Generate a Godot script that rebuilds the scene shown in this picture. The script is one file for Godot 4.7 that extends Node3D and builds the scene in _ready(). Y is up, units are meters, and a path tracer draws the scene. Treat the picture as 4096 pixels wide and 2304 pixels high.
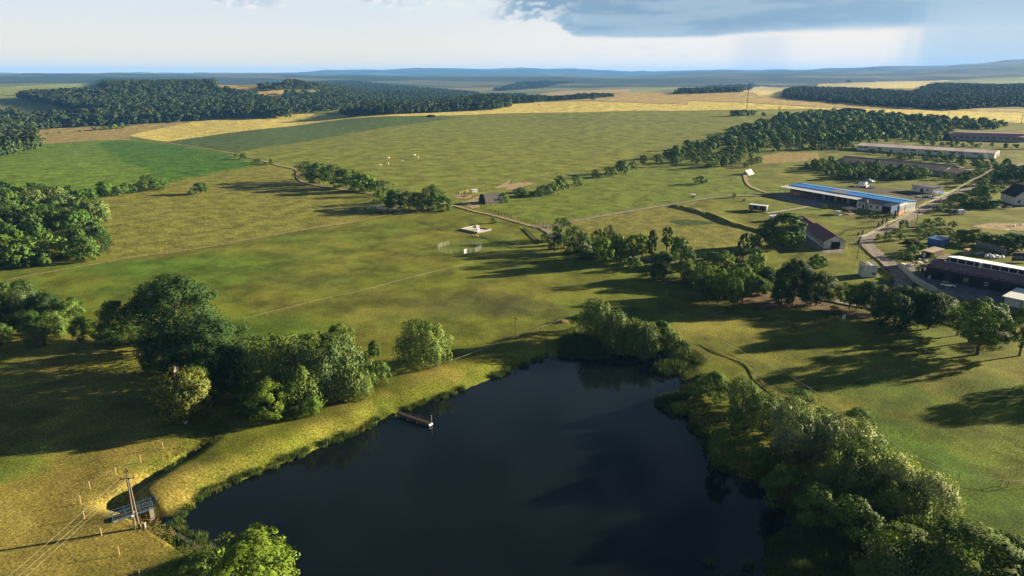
extends Node3D
# Farmland with a pond seen from the air on a summer evening. Units are metres, y is up, the pond's surface is y = 0.

var mats := {}
var tex := {}
var taken := {}
var noise := FastNoiseLite.new()
var noise_fine := FastNoiseLite.new()
var pond_line: PackedVector2Array
var dam_line: PackedVector2Array
var ditch_line: PackedVector2Array
var sluice_line: PackedVector2Array
var berm_line: PackedVector2Array
var near_pond: Rect2


func _ready() -> void:
	view_and_light()
	noise.seed = 11
	noise.frequency = 0.008
	noise.fractal_octaves = 4
	noise_fine.seed = 5
	noise_fine.frequency = 0.06
	noise_fine.fractal_octaves = 3
	pond_line = points(POND)
	dam_line = points(DAM)
	ditch_line = points(DITCH)
	sluice_line = points(SLUICE)
	berm_line = points(BERM)
	near_pond = Rect2(pond_line[0], Vector2.ZERO)
	for p in pond_line + dam_line + ditch_line + sluice_line:
		near_pond = near_pond.expand(p)
	near_pond = near_pond.grow(14.0)
	make_textures()
	make_materials()
	build_ground()
	build_fields()
	build_water()
	build_woods()
	build_trees()
	build_reeds_and_grass()
	build_buildings()
	build_objects()


func view_and_light() -> void:
	var cam := Camera3D.new()
	cam.name = "camera"
	cam.position = Vector3(0, 66, 0)
	cam.rotation_degrees.x = -16.7244
	cam.fov = 44.46
	cam.near = 1.0
	cam.far = 60000.0
	cam.current = true
	add_child(cam)
	var sun := DirectionalLight3D.new()
	sun.name = "sun"
	sun.light_energy = 1.6
	sun.light_color = Color(1.0, 0.915, 0.77)
	sun.light_angular_distance = 0.55
	sun.shadow_enabled = true
	add_child(sun)
	# the light travels to the left and a little towards the camera, from 12.5 degrees above the horizon
	var low := deg_to_rad(12.5)
	var az := deg_to_rad(-107.0)
	var travel := Vector3(sin(az) * cos(low), -sin(low), -cos(az) * cos(low))
	sun.look_at_from_position(Vector3.ZERO, travel, Vector3.UP)
	var env := Environment.new()
	env.background_mode = Environment.BG_SKY
	var sky := Sky.new()
	var pano := PanoramaSkyMaterial.new()
	pano.panorama = sky_picture()
	sky.sky_material = pano
	env.sky = sky
	env.background_energy_multiplier = 0.255
	env.tonemap_mode = Environment.TONE_MAPPER_LINEAR
	env.tonemap_exposure = 4.5
	env.fog_enabled = true
	env.fog_density = 0.000052
	env.fog_light_color = Color(0.42, 0.68, 1.0)
	env.sdfgi_enabled = true
	env.ssao_enabled = true
	env.ssil_enabled = true
	var world := WorldEnvironment.new()
	world.name = "world"
	world.environment = env
	add_child(world)


func lin(r: float, g: float, b: float) -> Color:
	return Color(r, g, b)


# air and clouds: azimuth from straight ahead and height above the horizon, both in degrees; linear brightness
func sky_color(az: float, el: float, n: FastNoiseLite) -> Color:
	var low := Color(0.95, 0.80, 0.52)
	var mid := Color(0.68, 0.725, 0.735)
	var high := Color(0.11, 0.165, 0.24)
	var top := Color(0.022, 0.046, 0.10)
	var c := low.lerp(mid, smoothstep(0.0, 5.0, el))
	c = c.lerp(high, smoothstep(5.5, 17.0, el))
	c = c.lerp(top, smoothstep(14.0, 48.0, el))
	# towards the right the low air is paler and pinker
	var right: float = smoothstep(-14.0, 14.0, az) * (1.0 - smoothstep(70.0, 110.0, az))
	c = c.lerp(Color(0.95, 0.86, 0.76), right * (1.0 - smoothstep(1.0, 7.0, el)) * 0.85)
	var coarse: float = n.get_noise_3d(az * 3.0, el * 9.0, 3.0)
	var lumps: float = n.get_noise_3d(az * 16.0, el * 44.0, 40.0)
	var fray: float = n.get_noise_3d(az * 42.0, el * 90.0, 80.0)
	# broken cloud with level bases above five degrees, all round
	var floor_at: float = 5.25 - coarse * 1.1 + 0.25 * sin(az * 0.35)
	var puff: float = smoothstep(floor_at, floor_at + 0.25, el + lumps * 0.35 + fray * 0.12) * smoothstep(-0.12, 0.12, coarse + lumps * 0.5 + 0.03) * (1.0 - smoothstep(26.0, 55.0, el))
	var lit: Color = Color(0.50, 0.57, 0.64).lerp(Color(0.82, 0.81, 0.79), smoothstep(-0.15, 0.25, lumps + fray * 0.5 + (el - floor_at - 0.3) * 0.25))
	lit = lit.lerp(Color(0.17, 0.24, 0.33), smoothstep(9.0, 20.0, el))
	c = c.lerp(lit, puff * 0.8)
	# the small puff left of the dark cloud
	var px: float = (az + 4.6) / 1.1
	var py: float = (el - 5.2) / 0.24
	c = c.lerp(Color(0.80, 0.79, 0.77), (1.0 - smoothstep(0.2, 1.1, px * px + py * py + lumps * 1.6 + fray * 0.8)) * 0.75)
	# the long dark rain cloud on the right with its level base
	var ragged: float = lumps * 0.42 + fray * 0.22
	var base: float = 2.95 + 1.15 * (1.0 - smoothstep(2.4, 5.2, az)) - 0.22 * smoothstep(2.5, 9.0, az) * (1.0 - smoothstep(14.0, 18.0, az)) + ragged * (0.16 + 0.75 * (1.0 - smoothstep(2.0, 7.0, az)))
	var body: float = smoothstep(base - 0.06, base + 0.20 + 0.35 * smoothstep(14.0, 26.0, az), el) * (1.0 - smoothstep(16.0, 28.0, el + coarse * 8.0))
	body *= smoothstep(-2.6, -0.2, az + ragged * 6.0 - (el - 4.4) * 0.7) * (1.0 - smoothstep(75.0, 120.0, az))
	var folds: float = n.get_noise_3d(az * 2.2, el * 22.0, 60.0) + lumps * 0.25
	var bluish: Color = Color(0.22, 0.335, 0.45).lerp(Color(0.33, 0.44, 0.53), smoothstep(-0.25, 0.3, folds))
	bluish = bluish.lerp(Color(0.34, 0.49, 0.62), smoothstep(14.0, 34.0, az) * 0.7)
	bluish = bluish.lerp(Color(0.44, 0.54, 0.62), (1.0 - smoothstep(0.0, 0.9, el - base)) * 0.7)
	# its ragged left end catches the sun
	bluish = bluish.lerp(Color(0.76, 0.75, 0.73), smoothstep(0.02, 0.22, lumps + fray * 0.4) * (1.0 - smoothstep(1.5, 6.0, az)) * (1.0 - smoothstep(5.0, 6.5, el)) * 0.8)
	c = c.lerp(bluish, body)
	# small far puffs below it
	var far_puff: float = smoothstep(0.16, 0.34, n.get_noise_3d(az * 12.0, el * 60.0, 120.0) + fray * 0.15) * (1.0 - smoothstep(0.25, 0.8, absf(el - 1.75))) * smoothstep(3.0, 6.0, az) * (1.0 - smoothstep(13.0, 17.0, az))
	c = c.lerp(Color(0.82, 0.76, 0.70), far_puff * 0.6)
	# rain falling out of it towards the right edge
	var rain: float = smoothstep(25.5, 30.0, az + n.get_noise_2d(az * 20.0, el * 2.0) * 1.8 - el * 0.25) * (1.0 - smoothstep(60.0, 100.0, az)) * (1.0 - smoothstep(2.6, 6.5, el))
	c = c.lerp(Color(0.50, 0.60, 0.67), rain * 0.92)
	var veil: float = (1.0 - smoothstep(0.8, 2.8, absf(az - 18.5))) * (1.0 - smoothstep(2.6, 3.0, el))
	return c.lerp(Color(0.62, 0.65, 0.67), veil * 0.5)


func sky_picture() -> ImageTexture:
	var n := FastNoiseLite.new()
	n.seed = 21
	n.frequency = 0.035
	n.fractal_octaves = 5
	var small := Image.create_empty(256, 128, false, Image.FORMAT_RGBF)
	for y in 128:
		var el: float = 90.0 - (y + 0.5) / 128.0 * 180.0
		for x in 256:
			var az: float = (x + 0.5) / 256.0 * 360.0 - 180.0
			small.set_pixel(x, y, sky_color(az, maxf(el, 0.0), n) if el > -3.0 else Color(0.12, 0.13, 0.10))
	small.resize(4096, 2048, Image.INTERPOLATE_BILINEAR)
	for y in range(860, 1030):
		var el: float = 90.0 - (y + 0.5) / 2048.0 * 180.0
		for x in range(1360, 2740):
			var az: float = (x + 0.5) / 4096.0 * 360.0 - 180.0
			var fade: float = smoothstep(860.0, 890.0, y) * smoothstep(1360.0, 1400.0, x) * (1.0 - smoothstep(2700.0, 2739.0, x))
			small.set_pixel(x, y, small.get_pixel(x, y).lerp(sky_color(az, maxf(el, 0.0), n), fade))
	# straight ahead lies at the picture's edge
	var turned := small.duplicate()
	turned.blit_rect(small, Rect2i(2048, 0, 2048, 2048), Vector2i(0, 0))
	turned.blit_rect(small, Rect2i(0, 0, 2048, 2048), Vector2i(2048, 0))
	return ImageTexture.create_from_image(turned)


# ---------------------------------------------------------------- helpers

func points(flat: Array) -> PackedVector2Array:
	var out := PackedVector2Array()
	for i in range(0, flat.size(), 2):
		out.append(Vector2(flat[i], flat[i + 1]))
	return out


func numbered(called: String) -> String:
	var n: int = taken.get(called, 0)
	taken[called] = n + 1
	return called if n == 0 else "%s_%03d" % [called, n]


func tag(o: Node3D, label: String, category: String, group := "") -> Node3D:
	o.set_meta("label", label)
	o.set_meta("category", category)
	if group:
		o.set_meta("group", group)
	return o


func thing(called: String, label: String, category: String, at := Vector3.ZERO, turn := 0.0, group := "") -> Node3D:
	var o := Node3D.new()
	o.name = numbered(called)
	add_child(o)
	o.position = at
	o.rotation.y = turn
	return tag(o, label, category, group)


func part(called: String, mesh: Mesh, m: Material, parent: Node, at := Vector3.ZERO, turn := 0.0) -> MeshInstance3D:
	var o := MeshInstance3D.new()
	o.mesh = mesh
	o.material_override = m
	o.name = called
	parent.add_child(o, true)
	o.position = at
	o.rotation.y = turn
	return o


func structure(called: String, mesh: Mesh, m: Material, label := "") -> MeshInstance3D:
	var o := part(numbered(called), mesh, m, self)
	o.set_meta("kind", "structure")
	if label:
		o.set_meta("label", label)
	return o


func line_distance(p: Vector2, line: PackedVector2Array, closed := false) -> float:
	var best := 1e12
	var n := line.size()
	for i in (n if closed else n - 1):
		var a := line[i]
		var d := line[(i + 1) % n] - a
		var t: float = clampf((p - a).dot(d) / maxf(d.length_squared(), 1e-6), 0.0, 1.0)
		best = minf(best, (a + d * t - p).length_squared())
	return sqrt(best)


# ---------------------------------------------------------------- ground shape

func wide_height(x: float, z: float) -> float:
	var a := rad_to_deg(atan2(x, -z))
	var d := sqrt(x * x + z * z)
	var i := 0
	while i < AZ.size() - 2 and AZ[i + 1] <= a:
		i += 1
	var t: float = smoothstep(float(AZ[i]), float(AZ[i + 1]), a)
	var j := 0
	while j < DI.size() - 2 and DI[j + 1] <= d:
		j += 1
	var u: float = smoothstep(float(DI[j]), float(DI[j + 1]), d)
	var r0: Array = HEIGHTS[i]
	var r1: Array = HEIGHTS[i + 1]
	return lerpf(lerpf(r0[j], r1[j], t), lerpf(r0[j + 1], r1[j + 1], t), u)


func ground_height(x: float, z: float) -> float:
	var h := wide_height(x, z)
	var d := sqrt(x * x + z * z)
	if d > 1500.0:
		h += noise.get_noise_2d(x * 0.12, z * 0.12) * clampf((d - 1500.0) * 0.004, 0.0, 26.0)
		if d > 5000.0:
			h += noise.get_noise_2d(x * 0.035 + 300.0, z * 0.02) * clampf((d - 5000.0) * 0.010, 0.0, 60.0)
	else:
		h += noise_fine.get_noise_2d(x * 0.4, z * 0.4) * 0.12
	if d < 300.0:
		var p := Vector2(x, z)
		if not near_pond.has_point(p):
			return h
		var s := line_distance(p, pond_line, true)
		if Geometry2D.is_point_in_polygon(p, pond_line):
			h = maxf(-2.0, -0.05 - s * 0.6)
		else:
			h = lerpf(0.02, h, smoothstep(-0.4, 4.5, s))
			if x < 40.0:
				var e := line_distance(p, dam_line)
				h += 0.7 * exp(-e * e / 20.0)
				e = line_distance(p, ditch_line)
				h -= 1.5 * exp(-e * e / 1.8)
				e = line_distance(p, sluice_line)
				h -= 2.4 * exp(-e * e / 3.5)
	elif d < 480.0 and x > 40.0:
		var e := line_distance(Vector2(x, z), berm_line)
		h += 1.3 * exp(-e * e / 4.0)
	return h


func on_ground(x: float, z: float, up := 0.0) -> Vector3:
	return Vector3(x, ground_height(x, z) + up, z)


# ---------------------------------------------------------------- textures and materials

func grey_noise(sd: int, freq: float, octaves: int, lo: float, hi: float, size := 512, stretch := 1.0, gain := 0.5) -> ImageTexture:
	var n := FastNoiseLite.new()
	n.seed = sd
	n.fractal_gain = gain
	n.frequency = freq
	n.fractal_octaves = octaves
	var im := n.get_seamless_image(int(size * stretch), size)
	if stretch != 1.0:
		im.resize(size, size, Image.INTERPOLATE_LANCZOS)
	im.convert(Image.FORMAT_RGB8)
	var d := im.get_data()
	for i in d.size():
		d[i] = clampi(int(255.0 * lerpf(lo, hi, d[i] / 255.0)), 0, 255)
	return ImageTexture.create_from_image(Image.create_from_data(im.get_width(), im.get_height(), false, Image.FORMAT_RGB8, d))


func make_textures() -> void:
	tex.grass = grey_noise(3, 0.03, 6, 0.50, 1.14, 1024)
	tex.blotch = grey_noise(8, 0.014, 7, 0.58, 1.20, 1024, 1.0, 0.74)
	tex.relief = grey_noise(13, 0.05, 5, 0.0, 1.0, 1024)
	tex.rows = grey_noise(17, 0.02, 5, 0.50, 1.12, 512, 8.0)
	tex.fine = grey_noise(23, 0.1, 4, 0.75, 1.0, 512)
	tex.stain = grey_noise(29, 0.015, 5, 0.55, 1.0, 512)
	tex.ripple = grey_noise(31, 0.03, 3, 0.0, 1.0, 512)


func srgb(r: float, g: float, b: float, a := 1.0) -> Color:
	var c := Color(r, g, b).linear_to_srgb()
	c.a = a
	return c


func ground_material(called: String, r: float, g: float, b: float, first: String, fine := 19.0, coarse := 240.0, relief := 0.0, coloured := false) -> void:
	var m := StandardMaterial3D.new()
	m.resource_name = called
	m.albedo_color = srgb(minf(r / 0.62, 1.0), minf(g / 0.62, 1.0), minf(b / 0.62, 1.0))
	m.vertex_color_use_as_albedo = coloured
	m.roughness = 0.95
	m.metallic_specular = 0.2
	m.albedo_texture = tex[first]
	m.uv1_scale = Vector3(1.0 / fine, 1.0 / fine, 1.0)
	m.detail_enabled = true
	m.detail_albedo = tex.blotch
	m.detail_blend_mode = BaseMaterial3D.BLEND_MODE_MUL
	m.detail_uv_layer = BaseMaterial3D.DETAIL_UV_2
	m.uv2_scale = Vector3(1.0 / coarse, 1.0 / coarse, 1.0)
	if relief > 0.0:
		m.heightmap_enabled = true
		m.heightmap_texture = tex.relief
		m.heightmap_scale = relief
	mats[called] = m


func plain(called: String, r: float, g: float, b: float, rough := 0.8, spec := 0.4, metal := 0.0, grain := "", tile := 3.0) -> StandardMaterial3D:
	var m := StandardMaterial3D.new()
	m.resource_name = called
	m.albedo_color = srgb(r, g, b)
	m.roughness = rough
	m.metallic_specular = spec
	m.metallic = metal
	if grain:
		m.albedo_color = srgb(minf(r / 0.72, 1.0), minf(g / 0.72, 1.0), minf(b / 0.72, 1.0))
		m.albedo_texture = tex[grain]
		m.uv1_triplanar = true
		m.uv1_world_triplanar = true
		m.uv1_scale = Vector3.ONE / tile
	mats[called] = m
	return m


func make_materials() -> void:
	ground_material("pasture", 1.0, 1.0, 1.0, "grass", 17.0, 310.0, 0.7, true)
	mats.pasture.albedo_color = Color(1, 1, 1)
	ground_material("crop", 0.130, 0.215, 0.020, "rows", 90.0, 260.0)
	ground_material("deepcrop", 0.062, 0.152, 0.012, "rows", 70.0, 260.0)
	ground_material("upper", 0.172, 0.200, 0.030, "grass", 43.0, 290.0)
	ground_material("wheat", 0.60, 0.51, 0.13, "rows", 140.0, 330.0)
	ground_material("fallow", 0.33, 0.26, 0.085, "rows", 120.0, 300.0)
	ground_material("darkcrop", 0.085, 0.135, 0.034, "rows", 60.0, 200.0)
	ground_material("stubble", 0.43, 0.325, 0.115, "rows", 150.0, 400.0)
	ground_material("olive", 0.21, 0.205, 0.08, "rows", 110.0, 300.0)
	ground_material("pale", 0.66, 0.53, 0.20, "rows", 200.0, 500.0)
	ground_material("fargreen", 0.25, 0.30, 0.07, "rows", 200.0, 500.0)
	ground_material("hillmeadow", 0.24, 0.26, 0.075, "rows", 150.0, 400.0)
	ground_material("mown", 0.20, 0.205, 0.038, "rows", 38.0, 170.0, 3.0)
	ground_material("fresh", 0.140, 0.19, 0.024, "grass", 31.0, 180.0, 3.0)
	ground_material("drylawn", 0.185, 0.185, 0.038, "grass", 27.0, 120.0, 3.0)
	ground_material("gravel", 0.22, 0.205, 0.185, "fine", 9.0, 60.0)
	ground_material("asphalt", 0.17, 0.17, 0.17, "fine", 9.0, 40.0)
	ground_material("lane", 0.24, 0.215, 0.18, "fine", 7.0, 40.0)
	ground_material("earth", 0.10, 0.085, 0.065, "fine", 11.0, 30.0)
	ground_material("sand", 0.33, 0.26, 0.15, "fine", 9.0, 50.0)
	ground_material("concrete", 0.34, 0.31, 0.25, "fine", 5.0, 20.0)
	ground_material("lush", 0.055, 0.095, 0.022, "grass", 11.0, 60.0, 6.0)
	ground_material("soil", 0.16, 0.115, 0.065, "grass", 9.0, 50.0, 5.0)
	ground_material("straw", 0.30, 0.235, 0.085, "grass", 13.0, 70.0, 5.0)
	ground_material("drytrail", 0.22, 0.19, 0.07, "fine", 5.0, 30.0)
	ground_material("bankrut", 0.13, 0.118, 0.042, "grass", 7.0, 40.0)
	ground_material("tram", 0.135, 0.20, 0.030, "grass", 7.0, 40.0)
	ground_material("rut", 0.06, 0.075, 0.02, "grass", 7.0, 40.0)
	var w := StandardMaterial3D.new()
	w.resource_name = "water"
	w.albedo_color = srgb(0.0035, 0.006, 0.0065)
	w.roughness = 0.06
	w.metallic_specular = 0.28
	w.heightmap_enabled = true
	w.heightmap_texture = tex.ripple
	w.heightmap_scale = 0.35
	w.uv1_scale = Vector3(1.0 / 14.0, 1.0 / 14.0, 1.0)
	mats.water = w


# ---------------------------------------------------------------- ground, fields, water

var rings := PackedFloat32Array()
var bearings := PackedFloat32Array()
var heights := PackedFloat32Array()


func build_ground() -> void:
	var d := 18.0
	while d < 21000.0:
		rings.append(d)
		d *= 1.014
	rings.append(21000.0)
	var a := -50.0
	while a < 50.0:
		bearings.append(a)
		a += 0.4
	while a <= 310.5:
		bearings.append(a)
		a += 6.5
	bearings[bearings.size() - 1] = 310.0
	var nb := bearings.size()
	var verts := PackedVector3Array()
	var cols := PackedColorArray()
	var uvs := PackedVector2Array()
	heights.resize(rings.size() * nb)
	for i in rings.size():
		for j in nb:
			var b := deg_to_rad(bearings[j])
			var x := sin(b) * rings[i]
			var z := -cos(b) * rings[i]
			var h := ground_height(x, z)
			heights[i * nb + j] = h
			verts.append(Vector3(x, h, z))
			uvs.append(Vector2(x, z))
			cols.append(pasture_color(x, z, rings[i]))
	var index := PackedInt32Array()
	for i in rings.size() - 1:
		for j in nb - 1:
			var k := i * nb + j
			index.append_array([k, k + nb, k + 1, k + 1, k + nb, k + nb + 1])
	var c := verts.size()   # the small disc under the viewpoint
	verts.append(on_ground(0, 0))
	uvs.append(Vector2.ZERO)
	cols.append(cols[0])
	for j in nb - 1:
		index.append_array([c, j, j + 1])
	structure("ground", arrays_mesh(verts, index, uvs, cols), mats.pasture, "olive green pasture land reaching to the horizon")


func arrays_mesh(verts: PackedVector3Array, index: PackedInt32Array, uvs: PackedVector2Array, cols := PackedColorArray()) -> ArrayMesh:
	var normals := PackedVector3Array()
	normals.resize(verts.size())
	for k in range(0, index.size(), 3):
		var p := verts[index[k]]
		var n := (verts[index[k + 2]] - p).cross(verts[index[k + 1]] - p)
		if n.y < 0.0:
			n = -n
			var s := index[k + 1]
			index[k + 1] = index[k + 2]
			index[k + 2] = s
		for m in 3:
			normals[index[k + m]] += n
	for k in normals.size():
		normals[k] = normals[k].normalized()
	var arr := []
	arr.resize(Mesh.ARRAY_MAX)
	arr[Mesh.ARRAY_VERTEX] = verts
	arr[Mesh.ARRAY_NORMAL] = normals
	arr[Mesh.ARRAY_INDEX] = index
	arr[Mesh.ARRAY_TEX_UV] = uvs
	arr[Mesh.ARRAY_TEX_UV2] = uvs
	if cols.size():
		arr[Mesh.ARRAY_COLOR] = cols
	var mesh := ArrayMesh.new()
	mesh.add_surface_from_arrays(Mesh.PRIMITIVE_TRIANGLES, arr)
	return mesh


# grass is greener where it grows lush, yellower where it is dry, browner where it is grazed bare
func pasture_color(x: float, z: float, d: float) -> Color:
	const KINDS := {"LUSH": Color(0.075, 0.155, 0.015), "DRY": Color(0.255, 0.215, 0.05), "BROWN": Color(0.092, 0.094, 0.028)}
	var c := Color(0.138, 0.160, 0.021)
	if d > 4200.0:
		return Color(0.035, 0.055, 0.03).lerp(Color(0.16, 0.16, 0.07), smoothstep(0.12, 0.3, noise.get_noise_2d(x * 0.05, z * 0.12)) * 0.8) / 0.6
	if d > 1300.0:
		c = Color(0.13, 0.15, 0.045).lerp(Color(0.22, 0.19, 0.075), smoothstep(-0.1, 0.25, noise.get_noise_2d(x * 0.2, z * 0.2)))
	var n := noise.get_noise_2d(x * 2.2, z * 2.2)
	c = c.lerp(KINDS.LUSH, clampf(n * 0.6 + 0.05, 0.0, 0.4))
	c = c.lerp(KINDS.DRY, clampf(noise.get_noise_2d(x * 3.1 + 500.0, z * 3.1) * 0.7, 0.0, 0.28))
	c = c * (1.0 + 0.13 * noise_fine.get_noise_2d(x * 1.3, z * 1.3) + 0.07 * noise_fine.get_noise_2d(x * 4.0 + 90.0, z * 4.0))
	if d < 1300.0:
		var grain := noise_fine.get_noise_2d(x * 1.7, z * 1.7) * 0.9
		for p in PATCHES:
			var qx: float = (x - p[0]) / p[2]
			var qz: float = (z - p[1]) / p[3]
			var q := qx * qx + qz * qz
			if q < 3.0:
				c = c.lerp(KINDS[p[4]], p[5] * (1.0 - smoothstep(0.25, 1.3, q + grain)))
	return c / 0.6


func ring_at(d: float) -> int:
	return clampi(int(log(d / 18.0) / log(1.014)), 0, rings.size() - 2)


func bearing_at(b: float) -> int:
	if b < -50.0:
		b += 360.0
	if b < 50.0:
		return clampi(int((b + 50.0) / 0.4), 0, 249)
	return clampi(250 + int((b - 50.0) / 6.5), 0, bearings.size() - 2)


func ground_vertex(i: int, j: int) -> Vector3:
	var b := deg_to_rad(bearings[j])
	return Vector3(sin(b) * rings[i], heights[i * bearings.size() + j], -cos(b) * rings[i])


# the part of the ground sheet inside an outline, lifted a little
func draped(outline: PackedVector2Array, lift: float) -> ArrayMesh:
	var cut := {}
	var lo_i := 100000
	var hi_i := 0
	var lo_j := 100000
	var hi_j := 0
	for k in outline.size():
		var a := outline[k]
		var b := outline[(k + 1) % outline.size()]
		var steps: int = maxi(2, int(a.distance_to(b) / maxf(0.4, minf(a.length(), b.length()) * 0.0025)))
		for s in steps:
			var p := a.lerp(b, float(s) / steps)
			var i := ring_at(p.length())
			var j := bearing_at(rad_to_deg(atan2(p.x, -p.y)))
			for di in range(-1, 2):
				for dj in range(-1, 2):
					cut[Vector2i(i + di, j + dj)] = true
			lo_i = mini(lo_i, i)
			hi_i = maxi(hi_i, i)
			lo_j = mini(lo_j, j)
			hi_j = maxi(hi_j, j)
	var verts := PackedVector3Array()
	var uvs := PackedVector2Array()
	var index := PackedInt32Array()
	var seen := {}
	var up := Vector3(0, lift, 0)
	for i in range(maxi(lo_i - 1, 0), mini(hi_i + 2, rings.size() - 1)):
		for j in range(maxi(lo_j - 1, 0), mini(hi_j + 2, bearings.size() - 1)):
			var q := [ground_vertex(i, j), ground_vertex(i + 1, j), ground_vertex(i, j + 1), ground_vertex(i + 1, j + 1)]
			if not cut.has(Vector2i(i, j)):
				var mid: Vector3 = (q[0] + q[3]) * 0.5
				if not Geometry2D.is_point_in_polygon(Vector2(mid.x, mid.z), outline):
					continue
				var ids := []
				for k in 4:
					var key := Vector2i(i + k % 2, j + k / 2)
					if not seen.has(key):
						seen[key] = verts.size()
						verts.append(q[k] + up)
						uvs.append(Vector2(q[k].x, q[k].z))
					ids.append(seen[key])
				index.append_array([ids[0], ids[1], ids[2], ids[2], ids[1], ids[3]])
				continue
			for tri in [[q[0], q[1], q[2]], [q[2], q[1], q[3]]]:
				var flat := PackedVector2Array([Vector2(tri[0].x, tri[0].z), Vector2(tri[1].x, tri[1].z), Vector2(tri[2].x, tri[2].z)])
				var plane := Plane(tri[0], tri[1], tri[2])
				for piece in Geometry2D.intersect_polygons(flat, outline):
					if Geometry2D.is_polygon_clockwise(piece) and piece.size() < 3:
						continue
					var order := Geometry2D.triangulate_polygon(piece)
					var first := verts.size()
					for p in piece:
						var y: float = (plane.d - plane.normal.x * p.x - plane.normal.z * p.y) / plane.normal.y
						verts.append(Vector3(p.x, y, p.y) + up)
						uvs.append(p)
					for k in order:
						index.append(first + k)
	return arrays_mesh(verts, index, uvs)


func build_fields() -> void:
	var lift := 0.10
	for f in FIELDS:
		structure(f[0], draped(rough_edge(points(f[3]), 9.0) if f[2] == "deepcrop" else points(f[3]), 0.015 if f[2] == "upper" else lift), mats[f[2]], f[1])
		lift += 0.005
	lift = 0.03
	for f in SHEETS:
		structure(f[0], draped(rough_edge(points(f[3]), 0.7), lift), mats[f[2]], f[1])
		lift += 0.004
	for f in PATHS:
		lift += 0.004 if lift > 0.2 else 0.2
		var wide := Geometry2D.offset_polyline(rounded(points(f[4])), f[3] * 0.5, Geometry2D.JOIN_ROUND, Geometry2D.END_BUTT)
		for o in wide:
			if not Geometry2D.is_polygon_clockwise(o):
				structure(f[0], draped(rough_edge(o, f[3] * 0.07), lift), mats[f[2]], f[1])


func rounded(line: PackedVector2Array) -> PackedVector2Array:
	var c := Curve2D.new()
	for i in line.size():
		var t := (line[mini(i + 1, line.size() - 1)] - line[maxi(i - 1, 0)]) / 6.0
		c.add_point(line[i], -t, t)
	return c.tessellate(4, 2.0)


func rough_edge(outline: PackedVector2Array, amount: float) -> PackedVector2Array:
	var out := PackedVector2Array()
	for k in outline.size():
		var a := outline[k]
		var b := outline[(k + 1) % outline.size()]
		var n: int = clampi(int(a.distance_to(b) / 3.0), 1, 40)
		var side := (b - a).orthogonal().normalized()
		for s in n:
			var p := a.lerp(b, float(s) / n)
			out.append(p + side * noise_fine.get_noise_2d(p.x * 3.0, p.y * 3.0) * amount * 2.0)
	return out


func build_water() -> void:
	var wide := Geometry2D.offset_polygon(pond_line, 2.5)
	var outline: PackedVector2Array = wide[0]
	var st := SurfaceTool.new()
	st.begin(Mesh.PRIMITIVE_TRIANGLES)
	var order := Geometry2D.triangulate_polygon(outline)
	for k in order:
		var p := outline[k]
		st.set_normal(Vector3.UP)
		st.set_uv(p)
		st.add_vertex(Vector3(p.x, 0.0, p.y))
	structure("pond_water", st.commit(), mats.water, "dark still water of the pond")


# ---------------------------------------------------------------- trees

# kind: width over height, clear stem share, shape, colour of a leaf
const KINDS := {
	"oak": {"w": 0.95, "stem": 0.10, "shape": "dome", "leaf": Color(0.031, 0.066, 0.015), "h": 12.0},
	"round": {"w": 0.8, "stem": 0.04, "shape": "egg", "leaf": Color(0.067, 0.129, 0.022), "h": 8.0},
	"willow": {"w": 1.05, "stem": 0.08, "shape": "droop", "leaf": Color(0.109, 0.157, 0.047), "h": 9.0},
	"silver": {"w": 1.1, "stem": 0.08, "shape": "droop", "leaf": Color(0.228, 0.269, 0.113), "h": 9.0},
	"locust": {"w": 0.78, "stem": 0.2, "shape": "airy", "leaf": Color(0.096, 0.157, 0.022), "h": 10.0},
	"birch": {"w": 0.62, "stem": 0.14, "shape": "droop", "leaf": Color(0.110, 0.130, 0.037), "h": 10.0},
	"bush": {"w": 1.15, "stem": 0.0, "shape": "egg", "leaf": Color(0.083, 0.140, 0.027), "h": 4.5},
	"poplar": {"w": 0.5, "stem": 0.22, "shape": "airy", "leaf": Color(0.073, 0.115, 0.021), "h": 9.0},
	"wood": {"w": 0.9, "stem": 0.1, "shape": "dome", "leaf": Color(0.046, 0.073, 0.026), "h": 12.0},
	"ash": {"w": 0.85, "stem": 0.04, "shape": "egg", "leaf": Color(0.088, 0.135, 0.018), "h": 8.0},
	"tall": {"w": 0.6, "stem": 0.06, "shape": "egg", "leaf": Color(0.05, 0.08, 0.025), "h": 12.0},
	"cypress": {"w": 0.35, "stem": 0.03, "shape": "cone", "leaf": Color(0.020, 0.043, 0.013), "h": 3.5},
}
var crowns := {}
var leaf_mats := {}


func leaf_material(kind: String, tone: int) -> StandardMaterial3D:
	var key := "%s%d" % [kind, tone]
	if not leaf_mats.has(key):
		var m := StandardMaterial3D.new()
		m.resource_name = "leaves"
		var c: Color = KINDS[kind].leaf
		var f: Array = [[1.0, 1.0, 1.0], [0.80, 0.86, 0.95], [1.14, 1.14, 0.90], [0.96, 0.96, 1.05]][tone]
		m.albedo_color = srgb(c.r * f[0] * 1.25, c.g * f[1] * 1.25, c.b * f[2] * 1.25)
		m.vertex_color_use_as_albedo = true
		m.roughness = 0.75
		m.metallic_specular = 0.25
		m.backlight_enabled = true
		m.backlight = Color(0.5, 0.55, 0.25)
		m.cull_mode = BaseMaterial3D.CULL_DISABLED
		leaf_mats[key] = m
	return leaf_mats[key]


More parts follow.
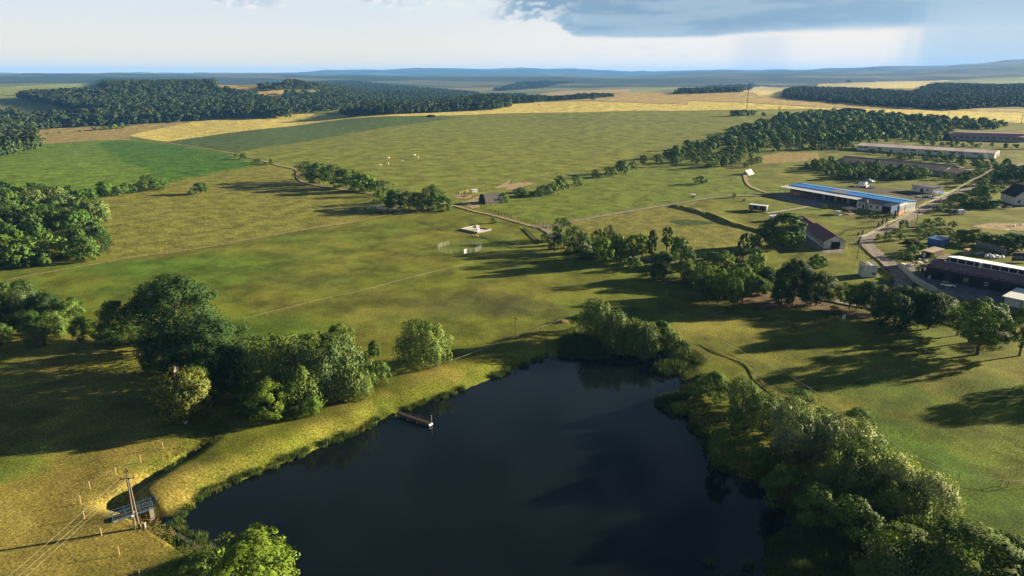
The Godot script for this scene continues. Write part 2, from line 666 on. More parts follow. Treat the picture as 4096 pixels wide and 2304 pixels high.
func spread(shape: String, t: float) -> float:
	match shape:
		"dome": return pow(maxf(0.0, 1.0 - pow(absf(t - 0.38) / 0.64, 2.4)), 0.5)
		"egg": return pow(maxf(0.0, 1.0 - pow(absf(t - 0.36) / 0.66, 2.2)), 0.55)
		"droop": return pow(maxf(0.0, 1.0 - pow(absf(t - 0.45) / 0.60, 2.6)), 0.45)
		"airy": return pow(maxf(0.0, 1.0 - pow(absf(t - 0.5) / 0.55, 2.0)), 0.6)
	return 1.0 - t * 0.92


# a crown of many small leaf faces set on overlapping clumps, for a tree of its kind's usual height
func make_crown(kind: String, rng: RandomNumberGenerator, clumps: int, per: int, leaf: float, upward := 0.0) -> Array:
	var k: Dictionary = KINDS[kind]
	var hh: float = k.h
	var ww: float = hh * k.w
	var y0: float = hh * k.stem
	var centres := PackedVector3Array()
	var verts := PackedVector3Array()
	var normals := PackedVector3Array()
	var cols := PackedColorArray()
	var index := PackedInt32Array()
	var airy: bool = k.shape == "airy"
	var droop: bool = k.shape == "droop"
	var lean := rng.randf_range(0, TAU)
	for c in clumps:
		var t := rng.randf_range(0.02, 0.97)
		if c < 4:
			t = 0.92 - c * 0.06
		var a := rng.randf_range(0, TAU)
		var bulge: float = 1.0 + 0.22 * sin(a * 2.0 + lean) + 0.14 * sin(a * 3.0 + t * 5.0 + lean * 2.0)
		var rr: float = spread(k.shape, t) * ww * 0.5 * bulge
		var rad: float = ww * rng.randf_range(0.07, 0.16) * (0.8 if airy else 1.0)
		var o: float = sqrt(rng.randf_range(0.30, 1.0))
		var p := Vector3(cos(a) * maxf(0.0, rr - rad * 0.7) * o, lerpf(y0 + rad * 0.6, hh - rad, t), sin(a) * maxf(0.0, rr - rad * 0.7) * o)
		centres.append(p)
		var tone: float = rng.randf_range(0.72, 1.1)
		var warm: float = rng.randf_range(-0.06, 0.08)
		var middle := Vector3(0, lerpf(y0, hh, 0.42), 0)
		var out := (p - middle)
		out = out.normalized() if out.length() > 0.01 else Vector3.UP
		for l in per:
			var d := Vector3(rng.randfn(), rng.randfn(), rng.randfn()).normalized()
			if d.dot(out) < -0.55 and rng.randf() < 0.7:
				d = -d
			var q := p + d * rad * rng.randf_range(0.62, 1.08) * Vector3(1.0, 0.86, 1.0)
			if droop:
				q = p + Vector3(d.x * rad, d.y * rad * 1.25 - rng.randf() * rng.randf() * rad * 1.3, d.z * rad)
			q.y = maxf(q.y, 0.05)
			var n := (d * 0.8 + out * 0.35 + Vector3(rng.randfn(), rng.randfn(), rng.randfn()) * 0.34).normalized()
			var side := n.cross(Vector3(rng.randfn(), rng.randfn(), rng.randfn())).normalized()
			var up := n.cross(side)
			var s: float = leaf * lerpf(0.45, 1.7, rng.randf() * rng.randf())
			var long: float = s * (1.5 if droop else 1.1)
			if droop:
				up = (up + Vector3.DOWN * 1.5).normalized()
				side = up.cross(n).normalized()
			var first := verts.size()
			verts.append_array([q - up * long * 0.5, q + side * s * 0.42, q + up * long * 0.5, q - side * s * 0.42])
			var soft := (n * 0.4 + d * 0.55 + out * 0.35 + Vector3(0, upward, 0)).normalized()
			normals.append_array([soft, soft, soft, soft])
			var v: float = tone * rng.randf_range(0.72, 1.15)
			var col := Color(v * (1.0 + warm), v, v * (1.0 - warm))
			cols.append_array([col, col, col, col])
			index.append_array([first, first + 2, first + 1, first, first + 3, first + 2])
	var arr := []
	arr.resize(Mesh.ARRAY_MAX)
	arr[Mesh.ARRAY_VERTEX] = verts
	arr[Mesh.ARRAY_NORMAL] = normals
	arr[Mesh.ARRAY_COLOR] = cols
	arr[Mesh.ARRAY_INDEX] = index
	var mesh := ArrayMesh.new()
	mesh.add_surface_from_arrays(Mesh.PRIMITIVE_TRIANGLES, arr)
	# stem and limbs
	var st := SurfaceTool.new()
	st.begin(Mesh.PRIMITIVE_TRIANGLES)
	var thick: float = hh * (0.02 if k.stem > 0.05 else 0.013)
	var topy: float = hh * (0.97 if kind == "birch" else 0.72)
	var bend := Vector3(rng.randf_range(-0.03, 0.03) * hh, 0, rng.randf_range(-0.03, 0.03) * hh)
	tube(st, [Vector3(0, -0.4, 0), Vector3(0, hh * 0.2, 0) + bend * 0.4, Vector3(0, hh * 0.45, 0) + bend, Vector3(0, topy, 0) + bend * 1.4], [thick * 1.25, thick, thick * 0.7, thick * 0.22], 7)
	for i in mini(9, centres.size()):
		var c := centres[i * 3 % centres.size()]
		var y: float = clampf(c.y * rng.randf_range(0.35, 0.6), hh * maxf(0.06, k.stem * 0.8), hh * 0.6)
		var from := Vector3(0, y, 0) + bend * (y / hh)
		tube(st, [from, from.lerp(c, 0.5) + Vector3(0, hh * 0.02, 0), c], [thick * 0.45, thick * 0.28, thick * 0.1], 5)
	if kind == "birch":
		for i in 7:
			var from := Vector3(0, hh * rng.randf_range(0.84, 0.93), 0) + bend * 1.3
			tube(st, [from, from + Vector3(rng.randf_range(-0.7, 0.7), rng.randf_range(0.5, 1.2), rng.randf_range(-0.7, 0.7))], [0.05, 0.02], 4)
	return [mesh, st.commit()]


func tube(st: SurfaceTool, path: Array, radii: Array, sides := 6) -> void:
	var rows := []
	for i in path.size():
		var a: Vector3 = path[maxi(i - 1, 0)]
		var b: Vector3 = path[mini(i + 1, path.size() - 1)]
		var along := (b - a).normalized()
		var x := along.cross(Vector3.FORWARD if absf(along.z) < 0.9 else Vector3.RIGHT).normalized()
		var y := along.cross(x)
		var row := []
		for s in sides:
			var t := TAU * s / sides
			var n := x * cos(t) + y * sin(t)
			row.append([path[i] + n * radii[i], n])
		rows.append(row)
	for i in rows.size() - 1:
		for s in sides:
			var e := (s + 1) % sides
			for v in [rows[i][s], rows[i + 1][s], rows[i][e], rows[i][e], rows[i + 1][s], rows[i + 1][e]]:
				st.set_normal(v[1])
				st.add_vertex(v[0])
	for cap in [0, rows.size() - 1]:
		var n: Vector3 = (path[cap] - path[1 if cap == 0 else cap - 1]).normalized()
		for s in range(1, sides - 1):
			for v in [rows[cap][0], rows[cap][s], rows[cap][s + 1]]:
				st.set_normal(n)
				st.add_vertex(v[0])


# three levels of detail: near (under 230 m), middle, far
func crown_of(kind: String, level: int, variant: int) -> Array:
	var key := "%s%d%d" % [kind, level, variant]
	if not crowns.has(key):
		var rng := RandomNumberGenerator.new()
		rng.seed = hash(key)
		var big: bool = KINDS[kind].h > 7.0
		match level:
			0: crowns[key] = make_crown(kind, rng, 120 if kind == "oak" else 96 if big else 60, 165 if kind == "oak" else 140 if big else 105, 0.31 if kind == "oak" else 0.23 if big else 0.17)
			1: crowns[key] = make_crown(kind, rng, 60 if big else 40, 58 if big else 46, 0.44 if big else 0.32)
			_: crowns[key] = make_crown(kind, rng, 26, 30, 0.9 if big else 0.6)
	return crowns[key]


func plant(kind: String, x: float, z: float, h: float, w: float, label: String, group: String, rng: RandomNumberGenerator, called := "") -> void:
	var k: Dictionary = KINDS[kind]
	var far := sqrt(x * x + z * z)
	var level := 0 if far < 230.0 else 1 if far < 620.0 else 2
	var pair := crown_of(kind, level, rng.randi() % (2 if level == 0 else 3))
	var what: String = {"bush": "bush", "cypress": "conifer", "willow": "willow_tree", "silver": "willow_tree", "birch": "birch_tree"}.get(kind, "tree")
	if called:
		what = called
	var o := thing(what, label, what.replace("_", " "), on_ground(x, z, -0.05), rng.randf_range(0, TAU), group)
	var sy: float = h / k.h
	var sx: float = clampf(w / (k.h * k.w), sy * 0.55, maxf(sy * 1.9, 0.4))
	o.scale = Vector3(sx, sy, sx)
	part("crown", pair[0], leaf_material(kind, rng.randi() % 4), o)
	part("trunk", pair[1], mats.birch_bark if kind == "birch" else mats.bark, o)


func build_trees() -> void:
	plain("bark", 0.085, 0.065, 0.048, 0.95, 0.2)
	plain("birch_bark", 0.48, 0.42, 0.34, 0.9, 0.2)
	var rng := RandomNumberGenerator.new()
	rng.seed = 77
	for t in TREES:
		plant(t[0], t[1], t[2], t[3] * 1.05, t[4] * 1.15, t[5], t[6], rng)
	for s in SCRUB:
		var outline := points(s[6])
		var box := Rect2(outline[0], Vector2.ZERO)
		for p in outline:
			box = box.expand(p)
		var placed := []
		var tries: int = int(box.size.x * box.size.y / (s[3] * s[3]) * 2.2)
		for i in tries:
			var p := box.position + Vector2(rng.randf(), rng.randf()) * box.size
			if not Geometry2D.is_point_in_polygon(p, outline):
				continue
			var near := false
			for q in placed:
				if p.distance_squared_to(q) < s[3] * s[3] * 0.55:
					near = true
					break
			if near or absf(rad_to_deg(atan2(p.x, -p.y))) > 44.0:
				continue
			if s[1] == "scrub thicket" and noise.get_noise_2d(p.x * 3.0, p.y * 3.0) < -0.1:
				continue
			placed.append(p)
		placed.sort_custom(func(a, b): return a.length_squared() < b.length_squared())
		var rest := [[], [], []]
		for i in placed.size():
			var p: Vector2 = placed[i]
			var kind: String = s[2][rng.randi() % s[2].size()]
			var h: float = rng.randf_range(s[4], s[5]) * (1.0 + 0.5 * noise.get_noise_2d(p.x * 4.0 + 70.0, p.y * 4.0))
			if i < (150 if s[1] == "scrub thicket" else 110):
				plant(kind, p.x, p.y, h, h * KINDS[kind].w * rng.randf_range(0.95, 1.35), s[0], s[1], rng, "shrub" if kind == "bush" else "scrub_tree" if s[1].contains("scrub") or s[1].contains("barn") else "thicket_tree")
			else:
				var q: float = h / float(KINDS[kind if kind in ["round", "bush"] else "oak"].h) * 1.1
				rest[maxi(["oak", "round", "bush"].find(kind), 0)].append(Transform3D(Basis(Vector3.UP, rng.randf_range(0, TAU)).scaled(Vector3(q * 1.3, q, q * 1.3)), on_ground(p.x, p.y, -h * 0.08)))
		for v in 3:
			if rest[v].size():
				many("scrub", "farther part of the %s" % s[1], "scrub", crown_of(["oak", "round", "bush"][v], 2, v)[0], leaf_material(["oak", "round", "bush"][v], v), rest[v], rng)


# ---------------------------------------------------------------- far woods

func build_woods() -> void:
	var rng := RandomNumberGenerator.new()
	rng.seed = 404
	var kinds := ["round", "oak", "round"]
	for w in WOODS:
		var outline := points(w[4])
		var box := Rect2(outline[0], Vector2.ZERO)
		for p in outline:
			box = box.expand(p)
		var at := [[], [], []]
		var y := box.position.y
		while y < box.end.y:
			var step: float = w[3]
			var x := box.position.x
			while x < box.end.x:
				var far := sqrt(x * x + y * y)
				step = maxf(w[3], far * 0.0042)
				var p := Vector2(x + rng.randf_range(-0.4, 0.4) * step, y + rng.randf_range(-0.4, 0.4) * step)
				if Geometry2D.is_point_in_polygon(p, outline):
					var h: float = w[2] * rng.randf_range(0.55, 1.3)
					var s: float = h / 12.0
					var wide: float = maxf(s, step / 8.5) * rng.randf_range(0.9, 1.25)
					var b := Basis(Vector3.UP, rng.randf_range(0, TAU)).scaled(Vector3(wide, s, wide))
					at[rng.randi() % 3].append(Transform3D(b, on_ground(p.x, p.y, -0.3)))
				x += step
			y += step
		for v in 3:
			if at[v].is_empty():
				continue
			many(w[0], w[1], "forest", far_tree(v), leaf_material("wood", v), at[v], rng)


func many(called: String, label: String, category: String, mesh: Mesh, m: Material, at: Array, rng: RandomNumberGenerator) -> void:
	var mm := MultiMesh.new()
	mm.transform_format = MultiMesh.TRANSFORM_3D
	mm.use_colors = true
	mm.mesh = mesh
	mm.instance_count = at.size()
	for i in at.size():
		mm.set_instance_transform(i, at[i])
		var f := rng.randf_range(0.7, 1.2)
		mm.set_instance_color(i, Color(f * rng.randf_range(0.92, 1.12), f, f * rng.randf_range(0.88, 1.05)))
	var o := MultiMeshInstance3D.new()
	o.multimesh = mm
	o.material_override = m
	o.name = numbered(called)
	add_child(o)
	o.set_meta("kind", "stuff")
	o.set_meta("label", label)
	o.set_meta("category", category)


var far_trees := {}


func far_tree(v: int) -> Mesh:
	if not far_trees.has(v):
		var rng := RandomNumberGenerator.new()
		rng.seed = 900 + v
		far_trees[v] = make_crown(["oak", "wood", "tall"][v], rng, 20, 15, 1.8, 0.35)[0]
	return far_trees[v]


# ---------------------------------------------------------------- buildings

var boxes := {}


func box(w: float, h: float, d: float) -> Mesh:
	var key := Vector3(w, h, d)
	if not boxes.has(key):
		var st := SurfaceTool.new()
		st.begin(Mesh.PRIMITIVE_TRIANGLES)
		add_box(st, Vector3.ZERO, key)
		boxes[key] = st.commit()
	return boxes[key]


# a box with slightly chamfered upright edges when it is large enough to show them
func add_box(st: SurfaceTool, c: Vector3, s: Vector3, turn := Basis.IDENTITY) -> void:
	var h := s * 0.5
	for f in [[Vector3.RIGHT, Vector3.UP, Vector3.BACK], [Vector3.LEFT, Vector3.UP, Vector3.FORWARD], [Vector3.UP, Vector3.BACK, Vector3.RIGHT], [Vector3.DOWN, Vector3.BACK, Vector3.LEFT], [Vector3.BACK, Vector3.UP, Vector3.LEFT], [Vector3.FORWARD, Vector3.UP, Vector3.RIGHT]]:
		var n: Vector3 = f[0]
		var u: Vector3 = f[1] * h
		var v: Vector3 = f[2] * h
		var o: Vector3 = n * h
		var q := [o - u - v, o + u - v, o + u + v, o - u + v]
		for k in [0, 2, 1, 0, 3, 2]:
			st.set_normal(turn * n)
			st.add_vertex(c + turn * q[k])


func slab(points3: Array, thick: float) -> Mesh:
	# a flat four-cornered sheet with thickness, corners given round its top face
	var st := SurfaceTool.new()
	st.begin(Mesh.PRIMITIVE_TRIANGLES)
	var a: Vector3 = points3[0]
	var n: Vector3 = (points3[1] - a).cross(points3[3] - a).normalized()
	if n.y < 0:
		n = -n
	var down := -n * thick
	var m := points3.size()
	for k in range(1, m - 1):
		flat_tri(st, a, points3[k], points3[k + 1], n)
		flat_tri(st, a + down, points3[k] + down, points3[k + 1] + down, -n)
	for k in m:
		var p: Vector3 = points3[k]
		var q: Vector3 = points3[(k + 1) % m]
		var side := (q - p).cross(n).normalized()
		flat_tri(st, p, q, q + down, side)
		flat_tri(st, p, q + down, p + down, side)
	return st.commit()


func flat_tri(st: SurfaceTool, a: Vector3, b: Vector3, c: Vector3, n: Vector3) -> void:
	for v in ([a, c, b] if (b - a).cross(c - a).dot(n) > 0.0 else [a, b, c]):
		st.set_normal(n)
		st.add_vertex(v)


func gable_wall(w: float, eave: float, ridge: float, thick: float, below := 0.8) -> Mesh:
	# outline in the local z-y plane, extruded along x
	var out := [Vector3(0, -below, -w / 2), Vector3(0, eave, -w / 2), Vector3(0, ridge, 0), Vector3(0, eave, w / 2), Vector3(0, -below, w / 2)]
	var st := SurfaceTool.new()
	st.begin(Mesh.PRIMITIVE_TRIANGLES)
	for s in [-1.0, 1.0]:
		var o := Vector3(thick / 2 * s, 0, 0)
		for k in range(1, 4):
			flat_tri(st, out[0] + o, out[k] + o, out[k + 1] + o, Vector3(s, 0, 0))
	for k in 5:
		var p: Vector3 = out[k]
		var q: Vector3 = out[(k + 1) % 5]
		var n := (q - p).cross(Vector3.RIGHT).normalized()
		if n.dot((p + q) * 0.5 - Vector3(0, eave * 0.5, 0)) < 0:
			n = -n
		var o := Vector3(thick / 2, 0, 0)
		flat_tri(st, p - o, q - o, q + o, n)
		flat_tri(st, p - o, q + o, p + o, n)
	return st.commit()


# walls and roof of a barn whose length runs along x, its middle at the node's origin; from and to limit it along x
func barn_body(o: Node3D, from: float, to: float, w: float, eave: float, ridge: float, wall: Material, roofs: Array, over := 0.4, piece := 6.0) -> void:
	var l := to - from
	var mid := (from + to) / 2
	for s in [-1.0, 1.0]:
		part("wall", box(l, eave + 0.8, 0.25), wall, o, Vector3(mid, eave / 2 - 0.4, s * (w / 2 - 0.13)))
		part("gable_wall", gable_wall(w - 0.5, eave - 0.03, ridge - 0.05, 0.25), wall, o, Vector3((from if s < 0 else to) - s * 0.13, 0, 0))
	var n: int = maxi(1, int(round(l / piece)))
	var drop := (ridge - eave) / (w / 2) * over
	var step := (l + 2 * over) / n
	for s in [-1.0, 1.0]:
		for k in n:
			var x0 := from - over + k * step
			var z: float = s * (w / 2 + over)
			var lift := 0.12 + 0.012 * (k % 2)
			part("roof_panel", slab([Vector3(x0, ridge + lift, 0), Vector3(x0, eave - drop + lift, z), Vector3(x0 + step, eave - drop + lift, z), Vector3(x0 + step, ridge + lift, 0)], 0.1), roofs[k % roofs.size()], o)
	part("ridge_cap", box(l + 2 * over, 0.1, 0.5), roofs[0], o, Vector3(mid, ridge + 0.16, 0))


# a window in a wall that faces along +z (or -z): frame with a dark pane set back in it
func window(o: Node3D, x: float, y: float, z: float, w: float, h: float, frame: Material, turn := 0.0, bars := 1) -> void:
	var f := Node3D.new()
	f.name = "window"
	o.add_child(f, true)
	f.position = Vector3(x, y, z)
	f.rotation.y = turn
	part("pane", box(w, h, 0.03), mats.pane, f, Vector3(0, 0, 0.02))
	for s in [-1.0, 1.0]:
		part("frame", box(0.09, h + 0.18, 0.09), frame, f, Vector3(s * (w / 2 + 0.045), 0, 0.04))
		part("frame", box(w, 0.09, 0.09), frame, f, Vector3(0, s * (h / 2 + 0.045), 0.04))
	for k in bars:
		part("bar", box(0.06, h, 0.06), frame, f, Vector3(w * ((k + 1.0) / (bars + 1.0) - 0.5), 0, 0.045))


func door(o: Node3D, x: float, z: float, w: float, h: float, m: Material, turn := 0.0) -> void:
	var f := part("door", box(w, h, 0.08), m, o, Vector3(x, h / 2, z), turn)
	part("handle", box(0.05, 0.2, 0.06), mats.metal, f, Vector3(w * 0.38, 0, 0.07))


func building(called: String, label: String, category: String, x: float, z: float, degrees: float, lift := 0.0) -> Node3D:
	return thing(called, label, category, Vector3(x, wide_height(x, z) + lift, z), deg_to_rad(degrees))


func build_buildings() -> void:
	plain("white_wall", 0.72, 0.70, 0.65, 0.9, 0.2, 0.0, "stain", 7.0)
	plain("grey_wall", 0.34, 0.33, 0.31, 0.9, 0.2, 0.0, "stain", 5.0)
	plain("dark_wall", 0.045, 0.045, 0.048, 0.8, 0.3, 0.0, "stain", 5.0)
	plain("brown_wall", 0.07, 0.045, 0.030, 0.9, 0.2, 0.0, "rows", 3.0)
	plain("blue_roof", 0.045, 0.235, 0.68, 0.45, 0.5, 0.0, "fine", 4.0)
	plain("blue_roof_two", 0.05, 0.255, 0.70, 0.45, 0.5, 0.0, "fine", 4.0)
	plain("blue_wall", 0.02, 0.09, 0.28, 0.5, 0.5)
	plain("blue_shed_roof", 0.012, 0.09, 0.30, 0.5, 0.5, 0.0, "stain", 3.0)
	plain("white_sheet", 0.62, 0.63, 0.62, 0.5, 0.4, 0.0, "fine", 5.0)
	plain("grey_roof", 0.30, 0.30, 0.33, 0.8, 0.3, 0.0, "stain", 4.0)
	plain("old_roof", 0.34, 0.27, 0.235, 0.9, 0.2, 0.0, "stain", 6.0)
	plain("pale_roof", 0.70, 0.63, 0.53, 0.85, 0.25, 0.0, "stain", 9.0)
	plain("pale_roof_two", 0.60, 0.50, 0.42, 0.85, 0.25, 0.0, "stain", 9.0)
	plain("maroon_roof", 0.15, 0.034, 0.042, 0.6, 0.4, 0.0, "fine", 3.0)
	plain("brown_roof", 0.33, 0.20, 0.19, 0.85, 0.3, 0.0, "stain", 7.0)
	plain("brown_roof_two", 0.30, 0.18, 0.172, 0.85, 0.3, 0.0, "stain", 7.0)
	plain("pink_roof", 0.62, 0.36, 0.37, 0.85, 0.25, 0.0, "stain", 8.0)
	plain("dark_roof", 0.17, 0.155, 0.145, 0.9, 0.2, 0.0, "stain", 5.0)
	plain("dark_roof_two", 0.20, 0.185, 0.17, 0.9, 0.2, 0.0, "stain", 5.0)
	plain("house_roof", 0.055, 0.045, 0.045, 0.9, 0.2, 0.0, "stain", 3.0)
	plain("metal", 0.30, 0.31, 0.32, 0.45, 0.5, 0.6)
	plain("white_paint", 0.72, 0.72, 0.70, 0.5, 0.4)
	plain("black", 0.012, 0.012, 0.014, 0.6, 0.3)
	plain("pane", 0.015, 0.018, 0.022, 0.12, 0.5)
	plain("wood", 0.16, 0.11, 0.070, 0.9, 0.2, 0.0, "rows", 1.5)
	plain("pale_wood", 0.42, 0.31, 0.19, 0.9, 0.2, 0.0, "rows", 1.5)
	plain("dark_wood", 0.055, 0.040, 0.028, 0.9, 0.2)
	plain("orange_paint", 0.62, 0.22, 0.04, 0.6, 0.4)
	plain("blue_paint", 0.035, 0.075, 0.13, 0.5, 0.5)
	plain("green_paint", 0.012, 0.022, 0.018, 0.5, 0.4)
	plain("tin", 0.42, 0.47, 0.48, 0.5, 0.4, 0.15, "stain", 2.0)
	plain("rust", 0.42, 0.33, 0.26, 0.6, 0.5, 0.3, "stain", 2.0)
	plain("film", 0.70, 0.71, 0.71, 0.35, 0.5)
	plain("concrete_block", 0.25, 0.24, 0.215, 0.9, 0.2, 0.0, "stain", 2.0)
	plain("tank_white", 0.60, 0.60, 0.56, 0.8, 0.3, 0.0, "stain", 3.0)
	plain("stone", 0.07, 0.068, 0.06, 0.9, 0.2, 0.0, "stain", 1.0)
	plain("shelter", 0.115, 0.115, 0.105, 0.7, 0.4, 0.0, "stain", 3.0)
	plain("shelter_two", 0.10, 0.10, 0.092, 0.7, 0.4, 0.0, "stain", 3.0)
	plain("terracotta", 0.40, 0.20, 0.12, 0.9, 0.2, 0.0, "fine", 1.0)
	blue_barn()
	white_barn()
	big_barn()
	far_barns()
	small_buildings()


func blue_barn() -> void:
	var o := building("barn", "long barn with bright blue roof and white open lean-to", "barn", 179.3, -373.5, -62.4)
	var l := 67.0
	barn_body(o, -l / 2, l / 2, 12.0, 4.6, 5.2, mats.grey_wall, [mats.blue_roof, mats.blue_roof_two], 0.5, 5.6)
	for k in 3:
		part("roof_patch", slab([Vector3(-7.5 + k * 3, 5.37, 0.2), Vector3(-7.5 + k * 3, 4.76, 6.48), Vector3(-4.56 + k * 3, 4.76, 6.48), Vector3(-4.56 + k * 3, 5.37, 0.2)], 0.03), mats.grey_roof, o)
	# lean-to: white sheets on posts in front of a dark open bay
	for k in 12:
		var x0 := -l / 2 - 2.0 + k * 4.15
		part("lean_to_sheet", slab([Vector3(x0, 4.42, 6.1), Vector3(x0, 3.95, 12.8), Vector3(x0 + 4.13, 3.95, 12.8), Vector3(x0 + 4.13, 4.42, 6.1)], 0.06), mats.white_sheet, o)
		part("post", box(0.16, 4.4, 0.16), mats.metal, o, Vector3(x0 + 0.1, 1.2, 12.5))
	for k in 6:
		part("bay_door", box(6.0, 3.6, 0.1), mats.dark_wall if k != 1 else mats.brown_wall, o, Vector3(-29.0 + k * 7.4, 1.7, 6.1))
	# walled annex at the near end
	part("annex_wall", box(14.0, 3.9, 0.25), mats.white_wall, o, Vector3(21.4, 1.2, 12.1))
	part("annex_wall", box(0.25, 4.4, 6.0), mats.white_wall, o, Vector3(14.5, 1.3, 9.1))
	part("annex_end_wall", box(0.25, 4.6, 6.2), mats.blue_wall, o, Vector3(33.2, 1.4, 9.2))
	part("annex_recess", box(4.6, 3.6, 0.2), mats.brown_wall, o, Vector3(30.7, 1.2, 10.6))
	part("gable_cladding", gable_wall(11.6, 4.5, 5.1, 0.1), mats.tin, o, Vector3(l / 2 + 0.1, 0, 0))
	for k in 4:
		var x0 := 14.1 + k * 4.9
		part("annex_roof_panel", slab([Vector3(x0, 4.40, 6.1), Vector3(x0, 3.2, 12.7), Vector3(x0 + 4.88, 3.2, 12.7), Vector3(x0 + 4.88, 4.40, 6.1)], 0.08), mats.old_roof if k < 3 else mats.pale_roof, o)
	var ch := part("chimney", box(0.8, 4.4, 0.8), mats.grey_wall, o, Vector3(20.2, 2.4, 12.6))
	part("chimney_cap", box(1.0, 0.15, 1.0), mats.dark_roof, ch, Vector3(0, 2.27, 0))
	for x in [16.2, 22.4, 26.0]:
		window(o, x, 1.7, 12.25, 1.1, 1.3, mats.white_paint)
	door(o, 18.2, 12.27, 1.0, 2.1, mats.dark_wood)
	# straw bales and machines stored in the bay
	for k in 5:
		tag(part(numbered("straw_bale_stack"), box(2.0, 1.8 + 0.3 * (k % 2), 1.6), mats.terracotta if k < 3 else mats.wood, self, o.transform * Vector3(-29.0 + k * 2.3, 1.2, 8.4), o.rotation.y), "straw bale stack in the blue barn bay, %s from the left" % ["first", "second", "third", "fourth", "fifth"][k], "straw bales", "stacks in the blue barn bay")


func white_barn() -> void:
	var o := building("barn", "white walled barn with dark maroon roof and black gate", "barn", 126.8, -279.5, 84.3)
	barn_body(o, -12.0, 12.0, 8.0, 3.0, 5.3, mats.white_wall, [mats.maroon_roof], 0.6, 4.8)
	barn_body(o, 12.3, 32.0, 7.0, 2.7, 4.5, mats.white_wall, [mats.maroon_roof], 0.5, 5.0)
	part("gate", box(0.1, 2.7, 3.0), mats.black, o, Vector3(-12.06, 1.35, 0.3))
	for s in [-1.0, 1.0]:
		part("gate_frame", box(0.14, 2.9, 0.16), mats.dark_wood, o, Vector3(-12.07, 1.42, 0.3 + s * 1.6))
	for k in 8:
		window(o, -9.8 + k * 2.9, 1.7, -4.0, 0.9, 1.1, mats.white_paint, PI, 0)
		part("buttress", box(0.35, 3.1, 0.16), mats.grey_wall, o, Vector3(-11.2 + k * 2.9, 1.2, -4.08))


func big_barn() -> void:
	# the front eave starts at (137.7, -226.7); the barn runs on past the right edge of the view
	var o := building("barn", "big dark barn with brown roof and bright white upper roof", "barn", 137.7, -226.7, -51.0, 0.0)
	var l := 52.0
	part("wall", box(l, 4.6, 0.25), mats.dark_wall, o, Vector3(l / 2, 1.5, -0.7))
	part("wall", box(0.25, 5.4, 18.0), mats.dark_wall, o, Vector3(0.5, 1.9, -9.6))
	part("wall", box(l, 5.0, 0.25), mats.dark_wall, o, Vector3(l / 2, 1.7, -18.4))
	for k in 9:
		var x0 := -0.6 + k * 5.9
		var m: Material = mats.brown_roof if k % 2 else mats.brown_roof_two
		part("roof_panel", slab([Vector3(x0, 5.0, -7.8), Vector3(x0, 4.02, 0.2), Vector3(x0 + 5.9, 4.02, 0.2), Vector3(x0 + 5.9, 5.0, -7.8)], 0.12), m, o)
	for k in 18:
		part("skylight", box(2.1, 0.06, 0.75), mats.black, o, Vector3(1.6 + k * 2.85, 4.19, -0.55))
	# upper storey: white posts and dark glass under a white roof that falls away to the back
	part("clerestory_glass", box(l - 3.6, 1.7, 0.08), mats.pane, o, Vector3(l / 2 + 1.8, 5.65, -7.7))
	part("clerestory_beam", box(l - 3.2, 0.35, 0.3), mats.blue_wall, o, Vector3(l / 2 + 1.8, 6.55, -7.5))
	part("clerestory_sill", box(l - 3.4, 0.1, 0.2), mats.white_paint, o, Vector3(l / 2 + 1.8, 5.12, -7.5))
	for k in 20:
		part("clerestory_post", box(0.16, 1.3, 0.16), mats.white_paint, o, Vector3(4.2 + k * 2.45, 5.8, -7.52))
	for k in 8:
		var x0 := 3.4 + k * 6.1
		part("white_roof_panel", slab([Vector3(x0, 6.8, -7.2), Vector3(x0, 5.2, -18.6), Vector3(x0 + 6.1, 5.2, -18.6), Vector3(x0 + 6.1, 6.8, -7.2)], 0.1), mats.white_paint, o)
	part("end_roof_panel", slab([Vector3(-0.4, 5.5, -7.85), Vector3(-0.4, 5.1, -18.6), Vector3(3.3, 5.1, -18.6), Vector3(3.3, 5.5, -7.85)], 0.1), mats.dark_roof, o)
	var ch := part("chimney", box(0.6, 1.7, 0.6), mats.white_wall, o, Vector3(13.6, 6.0, -6.6))
	part("chimney_cap", box(0.85, 0.12, 0.85), mats.white_paint, ch, Vector3(0, 0.9, 0))
	for x in [4.0, 9.5, 15.0, 20.5, 26.0]:
		part("gate", box(3.4, 3.0, 0.1), mats.black, o, Vector3(x, 1.3, -0.5))
	window(o, 12.2, 1.8, -0.56, 0.7, 0.7, mats.white_paint, 0.0, 0)
	window(o, 18.0, 1.8, -0.56, 0.6, 0.9, mats.white_paint, 0.0, 0)
	var c := building("canopy_building", "flat white roofed building at the right edge by the lane", "building", 143.6, -196.4, -51.0)
	for k in 4:
		part("roof_panel", slab([Vector3(k * 3.6 - 0.3, 3.3, -12.0), Vector3(k * 3.6 - 0.3, 3.05, 0.3), Vector3(k * 3.6 + 3.3, 3.05, 0.3), Vector3(k * 3.6 + 3.3, 3.3, -12.0)], 0.15), mats.white_sheet, c)
	part("wall", box(14.0, 3.6, 0.2), mats.white_wall, c, Vector3(7.0, 1.1, -1.6))
	part("wall", box(0.2, 3.6, 10.0), mats.white_wall, c, Vector3(0.3, 1.1, -6.6))
	for k in 4:
		part("post", box(0.14, 3.6, 0.14), mats.dark_wall, c, Vector3(0.1 + k * 4.5, 1.2, 0.1))


